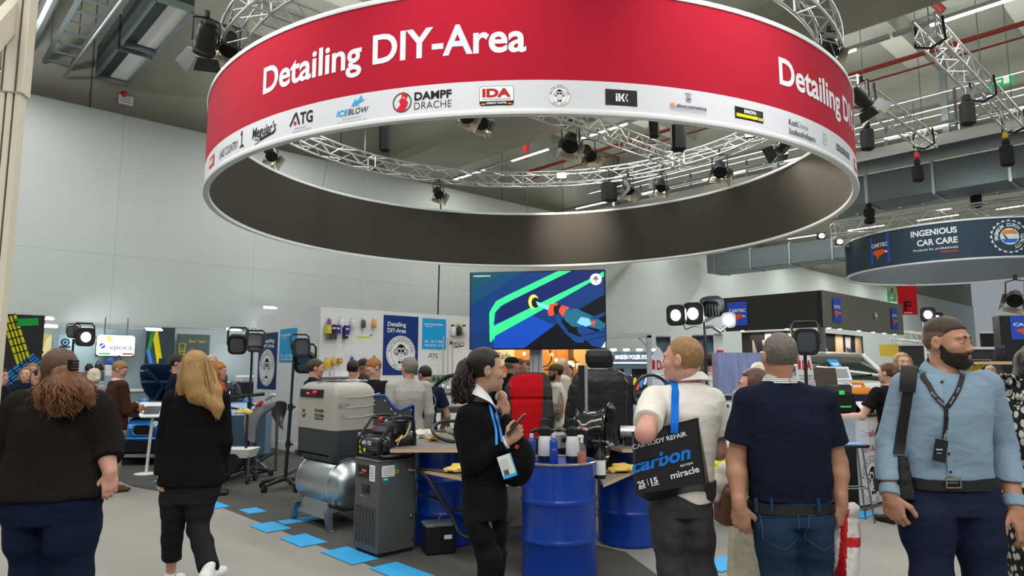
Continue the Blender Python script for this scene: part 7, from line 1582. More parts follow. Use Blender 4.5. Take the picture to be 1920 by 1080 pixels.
c = att(452,728,11.4); r = thing('blue_compressor','blue grey curved machine hood behind the red haired woman','machine',(c.x,c.y,0),HA); m = MB(mat('hood_blue','#5a7590',.3,.4)); m.box((0,0,.55),(.9,.8,1.0),bev=.18); m.build('hood',r); m = MB(K['black']); m.tube([(-.4,-.42,.3),(-.4,-.45,1.15),(.2,-.45,1.2)],.03,8); m.build('bumper',r)
c = att(466,705,15.2); r = thing('rack_unit','dark rack unit with white top beside the lamp stand pole','rack',(c.x,c.y,0),HA); m = MB(mat('rack_dark','#2a3238',.5)); m.box((0,0,.75),(.5,.4,1.1)); m.build('body',r,smooth=0); m = MB(K['white']); m.box((0,0,1.38),(.46,.36,.16),bev=.03); m.build('top_box',r)
for k in range(3): m = MB(K['chrome']); m.lathe([(.04,0),(.05,.02),(.03,.12),(0,.14)],12,T((-.12+.12*k,-.22,.9))); m.build('cup',r)
# ================================================================== work lamps on stands
lampcase = mat('work_lamp_case','#1d1e20',.45,var=.1)
def lamp_head(r,c,aim,lit=0,s=1.0,frame=True):
    c = Vector(c); d = (Vector(aim)-c).normalized(); R = Matrix.Translation(c) @ d.to_track_quat('-Y','Z').to_matrix().to_4x4() @ Matrix.Diagonal((s,s,s,1))
    m = MB(lampcase); m.M = R; m.prism(rrect(.24,.27,.07),-.05,.03,T((0,0,0),0,math.pi/2)); m.box((0,.07,0),(.16,.06,.18),bev=.02)
    for k in range(5): m.box((-.07+.035*k,.11,0),(.012,.03,.17))
    m.build('lamp_case',r,world=True); 
    m = MB(mat('work_lamp_lit%d' % lit,'#ffffff',.3,var=0,emis=lit,ecol='#f4f3ff') if lit else mat('work_lamp_off','#565a60',.1,.3)); m.M = R; m.prism(rrect(.17,.20,.05) if not lit else [(.062*math.cos(q),.07*math.sin(q)) for q in [2*math.pi*i/24 for i in range(24)]],.012,.016,T((0,-.022,0),0,math.pi/2)); m.build('lamp_glass',r,world=True)
    if frame:
        m = MB(lampcase); m.M = R; m.tube([(-.13,.03,-.02),(-.13,.10,.16),(-.1,.12,.2),(.1,.12,.2),(.13,.10,.16),(.13,.03,-.02)],.014,6); m.build('carry_handle',r,world=True)
def stand(lab,px,pyt,Y,base='caster',col=None,z0=0.0,lean=0.0):
    top = at(px,pyt,Y); r = thing('lamp_stand',lab,'lamp stand',(top.x-lean,top.y,z0)); mt = col or lampcase; H_ = top.z-z0
    m = MB(mt); m.cyl((0,0,.12),(lean*.6,0,H_*.55),.024,n=12); m.cyl((lean*.55,0,H_*.5),(lean,0,H_),.018,n=12); m.build('pole',r)
    for f_ in (.3,.55): m = MB(mt); m.cyl((lean*f_,0,H_*f_-.04),(lean*f_,0,H_*f_+.04),.036,n=12); m.box((lean*f_+.045,0,H_*f_),(.05,.03,.03),bev=.008); m.build('clamp',r)
    for k in range(5):
        a = k*2*math.pi/5+.4; m = MB(mt); m.tube([(0,0,.14),(.12*math.cos(a),.12*math.sin(a),.13),(.34*math.cos(a),.34*math.sin(a),.085)],[.03,.03,.022],8); m.build('leg',r)
        m = MB(K['rubber']); x,y = .34*math.cos(a),.34*math.sin(a); m.cyl((x-.02*math.sin(a),y+.02*math.cos(a),.04),(x+.02*math.sin(a),y-.02*math.cos(a),.04),.04,n=14); m.cyl((x,y,.04),(x,y,.09),.014,n=8); m.build('caster',r)
    return r
ra = stand('black lamp stand on casters with two dark work lamps in front of the white cabin',553,640,9.4,lean=.06)
lamp_head(ra,at(565,652,9.3),at(900,560,5),0,.95); lamp_head(ra,at(571,680,9.5),at(500,900,7),0,1.1)
m = MB(lampcase); m.tube([at(552,655,9.4),at(562,655,9.35)],.02,8); m.tube([at(550,680,9.4),at(568,682,9.5)],.02,8); m.build('arm',ra,world=True)
rb = stand('black lamp stand carrying two lamps before the bright booth wall',473,650,10.4)
lamp_head(rb,at(445,646,10.3),at(380,800,8),0,1.1); lamp_head(rb,at(478,642,10.4),at(470,560,8),0,1.05,True)
m = MB(lampcase); m.tube([at(447,650,10.3),at(495,650,10.4)],.025,8); m.build('cross_bar',rb,world=True)
rc = stand('dark lamp stand beyond the curly woman, its lamp shining on the booth wall',138,636,12.2)
lamp_head(rc,at(160,632,12.0),at(420,650,8),30,1.2); lamp_head(rc,at(137,622,12.2),at(140,560,10),0,.8); lamp('SPOT','work_lamp_beam',at(160,630,12.9),25,(.9,.97,1),target=at(230,660,15),spot_size=2.0,spot_blend=.7,shadow_soft_size=.1)
rd = stand('black lamp stand with bright lit work lamps behind the tote bag man',1321,600,8.4)
lamp_head(rd,at(1268,591,8.1),at(900,640,4),26,.92,False); lamp_head(rd,at(1300,588,8.2),at(1000,640,4),26,1.0,False); lamp_head(rd,at(1336,574,8.5),at(1338,470,9.5),0,1.0,True); lamp_head(rd,at(1366,600,8.4),at(1180,640,0),90,.7,False)
m = MB(lampcase); m.tube([at(1270,598,8.35),at(1321,603,8.4),at(1345,590,8.5)],.022,8); m.tube([at(1321,614,8.4),at(1335,612,8.4),at(1350,622,8.4),at(1362,612,8.4)],.022,8); m.build('lamp_arms',rd,world=True)
m = MB(K['black']); m.tube(spline([at(1318,614,8.35),at(1300,612,8.3),at(1285,617,8.3),at(1282,600,8.3)],5),.006,6); m.tube(spline([at(1322,620,8.35),at(1318,650,8.35),at(1314,700,8.35)],5),.007,6); m.build('cable',rd,world=True)
lamp('SPOT','work_lamp_beam',at(1290,590,8.0),60,(.95,.97,1),target=(1.0,3,.6),spot_size=1.6,spot_blend=.8,shadow_soft_size=.08); lamp('POINT','work_lamp_glow',at(1366,600,8.2),18,(.92,.95,1),shadow_soft_size=.06)
re_ = stand('black lamp stand behind the navy polo man, its lamp head at his ear',1508,640,7.4)
lamp_head(re_,at(1512,641,7.3),at(1650,760,3),0,1.05,True); m = MB(K['black']); m.tube([at(1493,631,7.3),at(1510,632,7.3)],.008,6); m.build('bracket',re_,world=True)
rf = stand('white lamp post with a glaring lamp behind the bearded man',1731,598,11.0,col=K['white']); lamp_head(rf,at(1740,590,10.9),at(1700,640,0),60,.9,False); lamp_head(rf,at(1756,598,11.0),at(1900,600,8),12,.8,False)
m = MB(K['white']); m.tube([at(1731,600,11),at(1735,592,11),at(1760,598,11)],.02,8); m.build('lamp_arm',rf,world=True)
# ---- fender work stand, trolley, tablet stand
fs = thing('fender_stand','steel work stand holding a grey car fender in front of the white cabin','work stand',tuple(atz(500,893,0)))
Yf = atz(500,893,0).y; st_m = metal('tube_steel','#77797c',.4)
for a,b in (((480,770),(477,888)),((520,775),(517,880)),((477,888),(520,880)),((480,830),(462,890)),((478,870),(520,845)),((478,860),(500,878))):
    m = MB(st_m); m.tube([at(a[0],a[1],Yf),at(b[0],b[1],Yf)],.022,8); m.build('frame_tube',fs,world=True)
for dx in (-.6,.5): m = MB(st_m); q = at(498,886,Yf); m.box((q.x+dx*.6,Yf+.0,.03),(.05,.9,.05)); m.build('floor_bar',fs,world=True,smooth=0)
def panel_grid(name,parent,rows,mt,th=.012):
    m = MB(mt); n = len(rows[0]); m.add([p for r_ in rows for p in r_],[(i*n+j,i*n+j+1,(i+1)*n+j+1,(i+1)*n+j) for i in range(len(rows)-1) for j in range(n-1)]); o = m.build(name,parent,world=True,smooth=60)
    md = o.modifiers.new('thickness','SOLIDIFY'); md.thickness = th; md.offset = 0; md = o.modifiers.new('round','SUBSURF'); md.levels = md.render_levels = 2; return o
fe = thing('car_fender','dark grey bare car fender lying over the steel work stand','car fender',tuple(at(480,800,Yf-.1)))
A_ = lambda px,py,d: at(px,py,Yf+d)
panel_grid('fender_skin',fe,[[A_(456,778,-.25),A_(455,800,-.32),A_(461,828,-.34),A_(478,832,-.33)],[A_(470,768,-.15),A_(468,788,-.22),A_(470,812,-.26),A_(479,826,-.27)],[A_(495,756,-.0),A_(490,772,-.1),A_(484,784,-.16),A_(480,798,-.2)],[A_(522,752,.2),A_(516,764,.12),A_(504,772,.04),A_(492,782,-.02)]],mat('fender_grey','#595b5f',.35,.3))
fe = thing('car_fender','black second car fender hanging behind the grey one on the stand','car fender',tuple(at(530,800,Yf+.2)))
panel_grid('fender_skin',fe,[[A_(512,752,.1),A_(506,772,.05),A_(512,788,.05),A_(528,806,.1)],[A_(528,750,.3),A_(524,768,.25),A_(524,784,.2),A_(534,808,.2)],[A_(541,754,.4),A_(538,772,.35),A_(530,790,.3),A_(531,806,.25)]],mat('fender_black','#1b1c1f',.3,.2))
c = at(505,748,Yf-.05); t = thing('spray_gun','silver spray gun with red bottle resting on the grey fender','spray gun',c); m = MB(K['alu']); m.tube([(-.06,0,-.02),(.02,0,.05),(.09,0,.06)],[.02,.03,.025],10); m.tube([(.03,0,.05),(.05,0,-.04)],.018,8); m.build('gun',t); m = MB(K['red']); m.cyl((-.2,0,-.12),(-.1,0,-.04),.028,n=12); m.build('bottle',t)
tr = thing('work_trolley','white wheeled tray trolley with black reel behind the blonde woman','trolley',tuple(atz(445,905,0))); Yq = atz(445,905,0).y
m = MB(K['white']); c = at(448,843,Yq)-Vector(tr.location); m.loft([[(c.x+x*.8,y*.8,c.z-.10) for x,y in rrect(.5,.4,.05)],[(c.x+x,y,c.z+.02) for x,y in rrect(.5,.4,.05)]]); m.build('tray',tr)
m = MB(K['black']); c2 = at(433,866,Yq-.1)-Vector(tr.location); m.cyl(c2+Vector((0,-.08,0)),c2+Vector((0,.08,0)),.15,n=28); m.build('reel',tr)
m = MB(K['red']); m.box((c.x-.2,-.21,c.z-.09),(.3,.02,.03)); m.build('red_strip',tr)
for dx,dy in ((-.2,-.15),(.2,-.15),(-.2,.15),(.2,.15)):
    m = MB(K['steel']); m.cyl((c.x+dx,dy,.08),(c.x+dx,dy,c.z-.08),.014,n=8); m.build('leg',tr); m = MB(K['rubber']); m.cyl((c.x+dx-.015,dy,.05),(c.x+dx+.015,dy,.05),.05,n=16); m.build('wheel',tr)
m = MB(K['black']); m.tube([(c.x+.1,0,c.z-.3),(c.x+.1,0,c.z+.55),(c.x-.25,0,c.z+.6)],.02,8); m.build('push_bar',tr)
chamois('yellow chamois cloth hung over the dark bar behind the blonde woman',at(457,776,Yq),0,(.12,.07,.06),'#d8bf78')
c = atz(274,889,0); r = thing('tablet_stand','white floor stand with a tilted tablet in front of the blue car','tablet stand',c); tp = at(288,771,c.y)
m = MB(K['white']); m.lathe([(.17,0),(.17,.012),(.05,.022),(0,.022)],32); m.build('base',r); m = MB(K['white']); m.tube([(0,0,.02),((tp.x-c.x)*.9,0,tp.z)],.022,12,up=(1,0,0)); m.build('pole',r)
m = MB(mat('tablet_glass','#3d4a52',.15)); Mt = T((tp.x-c.x,-.03,tp.z+.01),.12,math.pi/2-.75); m.M = Mt; m.prism(rrect(.23,.16,.01),.012,.0145); m.build('tablet',r); m = MB(K['white']); m.M = Mt; m.prism(rrect(.34,.26,.05),-.02,.012); m.build('frame',r)
# ================================================================== blue car with raised bonnet
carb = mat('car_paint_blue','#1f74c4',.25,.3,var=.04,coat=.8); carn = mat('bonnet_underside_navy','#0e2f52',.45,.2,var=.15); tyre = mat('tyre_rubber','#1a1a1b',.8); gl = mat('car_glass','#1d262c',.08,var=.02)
c = atz(288,872,0); car = thing('blue_car','bright blue car with its bonnet raised, facing the aisle','car',(c.x,c.y,0),.04)
def hull(name,parent,secs,mt,sub=2):   # secs: (y, half width bottom, half width mid, half width top, z0, z1, z2)
    m = MB(mt); rows = []
    for y,a,b,d,z0,z1,z2 in secs: rows.append([(-a,y,z0),(-b,y,(z0+z1)/2),(-b*.985,y,z1),(-d,y,z2),(-d*.5,y,z2+.015),(0,y,z2+.02),(d*.5,y,z2+.015),(d,y,z2),(b*.985,y,z1),(b,y,(z0+z1)/2),(a,y,z0)])
    m.loft(rows); o = m.build(name,parent,smooth=55)
    if sub: md = o.modifiers.new('round','SUBSURF'); md.levels = md.render_levels = sub
    return o
hull('front_body',car,[(0,.55,.62,.55,.18,.48,.60),(.06,.78,.82,.66,.15,.52,.66),(.25,.86,.88,.70,.16,.60,.74),(.6,.88,.9,.72,.2,.66,.80),(1.1,.88,.9,.72,.2,.70,.84)],carb)
hull('rear_body',car,[(1.35,.88,.9,.80,.2,.72,.90),(1.9,.88,.9,.84,.2,.8,.95),(2.3,.88,.9,.84,.22,.82,.97)],carb); hull('cabin',car,[(1.35,.78,.78,.72,.88,.95,.97),(1.9,.74,.72,.55,.9,1.2,1.38),(2.28,.74,.72,.56,.9,1.2,1.40)],gl)
for sx in (-1,1):
    m = MB(mat('grille_black','#0e0f11',.4)); m.M = basis((sx*.20,-.012,.575),(1,0,0),(0,.1,1)); m.prism(rrect(.31,.165,.07),-.02,.02); m.build('kidney_grille',car)
    m = MB(K['black']); m.M = basis((sx*.20,-.036,.575),(1,0,0),(0,.1,1))
    for k in range(7): m.box((-.12+.04*k,0,0),(.008,.12,.01))
    m.build('grille_slats',car,smooth=0); m = MB(carb); m.M = basis((sx*.20,-.02,.575),(1,0,0),(0,.1,1)); q = [(x*1.04,y*1.06,.018) for x,y in rrect(.31,.165,.07)]; m.tube(q,.012,6,closed=True); m.build('grille_rim',car)
    m = MB(mat('headlamp_glass','#9fb0bb',.1,.4)); m.ell((sx*.66,.12,.63),(.19,.12,.065),18,10); m.build('headlight',car); m = MB(mat('grille_black','#0e0f11')); m.M = basis((sx*.66,.02,.33),(1,sx*.35,0),(0,.05,1)); m.prism([(-.14,-.08),(.14,-.11),(.16,.07),(-.06,.1)] if sx > 0 else [(.14,-.08),(.06,.1),(-.16,.07),(-.14,-.11)],-.03,.035); m.build('side_intake',car)
    m = MB(tyre); m.cyl((sx*.72,.85,.32),(sx*.91,.85,.32),.32,n=32); m.build('tyre',car)
    m = MB(K['alu']); m.cyl((sx*.9,.85,.32),(sx*.92,.85,.32),.21,n=24); m.build('wheel_disc',car)
    m = MB(carb); m.ell((sx*.98,1.55,.98),(.11,.07,.07),14,8); m.build('side_mirror',car)
m = MB(mat('grille_black','#0e0f11')); m.M = basis((0,-.03,.31),(1,0,0),(0,0,1)); m.prism([(-.5,-.09),(.5,-.09),(.56,.06),(.48,.08),(-.48,.08),(-.56,.06)],-.05,.03); m.build('lower_intake',car); m = MB(K['alu']); m.M = basis((0,-.05,.17),(1,0,0),(0,0,1)); m.prism([(-.72,-.03),(.72,-.03),(.68,.02),(-.68,.02)],-.2,.05); m.build('splitter',car)
m = MB(carb); m.box((0,-.01,.435),(1.0,.12,.05),bev=.02); m.build('bumper_bar',car)
m = MB(K['white'],ink('1a3f8c')); m.M = basis((0,-.02,.685),(1,0,0),(0,.4,1)); m.cyl((0,0,0),(0,0,.01),.041,n=24); m.use(ink('2a7fc0')).poly([(0,0),(.03,0),(.021,.021),(0,.03)],.012); m.poly([(0,0),(-.03,0),(-.021,-.021),(0,-.03)],.012); m.build('badge',car)
m = MB(mat('engine_bay','#26292c',.5,.3,var=.3,vs_=20)); m.box2((-.62,.15,.78),(.62,1.15,.87)); m.box((-.35,.45,.90),(.38,.3,.1),bev=.04); m.box((.25,.5,.91),(.6,.45,.12),bev=.05); m.build('engine',car); m = MB(K['white']); m.box((-.45,.25,.93),(.3,.18,.06),bev=.02); m.build('fluid_tank',car); m = MB(K['alu']); m.tube([(-.6,.2,.95),(-.3,.15,1.0),(.2,.2,1.0),(.6,.25,.95)],.05,8); m.build('strut_brace',car)
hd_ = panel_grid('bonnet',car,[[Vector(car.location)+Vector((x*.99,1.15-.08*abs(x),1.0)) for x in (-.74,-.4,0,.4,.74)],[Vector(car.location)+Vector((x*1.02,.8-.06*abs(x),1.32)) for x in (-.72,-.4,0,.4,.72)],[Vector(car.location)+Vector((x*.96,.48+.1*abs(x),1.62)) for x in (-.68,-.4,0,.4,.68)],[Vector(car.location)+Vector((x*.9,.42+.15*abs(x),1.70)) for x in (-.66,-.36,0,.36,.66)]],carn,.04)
m = MB(mat('bonnet_rib','#12395f',.5)); 
for x in (-.4,0,.4): m.tube([(x*1.2,.98,1.05),(x*.6,.72,1.3),(x*1.1,.45,1.58)],.035,8)
m.tube([(-.6,.66,1.37),(.6,.66,1.37)],.03,8); m.build('bonnet_ribs',car); m = MB(K['chrome']); m.box((-.5,.44,1.57),(.06,.02,.03)); m.box((-.1,.66,1.39),(.35,.02,.012)); m.build('bonnet_latch',car)
# ================================================================== the black Cartec booth on the other side
cbk = mat('fascia_black','#1d1d1e',.55,var=.04); c_lit = mat('fascia_lit','#6b685f',.55,var=.05); C3 = at(1540,544,13.0); zF1 = C3.z; zF0 = at(1540,613,13.0).z; La = along(Vector((C3.x,C3.y,3)),E2,1353); Lb = along(Vector((C3.x,C3.y,3)),E1,1690); C3.z = 0  # front fascia colour is lightened to stand for light falling on it
r = thing('black_booth','large black booth with overhanging fascia and car care brand signs','booth',C3,HA)
m = MB(cbk); m.box2((0,0,zF0),(.12,La,zF1)); m.build('fascia_side',r,smooth=0); m = MB(c_lit); m.box2((0,-.02,zF0),(Lb,.1,zF1)); m.build('fascia_front',r,smooth=0); m = MB(cbk); m.box2((.05,.05,zF1-.1),(Lb,La,zF1-.05)); m.build('roof',r,smooth=0)
m = MB(K['steel']); m.box((.06,.06,zF0/2),(.1,.1,zF0)); m.build('corner_post',r,smooth=0)
m = MB(mat('booth_charcoal','#262729',.6)); m.box2((.8,.9,0),(Lb,1.0,zF0)); m.box2((.8,.9,0),(.9,La,zF0)); m.build('inner_walls',r,smooth=0)
for z,(frm,nm) in (((0),(basis((0,La*.83,(zF0+zF1)/2+.0),(0,-1,0),(0,0,1),(-1,0,0)),'a')),((0),(basis((Lb*.135,-.03,(zF0+zF1)/2),(1,0,0),(0,0,1),(0,-1,0)),'b')),((0),(basis((Lb*.86,-.03,(zF0+zF1)/2),(1,0,0),(0,0,1),(0,-1,0)),'c'))):
    m = MB(); hgt = (zF1-zF0)*.68 if nm != 'a' else (zF1-zF0)*.6; m.M = frm @ T((0,0,.01),0,0,0,hgt/1.28 if nm != 'a' else hgt/1.1)
    if nm == 'a': m.M = m.M @ Matrix.Diagonal((1.15,1,1,1))
    lg_cartec(m); m.build('brand_sign',r,smooth=0)
m = MB(ink(WHT)); m.M = basis((Lb*.6,-.03,(zF0+zF1)/2),(1,0,0),(0,0,1),(0,-1,0)); m.disc(0,0,.075,.01); m.use(ink(ORG)).poly([(-.05,.02),(.05,.02),(.04,.05),(-.04,.05)],.012); m.use(ink(BLU)).poly([(-.05,-.02),(.05,-.02),(.04,-.05),(-.04,-.05)],.012); m.build('round_seal',r,smooth=0)
woodp = mat('light_wood_panel','#d2b48c',.55,var=.08,stretch=(1,1,.2),vs_=12)
for x0,x1 in ((.28,.40),(.60,.69),(.86,.94)): m = MB(woodp); m.box2((Lb*x0,.84,.9),(Lb*x1,.9,zF0-.01)); m.build('wood_panel',r,smooth=0)
for x0,x1,k in ((.40,.60,0),(.69,.86,1)):
    m = MB(ink('1a1a1c')); m.box2((Lb*x0,.86,.9),(Lb*x1,.9,zF0-.01)); m.M = basis((Lb*(x0+x1)/2,.855,zF0-.45),(1,0,0),(0,0,1),(0,-1,0))
    if k == 0: m.use(ink('d8b89a')).poly([(-.10,.15),(-.02,.1),(.06,-.2),(.12,-.4),(.02,-.36),(-.06,-.1)],.002); m.use(ink('3a70c0')).poly([(.04,-.2),(.1,-.22),(.12,-.32),(.06,-.34)],.004)
    else: m.use(ink('c8bfc4')).poly([(-.2,.4),(.12,.4),(.08,.1),(-.05,-.35),(-.2,-.35)],.002); m.use(ink('3a4254')).poly([(-.2,.15),(.15,.12),(.2,-.4),(.05,-.35),(-.1,.0)],.004)
    m.build('photo_panel',r,smooth=0)
m = MB(woodp); m.box2((.72,La*.22,.9),(.8,La*.50,zF0-.01)); m.build('wood_panel',r,smooth=0)
m = MB(ink('8d7f7a')); m.box2((.70,La*.57,1.2),(.79,La*.86,zF0-.02)); m.M = basis((.695,La*.715,(1.2+zF0)/2),(0,-1,0),(0,0,1),(-1,0,0)); uw,uh = La*.29/2,(zF0-1.2)/2
m.use(ink('d9cfcc')).poly([(-.1*uw,.2*uh),(uw,.1*uh),(uw,uh),(0,uh)],.003); m.use(ink('5a3a30')).poly([(-.1*uw,-.2*uh),(uw,-.3*uh),(uw,.2*uh),(.1*uw,.15*uh)],.005); m.use(ink('e0e4e8')).ringp(.4*uw,.28*uh,.1,.14,.007,20); m.use(ink('3a3a40')).poly([(-uw,-uh),(-.3*uw,-.4*uh),(.1*uw,-uh)],.005)
m.use(ink('1a1a1c')).line([(-.6*uw,.75*uh),(.3*uw,-.95*uh)],.17,.009); m.use(ink('b8b4b0')).line([(-.3*uw,.3*uh),(.25*uw,-.8*uh)],.09,.011); m.use(ink('2a2a2c')).line([(-.2*uw,.15*uh),(.2*uw,-.65*uh)],.05,.013); m.use(ink('1a1a1c')).rect(-.6*uw,.82*uh,.34,.12,.011); m.build('photo_panel',r,smooth=0)
for x in (.08,.2,.42,.6,.75,.9): m = MB(spotl); m.M = T((Lb*x,.0,zF0-.006)); m.cyl((0,.04,-.004),(0,.04,.004),.035,n=14); m.build('downlight',r)
for x in (.35,.8): m = MB(spotl); m.M = T((.06,La*x,zF0-.006)); m.cyl((0,0,-.004),(0,0,.004),.035,n=14); m.build('downlight',r)
lamp('AREA','booth_downlights',C3+E1*(Lb*.5)+E2*.55+Vector((0,0,zF0-.05)),25,(1,.93,.82),shape='RECTANGLE',size=Lb*.8,size_y=.4).rotation_euler = (0,0,HA); lamp('AREA','booth_downlights',C3+E1*.45+E2*(La*.5)+Vector((0,0,zF0-.05)),25,(1,.93,.82),shape='RECTANGLE',size=.4,size_y=La*.8).rotation_euler = (0,0,HA)
# the other black booth at the edge with a sign
c = at(1882,700,9.5); r = thing('black_booth','tall black booth wall with blue brand sign beside the patterned coat','booth',(c.x,c.y,0),-.2); zt_ = at(1882,592,9.5).z; m = MB(cbk); m.box2((0,0,0),(1.6,.2,zt_)); m.build('wall',r,smooth=0); m = MB(); m.M = basis((.34,-.006,at(1910,614,9.4).z),(1,0,0),(0,0,1),(0,-1,0)) @ T((0,0,0),0,0,0,.32) @ Matrix.Diagonal((1.3,.8,1,1)); lg_cartec(m); m.build('brand_sign',r,smooth=0)
m = MB(woodp); m.box2((-.32,-.25,at(1870,678,9.5).z-.04),(.0,.1,at(1870,678,9.5).z)); m.build('shelf',r,smooth=0)
for k in range(4): c2 = at(1868+5*k,665,9.35); t = thing('shelf_bottle','dark bottle on the small shelf of the tall black booth','bottle',(c2.x,c2.y,at(1870,678,9.5).z),0,'dark bottles on the booth shelf'); m = MB(K['black']); m.lathe([(.026,0),(.028,.01),(.028,.13),(.012,.16),(.012,.18)],12); m.build('body',t,smooth=50); m = MB(mat('violet_cap','#5a4a78',.4)); m.cyl((0,0,.18),(0,0,.22),.016,n=10); m.build('cap',t)
# low far booths under the right hand wall
for k,(pl,pr,pt_,Y,col,lab) in enumerate(((1690,1735,648,15,'#3a3a3c','low dark partition behind the young blonde woman'),(1812,1885,655,13,'#3c3c3e','dark partition with pale top behind the bearded man'),(1845,1882,625,19,'#151516','far black booth block over the dark partition'))):
    a,b = at(pl,700,Y),at(pr,700,Y); zt_ = at(pl,pt_,Y).z; r = thing('partition',lab,'partition',((a.x+b.x)/2,Y,0)); m = MB(mat('partition'+str(k),col,.6)); m.box((0,0,zt_/2),(b.x-a.x,.1,zt_)); m.build('panel',r,smooth=0); m = MB(K['white']); m.box((0,-.01,zt_+.02),(b.x-a.x,.14,.05)); m.build('top_rail',r,smooth=0)
c = at(1826,690,12.8); t = thing('yellow_sign','framed yellow gothic brand sign behind the bearded man','sign',c); m = MB(ink('2c2d30')); m.box((0,0,0),(.62,.03,.3)); m.build('board',t,smooth=0); m = MB(ink('d9b820')); m.M = basis((0,-.018,0),(1,0,0),(0,0,1)) @ T((0,0,0),0,0,0,.22); lg_meg(m,'d9b820'); m.build('lettering',t,smooth=0); m = MB(ink('a9abad')); 
for a in (((-.31,-.15),(.31,-.15)),((.31,-.15),(.31,.15)),((.31,.15),(-.31,.15))): m.tube([(a[0][0],-.016,a[0][1]),(a[1][0],-.016,a[1][1])],.008,6)
m.build('frame',t)
truss('far_truss','far pale lattice truss over the hall end behind the booth',at(1690,632,26),at(1790,646,23),.45,.45); truss('far_truss','second far lattice truss, lower, over the hall end',at(1680,645,27),at(1770,655,25),.4,.45)
m = MB(mat('yellow_far_panel','#e0c23a',.6)); m.box((0,0,0),(.9,.05,.45)); o = m.build('far_banner',smooth=0); o.location = at(1672,657,26); tag(o,'small yellow far banner at the booth edge','banner')
# exit sign and red letter banner
c = at(1672,551,20); t = thing('exit_sign','hanging green exit sign with running man and down arrow','exit sign',c,-.1); m = MB(mat('exit_green','#2b8a4c')); m.box((0,0,0),(.25,.05,.46)); m.build('panel',t,smooth=0); m = MB(ink('eaf2ea')); m.M = basis((0,-.027,0),(1,0,0),(0,0,1))
m.rect(0,.10,.19,.19,0); m.poly([(-.02,-.19),(.08,-.1),(.03,-.1),(.03,-.02),(-.03,-.02),(-.03,-.1),(-.08,-.1)],.0); m.use(ink('1f7a40')).disc(.02,.165,.02,.002); m.line([(.0,.14),(-.02,.09),(.03,.06),(.02,.02)],.026,.002); m.line([(-.02,.09),(-.06,.06),(-.08,.02)],.022,.002); m.line([(0,.14),(.06,.11)],.018,.002); m.line([(-.01,.13),(-.06,.13)],.018,.002); m.build('pictogram',t,smooth=0)
c = at(1701,562,19.5); w = .52; h = .86; t = thing('letter_banner','red hanging banner with a black letter F','banner',c,-.1); m = MB(fabric('red_flag_cloth','#c0202a')); m.box((0,0,0),(w,.012,h)); m.build('cloth',t,smooth=0); m = MB(ink('1b1416')); m.M = basis((0,-.008,0),(1,0,0),(0,0,1)); m.text('F',.0,-h*.2,.28,.02,w=.2); m.use(ink(WHT)).rect(0,-h*.44,.22,.018,.001); m.build('lettering',t,smooth=0); m = MB(K['steel']); m.cyl((-w*.75,0,h/2+.01),(w*.5,0,h/2+.01),.012,n=6); m.build('rod',t)
for px,lab in ((1672,'exit sign'),(1701,'red letter banner')): rope(at(px,530,19.8),at(px,480,19.8),.006,'thin wire holding the '+lab,K['steel'])
# second round banner with words, and its truss
R2 = 2.55; c0 = Vector((11.25,17.0,0)); zb2,zt2 = 4.0,4.87
r = thing('round_banner','dark blue grey round banner with white words hung over the far booth','banner',(c0.x,c0.y,zb2)); hh2 = zt2-zb2
m = MB(fabric('slate_banner','#3c4c58',var=.04)); cylwall(m,R2,0,hh2); m.build('outer_cloth',r); m = MB(fabric('grey_banner_inner','#7d8488',var=.04)); cylwall(m,R2-.05,0,hh2,True); m.build('inner_cloth',r)
for z in (0,hh2): m = MB(rim_m); m.M = T((0,0,z)); m.lathe([(R2+.02,-.02),(R2+.02,.02),(R2-.06,.02),(R2-.06,-.02),(R2+.02,-.02)],128,caps=False); m.build('rim',r)
def ph2(px,py):
    d = ray(px,py); a = d.x**2+d.y**2; b = d.x*c0.x+d.y*c0.y; k = (b-math.sqrt(max(0,b*b-a*(c0.length_squared-R2*R2))))/a; q = CAM+d*k-c0; return math.atan2(q.x,-q.y),q.z-zb2
def on2(px,py,k):
    p0,z0 = ph2(px,py)
    def fn(v): p = p0+v.x*k/R2; q = R2+.006+v.z; return Vector((q*math.sin(p),-q*math.cos(p),z0+v.y*k))
    return fn
m = MB(); lg_cartec(m); m.build('brand_sign',r,smooth=0,fn=on2(1649,467,.55)); m = MB(ink('e8ecef')); m.text('INGENIOUS',.66,.26,.16,.03,w=1.06,al='R'); m.build('lettering',r,smooth=0,fn=on2(1740,454,.86)); m = MB(ink('e8ecef')); m.text('CAR CARE',.66,0,.16,.03,w=.92,al='R'); m.build('lettering',r,smooth=0,fn=on2(1740,454,.86)); m = MB(ink('e8ecef')); m.text('Products for professionals',.66,-.19,.065,.005,w=1.02,al='R'); m.build('small_lettering',r,smooth=0,fn=on2(1740,454,.86)); m = MB(ink('d8432a')); m.rect(.46,-.29,.38,.03,.001); m.build('red_line',r,smooth=0,fn=on2(1740,454,.86))
m = MB(ink('e8ecef')); pts = [(( .44+.028*math.cos(20*a))*math.cos(a),(.44+.028*math.cos(20*a))*math.sin(a)) for a in [2*math.pi*i/120 for i in range(120)]]; m.poly(pts,0); m.use(ink('3a4a55')).ringp(0,0,.23,.415,.002); m.use(ink('e8ecef')).text_arc('PREMIUM',.32,.09,2.75,.2,z=.004,bold=.03); m.text_arc('DUTCH',.32,.09,1.2,.2,z=.004,bold=.03); m.text_arc('QUALITY',.32,.09,-.55,.2,z=.004,bold=.03)
m.use(ink('e8962a')).poly([(-.2,.07),(.2,.07),(.13,.17),(-.13,.17)],.004); m.use(ink('3a70d0')).poly([(-.2,-.07),(.2,-.07),(.13,-.17),(-.13,-.17)],.004); m.build('round_seal',r,smooth=0,fn=on2(1893,443,.80))
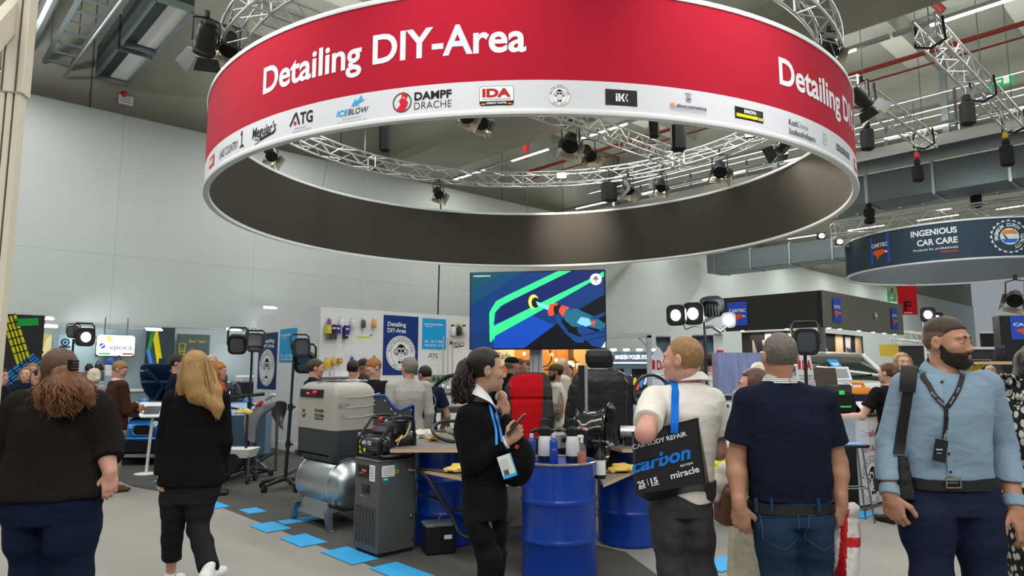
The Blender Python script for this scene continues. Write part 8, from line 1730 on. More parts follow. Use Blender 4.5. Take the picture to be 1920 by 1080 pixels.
truss('banner_truss','pale lattice truss carrying the far round banner',at(1562,433,16.6),at(1990,376,15.6),.36,.36,.024); truss('banner_truss','short lattice truss stub below the far banner truss',at(1575,450,17.5),at(1640,446,21),.36,.4,.024)
for px,py in ((1541,442),(1575,453)):
    c = at(px,py,17.2); t = thing('floodlight','small glaring floodlight on the far banner truss','floodlight',c,0,'floodlights on the far banner truss'); m = MB(lampblk); m.box((0,.06,0),(.2,.08,.16),bev=.02); m.build('housing',t); m = MB(flood); m.ell((0,0,0),(.07,.03,.06),12,8); m.build('lens',t)
for px,py in ((1630,405),(1830,375)): hoist(at(px,py,16.3),.4,.22,'black chain hoist over the far banner truss, at %s' % ('its end' if px < 1700 else 'its middle'),rope=2)
for px,py,Y in ((1903,560,11),): stage_lamp(at(px,py,Y),at(1890,700,9),'stage lamp hanging over the tall black booth',1.0,False,at(px,520,Y))
# ================================================================== centre background: cafe and brush booth
cw = mat('cafe_wood','#a9793f',.6,var=.2,stretch=(1,1,4),vs_=6); Yc = 16.6
a,b = at(925,690,Yc),at(1106,690,Yc); zt_ = at(1000,600,Yc).z; r = thing('cafe_booth','wooden cafe booth with warm bulbs behind the large screen','booth',((a.x+b.x)/2,Yc,0)); w = b.x-a.x
m = MB(cw); m.box((0,.3,zt_/2),(w,.1,zt_)); m.build('back_wall',r,smooth=0); m = MB(cw); m.box((0,-.2,zt_),(w,1.2,.12)); m.build('roof',r,smooth=0)
for x in (-.49,-.1,.3): m = MB(mat('cafe_beam','#5f4224',.6)); m.box((w*x,-.1,zt_/2),(.12,.12,zt_)); m.build('post',r,smooth=0)
m = MB(mat('cafe_pale','#d9b374',.6)); m.add([(w*.1,.2,zt_),(w*.5,.2,1.3),(w*.5,.22,zt_)],[(0,1,2)]); m.build('sloping_sheet',r,smooth=0); m = MB(mat('cafe_sign_cream','#d8cfae',.6)); m.box((-w*.4,-.18,at(945,667,Yc).z),(.55,.04,.42)); m.build('sign_board',r,smooth=0); m = MB(ink('1f6f80')); m.M = basis((-w*.4,-.21,at(945,667,Yc).z),(1,0,0),(0,0,1)); m.text('Cafe',0,0,.16,.0,w=.36,shear=.25); m.build('lettering',r,smooth=0)
bulb = mat('warm_bulb','#ffd9a0',.3,var=0,emis=14,ecol='#ffb65a')
for px,py in ((983,663),(1034,665),(1043,675),(1068,680),(1075,684),(1100,672)):
    c = at(px,py,Yc-.4); t = thing('warm_bulb','warm glowing bulb hanging in the cafe booth','bulb',c,0,'warm bulbs of the cafe booth'); m = MB(bulb); m.ell((0,0,0),(.035,.035,.045),10,8); m.build('glass',t); m = MB(K['blackm']); m.cyl((0,0,.04),(0,0,.5),.006,n=6); m.build('cord',t)
lamp('AREA','cafe_bulbs',((a.x+b.x)/2,Yc-.3,zt_-.3),60,(1,.66,.32),shape='RECTANGLE',size=w*.9,size_y=.6); 
for k,(px,py) in enumerate(((1060,690),(1072,688),(1084,692))):
    c = at(px,py,Yc-.2); t = thing('cafe_jar','jar on the cafe shelf','jar',c,0,'jars on the cafe shelf'); m = MB(K['white']); m.lathe([(.04,0),(.05,.02),(.05,.13),(.03,.15)],12); m.build('body',t); m = MB(K['blackm']); m.cyl((0,0,.15),(0,0,.17),.04,n=12); m.build('lid',t)
Yd = 18; a,b = at(1136,690,Yd),at(1256,690,Yd); r = thing('brush_booth','pale blue lit booth with dark product boards behind the white shirt man','booth',((a.x+b.x)/2,Yd,0)); w = b.x-a.x; z1,z0 = at(1190,660,Yd).z,at(1190,679,Yd).z
m = MB(mat('brush_booth_blue','#8fb0bd',.6)); m.box((0,.3,z1/2),(w,.1,z1)); m.build('back_wall',r,smooth=0); m = MB(mat('fascia_slate','#3b4d57',.6)); m.box((0,0,(z0+z1)/2),(w,.2,z1-z0)); m.build('fascia',r,smooth=0); m = MB(mat('lit_letters','#eaf4f8',.4,emis=1.2)); m.M = basis((-w*.05,-.11,(z0+z1)/2),(1,0,0),(0,0,1)); m.text('MASKEN POLIER SYSTEME',0,0,(z1-z0)*.42,.03,w=w*.62); m.build('lettering',r,smooth=0); m = MB(mat('lit_strip','#f0f8fa',.4,emis=2.5)); m.box((0,-.1,z0-.02),(w,.06,.03)); m.build('light_strip',r,smooth=0)
for k in range(5): m = MB(spotl); m.box((w*(-.4+.2*k),-.25,z1+.05),(.16,.12,.05),bev=.02); m.build('spot',r)
for k,x in enumerate((-.32,.05,.33)):
    m = MB(ink('1e2327')); m.box((w*x,.23,z0-.55),(w*.24,.03,.75)); m.M = basis((w*x,.21,z0-.55),(1,0,0),(0,0,1))
    for j,c_ in enumerate(('d8c23a','d04a2a','3a7ad0','c8d0d4')): m.use(ink(c_)).line([(-.18+.1*j,-.25+.07*j),(-.12+.1*j,.22-.08*((j+k) % 3))],.07,.003)
    m.build('product_board',r,smooth=0)
lamp('AREA','brush_booth_light',((a.x+b.x)/2,Yd-.5,z1),50,(.85,.96,1),shape='RECTANGLE',size=w*.9,size_y=.3).rotation_euler = (-.5,0,0)
r = thing('tv_frame','grey square tube frame standing behind the large screen','frame',tuple(atz(1215,820,0)*0+Vector((at(1218,700,9).x,9,0)))); m = MB(mat('grey_post','#aeb4b8')); q = at(1218,629,9)-Vector(r.location); q0 = at(1130,629,9)-Vector(r.location); m.box((0,0,q.z/2),(.06,.06,q.z)); m.build('upright',r,smooth=0); m = MB(mat('grey_post','#aeb4b8')); m.box(((q0.x)/2,0,q.z),(-q0.x+.06,.06,.06)); m.box((-.08,0,q.z-.08),(.02,.04,.18),ry=-.78); m.build('crossbar',r,smooth=0)
for k,(pl,pr,pt_,pb,Y,col,lab) in enumerate(((1232,1258,632,690,17,'#1f2b33','dark wall section with a lit corner beyond the white shirt man'),(1300,1340,630,800,16,'#2a3b44','dark teal wall section behind the lamp stand pole'),(1341,1356,628,800,15,'#c4d2d6','narrow bright white shelf wall beside the black booth'))):
    a,b = at(pl,700,Y),at(pr,700,Y); zt_ = at(pl,pt_,Y).z; r = thing('wall_section',lab,'wall panel',((a.x+b.x)/2,Y,0)); m = MB(mat('wallsec'+str(k),col,.6,emis=.0)); m.box((0,0,zt_/2),(b.x-a.x,.1,zt_)); m.build('panel',r,smooth=0); m = MB(K['alu']); m.box((0,0,zt_+.01),(b.x-a.x,.12,.03)); m.build('top_rail',r,smooth=0)
    lamp('SPOT','wall_section_spot',(((a.x+b.x)/2),Y-.5,zt_+.1),25,(.88,.97,1),target=((a.x+b.x)/2,Y,zt_-1),spot_size=1.6,spot_blend=.8)
m = MB(K['red']); m.box((0,0,0),(.14,.04,.06)); o = m.build('shelf_tag',smooth=0); o.location = at(1350,659,14.8); tag(o,'small red tag on the narrow bright shelf wall','tag')
# ================================================================== flags, white car, counters with equipment
def flag(lab,px,pyt,pyb,Y,wpx,txt=True):
    b = at(px,pyb,Y); tp = at(px,pyt,Y); r = thing('feather_flag',lab,'flag',(b.x,b.y,0)); h = tp.z; w = wpx*Y/F; cl = cloth('flag_white','#dcdfe2',var=.03); m = MB(cl)
    prof = [(0,.15),(.02,.3),(.04,.55),(.1,.8),(.25,.95),(.5,1.0),(.75,.93),(.9,.75),(.97,.5),(1.0,.15)]; pts = [(w*(x-.5),.35+(h-.35)*y) for x,y in [(p,q) for p,q in prof]]
    m.prism(pts[::-1],-.006,.006,T((0,0,0),0,math.pi/2)); m.build('cloth',r,smooth=0)
    if txt:
        k = at(px,684,Y).z; m = MB(ink('c0202a')); m.M = basis((0,-.009,k),(1,0,0),(0,0,1)); m.rect(-w*.25,0,w*.13,.12,0); m.text('DA',w*.10,0,.12,.04,w=w*.42); m.use(ink('8a8d90')).rect(0,-.14,w*.6,.012); m.rect(0,-.18,w*.5,.01); m.use(ink('c0202a')).rect(.02,-.28,w*.65,.014); m.build('lettering',r,smooth=0)
    m = MB(K['alu']); m.cyl((-w*.52,0,.03),(-w*.5,0,h*.8),.012,n=8); m.box((0,0,.015),(.5,.4,.03)); m.build('pole',r)
flag('white feather flag with red letters between the navy polo man and the white car',1517,640,860,8.9,40); flag('white feather flag half hidden by the white shirt man face',1240,650,850,9.0,42)
Yw = 10.2; c = at(1636,820,Yw); car2 = thing('white_car','white car with wide windscreen parked behind the equipment counter','car',(c.x,c.y,0),-.05); wp = mat('car_paint_white','#dfe2e4',.25,var=.02,coat=.7)
hull('front_body',car2,[(0,.6,.8,.7,.3,.95,1.12),(.1,.85,.93,.8,.22,1.05,1.22),(.7,.9,.95,.85,.25,1.15,1.36),(1.25,.9,.95,.88,.25,1.2,1.44),(2.6,.9,.95,.88,.3,1.2,1.4)],wp)
hull('roof',car2,[(1.75,.70,.73,.68,1.80,1.82,1.85),(2.0,.74,.75,.70,1.82,1.86,1.89),(2.55,.74,.75,.68,1.80,1.84,1.87)],mat('car_roof_chrome','#b4b0a6',.3,.5),0); hull('cabin',car2,[(1.15,.84,.84,.80,1.40,1.43,1.46),(1.8,.74,.74,.68,1.4,1.7,1.83),(2.55,.74,.72,.64,1.4,1.7,1.83)],mat('windscreen_glass','#2b332e',.06,var=.3,vs_=3),0)
for sx in (-1,1):
    m = MB(wp); m.tube([(sx*.84,1.15,1.44),(sx*.74,1.78,1.84)],.04,8); m.build('windscreen_pillar',car2); m = MB(wp); m.ell((sx*1.08,1.3,1.52),(.12,.08,.085),16,10); m.build('side_mirror',car2); m = MB(mat('headlamp_glass','#9fb0bb')); m.ell((sx*.72,.1,1.08),(.16,.12,.09),16,8); m.build('headlight',car2)
    m = MB(tyre); m.cyl((sx*.75,.9,.36),(sx*.96,.9,.36),.36,n=28); m.build('tyre',car2)
m = MB(ink('2f8fd0')); m.M = basis((.12,1.48,1.66),(1,0,0),(0,.85,.5)); m.box((0,0,.03),(.17,.3,.01)); m.use(ink(WHT)).rect(0,0,.12,.03,.037); m.rect(0,-.05,.09,.02,.037); m.build('window_sticker',car2,smooth=0); m = MB(mat('windscreen_sheet','#c8ccb0',.5)); m.box((-.18,1.42,1.62),(.18,.01,.2),rx=-1.0); m.build('inner_sheet',car2,smooth=0)
m = MB(K['black']); m.tube([(-.6,1.12,1.47),(-.1,1.2,1.51)],.012,6); m.tube([(.1,1.12,1.47),(.6,1.2,1.51)],.012,6); m.build('wipers',car2)
m = MB(K['white']); m.box((0,0,0),(.34,.02,.22),rx=-.5); m.use(ink('9aa0a6')).box((0,-.015,0),(.26,.01,.15),rx=-.5); o = m.build('info_card',smooth=0); o.location = at(1573,700,10.6); tag(o,'white info card propped on the white car bonnet','card')
# counter with monkey emblem
Cc = atz(1642,948,0); t0_,s0_ = Cc.dot(E2),Cc.dot(E1); hc = 1.03
c = atz(1612,951,0); r = thing('demo_counter','demo counter with white printed front, black sides and black top','counter',c,.62)
m = MB(mat('counter_black','#18181a',.5)); m.box2((-.02,0,.02),(.62,.9,hc)); m.build('body',r,smooth=0); m = MB(K['white']); m.box2((0,-.03,.02),(.62,0,hc)); m.build('front_panel',r,smooth=0); m = MB(K['black']); m.box2((-.10,-.06,hc),(.72,.95,hc+.035),bev=.005); m.build('worktop',r)
m = MB(ink('b8262e')); m.M = basis((.28,-.034,0),(1,0,0),(0,0,1)); m.text('Detailing',.0,.84,.085,.0,w=.4); m.build('lettering',r,smooth=0); m = MB(ink('b8262e')); m.M = basis((.28,-.034,0),(1,0,0),(0,0,1)); m.text('DIY-Area',.0,.66,.085,.0,w=.4); m.build('lettering',r,smooth=0); m = MB(); m.M = basis((.28,-.034,.30),(1,0,0),(0,0,1)) @ T((0,0,0),0,0,0,.56); lg_monkey(m); m.build('emblem',r,smooth=0)
Yk = c.y+.35; zt_ = hc+.035
k_ = at(1571,778,Yk); t = thing('black_machine_case','open black machine case with green lettering on the counter','machine',(k_.x,k_.y,zt_),.1); m = MB(K['black']); m.box((0,0,.12),(.34,.26,.24),bev=.01); m.build('lower_case',t); m = MB(mat('mesh_lid','#4d463c',.5,bump=1,bs=160)); m.box((-.06,.12,.40),(.28,.03,.3),rx=-.15); m.build('lid',t,smooth=0); m = MB(mat('case_inner','#3b3f3f',.5)); m.box((.0,-.02,.29),(.26,.2,.1),bev=.01); m.box((.04,-.1,.33),(.16,.04,.04),bev=.01); m.build('machine',t); m = MB(mat('green_glow_print','#3cc45a',.5,emis=.5)); m.M = basis((0,-.132,.08),(1,0,0),(0,0,1)); m.rect(-.08,0,.04,.03); m.rect(.03,0,.14,.018); m.rect(-.02,.17,.07,.05,.012); m.build('print',t,smooth=0); m = MB(K['alu']); m.tube([(.14,-.08,.24),(.16,-.08,.34),(.12,.05,.38)],.01,6); m.build('stay',t)  # the green print bars are given a glow of their own
k_ = at(1609,762,Yk+.25); t = thing('carry_box','navy carry box with orange handled lid on the counter','box',(k_.x,k_.y,zt_+.02),.1); m = MB(mat('box_navy','#22265a',.45)); m.loft([[(x*.86,y*.86,0) for x,y in rrect(.32,.24,.04)],[(x,y,.2) for x,y in rrect(.32,.24,.04)]]); m.build('body',t); m = MB(K['orange']); m.loft([[(x,y,.2) for x,y in rrect(.335,.255,.04)],[(x,y,.225) for x,y in rrect(.335,.255,.04)],[(x*.72,y*.72,.285) for x,y in rrect(.335,.255,.04)]]); m.tube([(-.10,0,.27),(-.07,0,.335),(.07,0,.335),(.10,0,.27)],.02,8); m.build('lid',t); m = MB(ink('a9b4d8')); m.box((-.02,-.122,.07),(.03,.004,.05)); m.build('label',t); m = MB(K['black']); m.box((0,0,-.01),(.3,.22,.02)); m.build('foot',t)
k_ = at(1622,770,Yk-.08); t = thing('price_sheet','tilted white sheet in a holder on the counter','sheet',(k_.x,k_.y,zt_),.2); m = MB(K['white']); m.box((0,0,.09),(.2,.004,.15),rx=-.9); m.build('sheet',t,smooth=0); m = MB(K['black']); m.box((0,.04,.035),(.2,.1,.07)); m.build('holder',t)
k_ = at(1594,833,7.45); t = thing('bar_table','small black oval table with thin legs carrying a clear box','table',(k_.x,k_.y,0)); zz_ = k_.z; m = MB(K['black']); m.loft([[(.2*math.cos(a),.14*math.sin(a),zz_-.025+d) for a in [2*math.pi*i/40 for i in range(40)]] for d in (0,.025)]); m.build('top',t)
for dx,dy in ((-.1,-.05),(.1,-.05),(-.1,.06),(.1,.06)): m = MB(K['steel']); m.cyl((dx,dy,zz_-.02),(dx*1.7,dy*1.7,0),.009,n=8); m.build('leg',t)
m = MB(K['steel']); m.tube([(-.14,-.07,.35),(.14,-.07,.35),(.14,.08,.35),(-.14,.08,.35)],.007,6,closed=True); m.build('foot_rail',t)
acr = mat('acrylic_clear','#d8e4ec',.04,alpha=.20,var=0); t = thing('acrylic_box','clear acrylic box standing on the small black table','box',(k_.x,k_.y,zz_)); m = MB(acr)
for c_,d_ in (((0,-.1,.15),(.3,.006,.3)),((0,.1,.15),(.3,.006,.3)),((-.15,0,.15),(.006,.2,.3)),((.15,0,.15),(.006,.2,.3))): m.box(c_,d_)
m.build('walls',t,smooth=0); m = MB(mat('led_blue','#7aa8ff',.4,emis=.4)); m.box((0,0,.01),(.24,.14,.012)); m.build('base_light',t,smooth=0)
# white counter with display tank and shelf unit behind the brown haired woman
c = at(1400,860,7.6); r = thing('white_counter','white counter with grey front drawers behind the tote bag man','counter',(c.x,c.y,0),-.05); zt_ = at(1400,740,7.6).z
m = MB(K['white']); m.box((0,.2,zt_/2),(.62,.5,zt_)); m.build('body',r,smooth=0); m = MB(K['black']); m.box((0,-.06,zt_-.03),(.56,.02,.05)); m.build('dark_strip',r,smooth=0); m = MB(ink('c3c6c8'))
for k in range(4): m.box((-.22+.14*k,-.055,zt_-.24),(.1,.01,.26))
m.build('drawer_fronts',r,smooth=0); m = MB(ink('3a3c40'))
for k in range(4): m.box((-.22+.14*k,-.064,zt_-.12),(.07,.006,.03))
m.build('labels',r,smooth=0)
tank_m = mat('frosted_tank','#8e9ac4',.2,alpha=.72,var=.5,vs_=5,stretch=(6,6,.5)); t = thing('display_tank','streaked clear display tank with bluish sheen on the white counter','tank',(c.x,c.y+.1,zt_)); h = at(1400,661,7.6).z-zt_; m = MB(tank_m); 
for c_,d_ in (((0,-.1,h/2),(.56,.008,h)),((0,.1,h/2),(.56,.008,h)),((-.28,0,h/2),(.008,.2,h)),((.28,0,h/2),(.008,.2,h))): m.box(c_,d_)
m.build('walls',t,smooth=0); m = MB(K['chrome']); m.tube(spline([(.05,0,.2),(.12,0,h*.8),(.25,0,h*.9)],5),.03,8); m.build('pipe',t); m = MB(mat('pink_fluid','#b07aa8',.3,var=.2)); m.box((0,0,.05),(.54,.18,.1)); m.build('fluid',t,smooth=0)
c = at(1400,870,6.9); r = thing('folding_table','white folding table side with chrome legs beside the tote bag man','table',(c.x-.2,c.y,0)); m = MB(K['white']); m.box((.2,.35,.62),(.7,.5,.03)); m.box((.25,.5,.38),(.55,.03,.5)); m.build('top',r,smooth=0)
for x,y in ((-.1,.12),(.5,.12),(-.1,.58),(.5,.58)): m = MB(K['chrome']); m.cyl((x,y,.61),(x*1.1-.02,y,.0),.014,n=8); m.build('leg',r)
m = MB(K['black']); m.tube([(.0,.1,.55),(.05,.1,.50),(.1,.1,.46)],.02,8); m.build('clip',r)
# black car part on the rear workbench and its bench
Yv = 9.0; c = at(862,745,Yv); t = thing('car_bonnet_part','glossy black car bonnet on a workbench behind the navy shirt man','car part',(c.x,c.y,c.z-.12)); V_ = Vector(t.location)
panel_grid('skin',t,[[V_+Vector((x,y,.12+.1*math.cos(x*1.8)-.18*(y+.3)**2)) for x in (-.3,.0,.35,.7,1.0)] for y in (-.5,-.2,.1,.4)],mat('gloss_black_paint','#0c0c0e',.1,coat=1))
r = thing('workbench','grey workbench under the black car bonnet','workbench',(V_.x+.5,V_.y+.2,0)); m = MB(mat('bench_grey','#6d7074',.5)); m.box((0,0,V_.z-.04),(1.6,.9,.05)); m.build('top',r,smooth=0)
for x in (-.7,.7):
    for y in (-.38,.38): m = MB(K['steel']); m.cyl((x,y,0),(x,y,V_.z-.06),.025,n=8); m.build('leg',r)
hose('black curved hose loop over the black car bonnet',[at(815,725,8.6),at(835,708,8.6),at(858,703,8.6),at(880,705,8.6)],.025)

lamp('SPOT','banner_wash',(c0.x-3.2,c0.y-4.2,6.6),260,(.9,.97,1),target=(c0.x-1.2,c0.y-2.2,4.6),spot_size=1.1,spot_blend=1,shadow_soft_size=.15)
lamp('SPOT','banner_inside_wash',(c0.x-.8,c0.y-.8,5.6),160,(.95,.97,1),target=(c0.x+.8,c0.y+2.3,4.2),spot_size=1.6,spot_blend=1,shadow_soft_size=.15)
# ================================================================== people further off
def bg(label,px,ptop,Y,yaw,look=0,pitch=0,top='#222',sleeve='long',legs='#1d1d22',hair='brown',skin_='pink',fem=False,build=1.0,H_=None,arms=None,hairfn=None,h=None,nm=None,group=None,hem=.50,lean=0.0,shoe='#1c1a19',beard=None,coll=None,topname='shirt',step=.0,z_head=None):
    p = at(px,700,Y); H_ = H_ or at(px,ptop,Y).z-.012; yaw,look = math.radians(yaw),math.radians(look); h = h or max(.006,.0011*Y)
    J = plan(p.x,Y,H_,yaw,build,fem,look,pitch,lean,arms,.5,step)
    off = J['hd'][:2]-np.array([p.x,Y]); 
    for k,v in J.items():
        if isinstance(v,np.ndarray) and k not in ('f','r','hf','hdl','hdr'): J[k] = v-np.array([off[0],off[1]*0,0])
    t,HD,R,yw = person(label,J,skin_,hair=hair,h=h,group=group,hcurl=.5)
    J['HD'] = HD; tm = cloth('bg'+top[1:],top) if isinstance(top,str) else top
    g = garment_top(t,J,R,yw,tm,hem*H_,sleeve,.012 if build < 1.2 else .015,h,folds(.006,6,8,int(px) % 17),topname,sr=1.12)
    if legs: garment_legs(t,J,R,yw,cloth('bl'+legs[1:],legs),(hem+.03)*H_,.06,.010,h,folds(.006,7,16,int(px) % 13))
    shoes(t,J,mat('shoe'+shoe[1:],shoe,.5),h=max(h,.009))
    if coll: collar(t,J,cloth('bc'+coll[1:],coll),r=.058,hgt=.04,open_=.4)
    hm = HM[hair]
    if hairfn: hairfn(t,HD,hm,h,J)
    elif hair: hair_short(t,HD,hm,.011,h=min(h,.008),rough=.004)
    if beard: beard_short(t,HD,HM[beard],.007,h=min(h,.008))
    return t,J,g
def long_hair(L=.22,w=.05,back=True):
    def fn(t,HD,m,h,J): hair_mass(t,HD,m,[('c',[(0,-.04,.02),(0,-.075,-.08),(0,-.08,-L)],[.09,.07,.04]),('c',[(.06,.0,.03),(.07,-.02,-.06),(.065,-.03,-L+.03)],[.04,w,.025]),('c',[(-.06,.0,.03),(-.07,-.02,-.06),(-.065,-.03,-L+.03)],[.04,w,.025])],h=min(h,.009))
    return fn
def curly(t,HD,m,h,J): hair_mass(t,HD,m,[('e',(0,-.03,.03),(.10,.11,.10)),('e',(.06,-.02,-.04),(.05,.07,.07)),('e',(-.06,-.02,-.04),(.05,.07,.07))],h=min(h,.008),groove=.012,curl=.006)
def bun(t,HD,m,h,J): hair_mass(t,HD,m,[('e',(0,-.09,.0),(.06,.05,.055)),('c',[(.0,-.10,.01),(.03,-.13,-.03)],[.04,.015]),('c',[(.0,-.10,.01),(-.05,-.12,-.01)],[.04,.012])],h=min(h,.007),groove=.005,freq=(50,30))
def bald(t,HD,m,h,J): hair_short(t,HD,m,.003,h=min(h,.007),rough=.001,line=[-.05,-.04,.0,.03,.06,.09,.1,.12,.12])
def cap(col,brim=True):
    def fn(t,HD,m,h,J):
        hair_short(t,HD,m,.008,h=min(h,.008)); S = SDF(min(h,.008)); HD.e(S,(0,-.012,.055),(.088,.108,.068),.02)
        if brim: HD.e(S,(0,.10,.045),(.065,.06,.010),.01)
        S.cut(lambda X,Y_,Z: (lambda x,y,z: (.032-z)*HD.s)(*HD.loc(X,Y_,Z))); S.mesh('cap',t,cloth('cap'+col[1:],col))
    return fn
A_rest = None
bent = dict(r=((.125,.04,.62),(.0,.135,.655)),l=((.125,.04,.62),(.01,.15,.63)))
bg('man in a brown tweed jacket and beige trousers looking into the blue car',224,676,9.2,45,30,-.45,'#43291f',legs='#8b8268',hair='sandy',arms=bent,coll='#d9b8b4',shoe='#5a2f1d',topname='jacket',hem=.44,build=1.1)
bg('man in dark navy hidden behind the blonde woman, by the raised bonnet',334,664,9.6,60,20,-.2,'#151b2e',hair='dark',arms=bent,topname='jacket')
bg('bald man peeking out behind the blonde hair',397,663,10.2,120,20,0,'#4a5260',hair='light',hairfn=bald,topname='jacket')
bg('woman with curly red hair and a coral top behind the blonde woman',411,680,9.0,70,20,-.05,'#b5492e',hair='red',fem=True,hairfn=curly,legs='#20222a')
bg('woman in a navy top with pale hair facing the aisle before the track panel',50,687,10.2,150,10,0,'#161c30',hair='sandy',skin_='fair',fem=True,hairfn=long_hair(.12),arms=bent)
bg('woman with a blond bob just behind the navy top woman',61,680,10.9,140,0,0,'#1f1f22',hair='sandy',fem=True,hairfn=long_hair(.14))
bg('dark haired man in a white shirt seen in profile before the black track panel',73,691,9.7,245,10,0,'#d8dadd',hair='black',skin_='pink')
bg('figure in dark clothes cut off at the edge by the cream frame post',2,688,8.6,100,0,0,'#17181d',hair='dark',build=1.1,topname='coat')
bg('white haired person behind the brown tweed jacket',178,690,10.6,20,0,-.1,'#8c8f92',hair='light',fem=True,hairfn=long_hair(.08))
bg('crew cut man in a black jacket behind the grey compressor',592,672,8.7,55,15,-.1,'#1a1b1d',hair='buzz',skin_='pink',topname='jacket',build=1.1,coll='#202123')
bg('crew cut man in a pale blue shirt seen from behind at the pegboard',662,674,9.2,5,0,-.1,'#b9c3d3',hair='dark',skin_='pink')
bg('dark haired man in profile facing the ginger man',683,672,10.1,80,20,-.1,'#2b2c30',hair='dark',skin_='tan')
bg('short person with messy brown hair bent low behind the ginger man',689,699,9.4,90,0,-.5,'#54565c',hair='brown',fem=True,hairfn=curly)
t,J,g = bg('ginger man in a black polo shirt looking down at the bench',700,671,8.3,215,15,-.5,'#1a1b1f','short',hair='ginger',skin_='fair',arms=bent,topname='polo_shirt')
def chest_logo(t,J,g,up,side,k,draw,front=True,name='shirt_print'):
    f,r = Vector(J['f']),Vector(J['r']); o = Vector(J['chs'])+Vector((0,0,up))+r*side; d = f if front else -f; x = -r if front else r
    print_on(t,on_mesh(g,t),o+d*.6,x,(0,0,1),k,draw,name)
chest_logo(t,J,g,.06,-.075,.085,lambda m: lg_monkey(m))
bg('grey haired man in a pale grey sweater seen from behind',766,670,8.0,-25,-20,0,'#a9a7a2',hair='grey',skin_='pink',build=1.08,topname='sweater',hairfn=lambda t,HD,m,h,J: hair_short(t,HD,m,.02,h=.007,rough=.008,back=-.1))
t,J,g = bg('young man in a navy t-shirt with emblem print bending over the black bonnet',796,685,8.4,-12,-35,-.35,'#1b2335','short',legs='#7d94ae',hair='dark',skin_='olive',arms=dict(r=((.175,.0,.63),(.13,.10,.50)),l=((.16,.04,.63),(.08,.14,.52))),topname='t_shirt')
chest_logo(t,J,g,.01,.0,.25,lambda m: lg_monkey(m),False)
def back_txt(m):
    m.use(ink(WHT)).text('autolackaffen',0,.62,.12,.01,w=.95); m.use(ink('d82030')).text('SONAX',0,.30,.22,.05,w=1.1); m.use(ink(WHT)).rect(0,.05,.9,.08)
chest_logo(t,J,g,-.30,.0,.19,back_txt,False,'shirt_lettering')
chest_logo(t,J,g,.17,.0,.06,lambda m: (m.use(ink('c8d0dc')).ringp(0,.2,.3,.5,0,20),m.use(ink(RED_)).rect(-.3,-.5,.5,.25),m.use(ink(YLW)).rect(.3,-.5,.4,.25)),False,'neck_print')
bg('man in a black flat cap and dark jacket behind the red seat',961,668,9.8,50,15,0,'#17181b',hair='grey',skin_='pink',hairfn=cap('#1c1f1c',False),coll='#26282b',topname='jacket')
bg('brown haired man in profile beyond the flat cap man',976,671,11.2,85,0,0,'#3a3b40',hair='brown',skin_='tan')
bg('fair faced man half hidden by the grey screen post',988,674,11.8,250,0,0,'#54565a',hair='brown',skin_='fair')
t,J,g = bg('bearded man in an olive cap and white shirt between the two seats',1041,681,9.2,275,0,-.05,'#d9d6cd',hair='dark',skin_='tan',beard='dark',arms=bent,hairfn=cap('#5c5636'))
q = at(1043,768,9.0); b_ = thing('wicker_basket','woven wicker basket carried by the man in the olive cap','basket',q); m = MB(mat('wicker','#a8875a',.7,var=.35,vs_=60,bump=.8,bs=90)); m.loft([[(x*s_,y*s_,z) for x,y in rrect(.2,.15,.04)] for s_,z in ((.82,-.11),(.95,-.03),(1.0,.08),(.94,.085),(.9,-.0),(.78,-.09))],caps=True); m.build('basket_body',b_); m = MB(mat('wicker','#a8875a')); m.tube([(-.09,0,.06),(-.07,0,.2),(0,0,.26),(.07,0,.2),(.09,0,.06)],.012,8); m.build('handle',b_)
bg('bald man in a cream shirt beyond the olive cap man',1056,671,10.6,75,0,0,'#d8d0bd',hair='light',skin_='pink',hairfn=bald)
bg('man with dark hair glimpsed at the cafe shelf beyond the bald man',1067,684,12.6,200,0,0,'#77705f',hair='dark',skin_='pink')
t,J,g = bg('man in a dark suit and white shirt looking at a phone by the brush booth',1170,703,14.5,205,0,-.35,'#17181c',hair='dark',skin_='pink',arms=bent,coll='#dfe1e4',topname='suit_jacket')
bg('man with glasses and a sandy jacket facing the aisle behind the lamp stand',1306,672,9.6,195,0,0,'#8a7a52',hair='sandy',skin_='fair',topname='jacket',beard='sandy')
pl_ = grid_mat('plaid_shirt','#b9b09c',.085,.085,.028,'#8f8a72',axes=(0,2))
t,J,g = bg('dark haired man in a plaid shirt with maroon backpack straps',1336,660,9.0,15,10,0,pl_,hair='dark',skin_='pink',build=1.05)
for s_ in (-1,1):
    bv = on_mesh(g,t); r,f,c = Vector(J['r']),Vector(J['f']),Vector(J['chs']); pts = []
    for k in range(7):
        z = .14-.06*k; hit = bv.ray_cast(c+r*s_*.13+Vector((0,0,z))-f*.6,f); pts.append((hit[0] if hit[0] else c+r*s_*.13+Vector((0,0,z))-f*.12)-f*.01)
    ribbon('backpack_strap',t,pts,.05,fabric('maroon_webbing','#5a2428'),tuple(r),.01)
t,J,g = bg('girl in a black t-shirt with a loose brown bun reaching over the counter',1664,679,7.4,-20,-15,-.05,'#18181b','short',hair='brown',skin_='fair',fem=True,hairfn=bun,topname='t_shirt',arms=dict(l=((.19,.05,.66),(.26,.17,.655)),r=((.14,.02,.64),(.1,.1,.55))))
bg('young blonde woman facing the aisle behind the black t-shirt girl',1693,660,8.3,190,0,0,'#c9a98e',hair='blonde',skin_='fair',fem=True,hairfn=long_hair(.2),arms=bent)
bg('auburn haired woman whose head shows over the blue shirt shoulder',1846,694,7.6,20,0,0,'#5a5f66',hair='auburn',fem=True,hairfn=long_hair(.16))
bg('balding person in an orange top beyond the auburn hair',1857,684,10.2,160,40,-.2,'#d8791e',hair='light',skin_='pink',hairfn=bald)
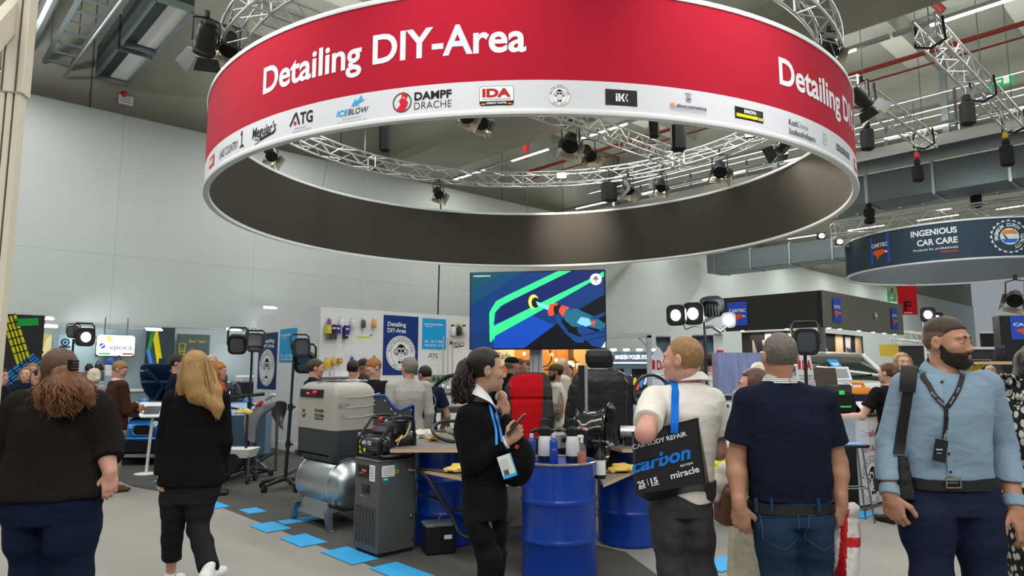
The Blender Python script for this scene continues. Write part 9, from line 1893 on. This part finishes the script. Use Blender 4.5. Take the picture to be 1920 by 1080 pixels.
bg('grey haired man hidden behind the brown haired woman by the display tank',1424,678,6.4,20,0,0,'#9aa0a6',hair='light',skin_='pink')
# --- woman with the brown bob and yellow jacket, half hidden
Y = 4.3; ye = cloth('yellow_jacket','#b9c51d',var=.08)
bob = lambda t,HD,m,h,J: hair_mass(t,HD,m,[('c',[(0,-.03,.03),(0,-.06,-.08),(0,-.05,-.13)],[.095,.08,.05]),('c',[(.06,.0,.03),(.075,-.015,-.07),(.07,-.01,-.12)],[.045,.045,.03]),('c',[(-.06,.0,.03),(-.075,-.015,-.07),(-.07,-.01,-.12)],[.045,.045,.03])],h=.006,groove=.003,freq=(60,6))
t,J,g = bg('woman with a dark brown bob, lime yellow jacket and long beige skirt',1410,690,Y,-68,-6,.02,ye,hair='brown',skin_='pink',fem=True,legs=None,hairfn=bob,h=.006,topname='jacket',build=1.1,hem=.55,arms=dict(r=((.12,.10,.62),(.02,.17,.60)),l=((.13,.02,.62),(.06,.16,.60))))
sk = cloth('beige_skirt','#b5ad9c',var=.06); z0,z1 = .10,.58*J['H']; c = J['pel']; S = SDF(.007); S.stack([(z1,c[0],c[1],.15,.13),(.75,c[0],c[1],.17,.16),(.45,c[0],c[1],.185,.18),(z0,c[0]-.01,c[1],.21,.20)],0,.02,p=2.2)
S.mesh('skirt',t,sk,folds=lambda x,y,z: .014*vnoise(x*16,y*16,z*2)+.003*vnoise(x*50,y*50,z*20))
hb = thing('handbag','brown leather handbag on the arm of the woman in the yellow jacket','bag',tuple(at(1357,975,4.05))); S = SDF(.006); a = V3(*at(1357,935,4.05)); S.stack([(a[2]-.13,a[0],a[1],.04,.11),(a[2],a[0],a[1],.045,.12),(a[2]+.1,a[0],a[1],.03,.1)],0,.02,p=3.5); S.mesh('bag_body',hb,mat('brown_leather','#5d3a22',.45,var=.12),folds=folds(.004)); m = MB(mat('brown_leather','#5d3a22')); m.tube(spline([at(1352,905,4.05),at(1362,870,4.05),at(1368,905,4.07)],5),.009,6); m.build('handle',hb,world=True)
cd = thing('cardigan','off white folded cardigan over the arm of the woman in the yellow jacket','garment',tuple(at(1350,940,4.0))); S = SDF(.007); S.chain([W3(1358,880,4.0),W3(1350,905,4.0),W3(1344,932,4.0)],[.05,.045,.03],.03); S.mesh('folds',cd,cloth('off_white_knit','#c9c2b4'),folds=folds(.008,9,5,3))
# --- woman in the black and white patterned coat at the edge
ptn = mat('patterned_knit','#16171a',.9,0,.02,3,bump=.6,bs=80); nt = ptn.node_tree; b = nt.nodes['Principled BSDF']; N,L = nt.nodes.new,nt.links.new
tc = N('ShaderNodeTexCoord'); mp = N('ShaderNodeMapping'); mp.inputs['Rotation'].default_value = (0,.5,0); mp.inputs['Scale'].default_value = (38,38,22); v = N('ShaderNodeTexVoronoi'); v.inputs['Randomness'].default_value = .35; L(tc.outputs['Object'],mp.inputs[0]); L(mp.outputs[0],v.inputs['Vector']); v.inputs['Scale'].default_value = 1
cr = N('ShaderNodeValToRGB'); cr.color_ramp.elements[0].position = .38; cr.color_ramp.elements[0].color = (*lin('#b9b9b2'),1); cr.color_ramp.elements[1].position = .46; cr.color_ramp.elements[1].color = (*lin('#121315'),1); L(v.outputs['Distance'],cr.inputs[0]); L(cr.outputs[0],b.inputs['Base Color'])
t,J,g = bg('woman in a shaggy black and white patterned coat, cut off at the edge',1948,640,3.5,10,0,0,ptn,hair='dark',skin_='pink',fem=True,legs='#16171a',build=1.35,h=.008,topname='coat',hairfn=long_hair(.1),hem=.3)
S = SDF(.007); a = J['nk']; S.stack([(a[2]-.10,a[0],a[1],.20,.17),(a[2]+.0,a[0],a[1],.165,.15),(a[2]+.08,a[0],a[1],.13,.13)],0,.03); S.mesh('shawl_collar',t,ptn,folds=lambda x,y,z: .02*vnoise(x*40,y*40,z*30))
fr = [([a+V3(math.sin(k*.35)*.15,math.cos(k*.35)*.14,.05),a+V3(math.sin(k*.35)*.17,math.cos(k*.35)*.16,.10),a+V3(math.sin(k*.35)*.20,math.cos(k*.35)*.19,.11)],3) for k in range(18)]
locks('collar_fringe',t,ptn,fr,r=.008,wob=.004,jit=.012,seed=2)
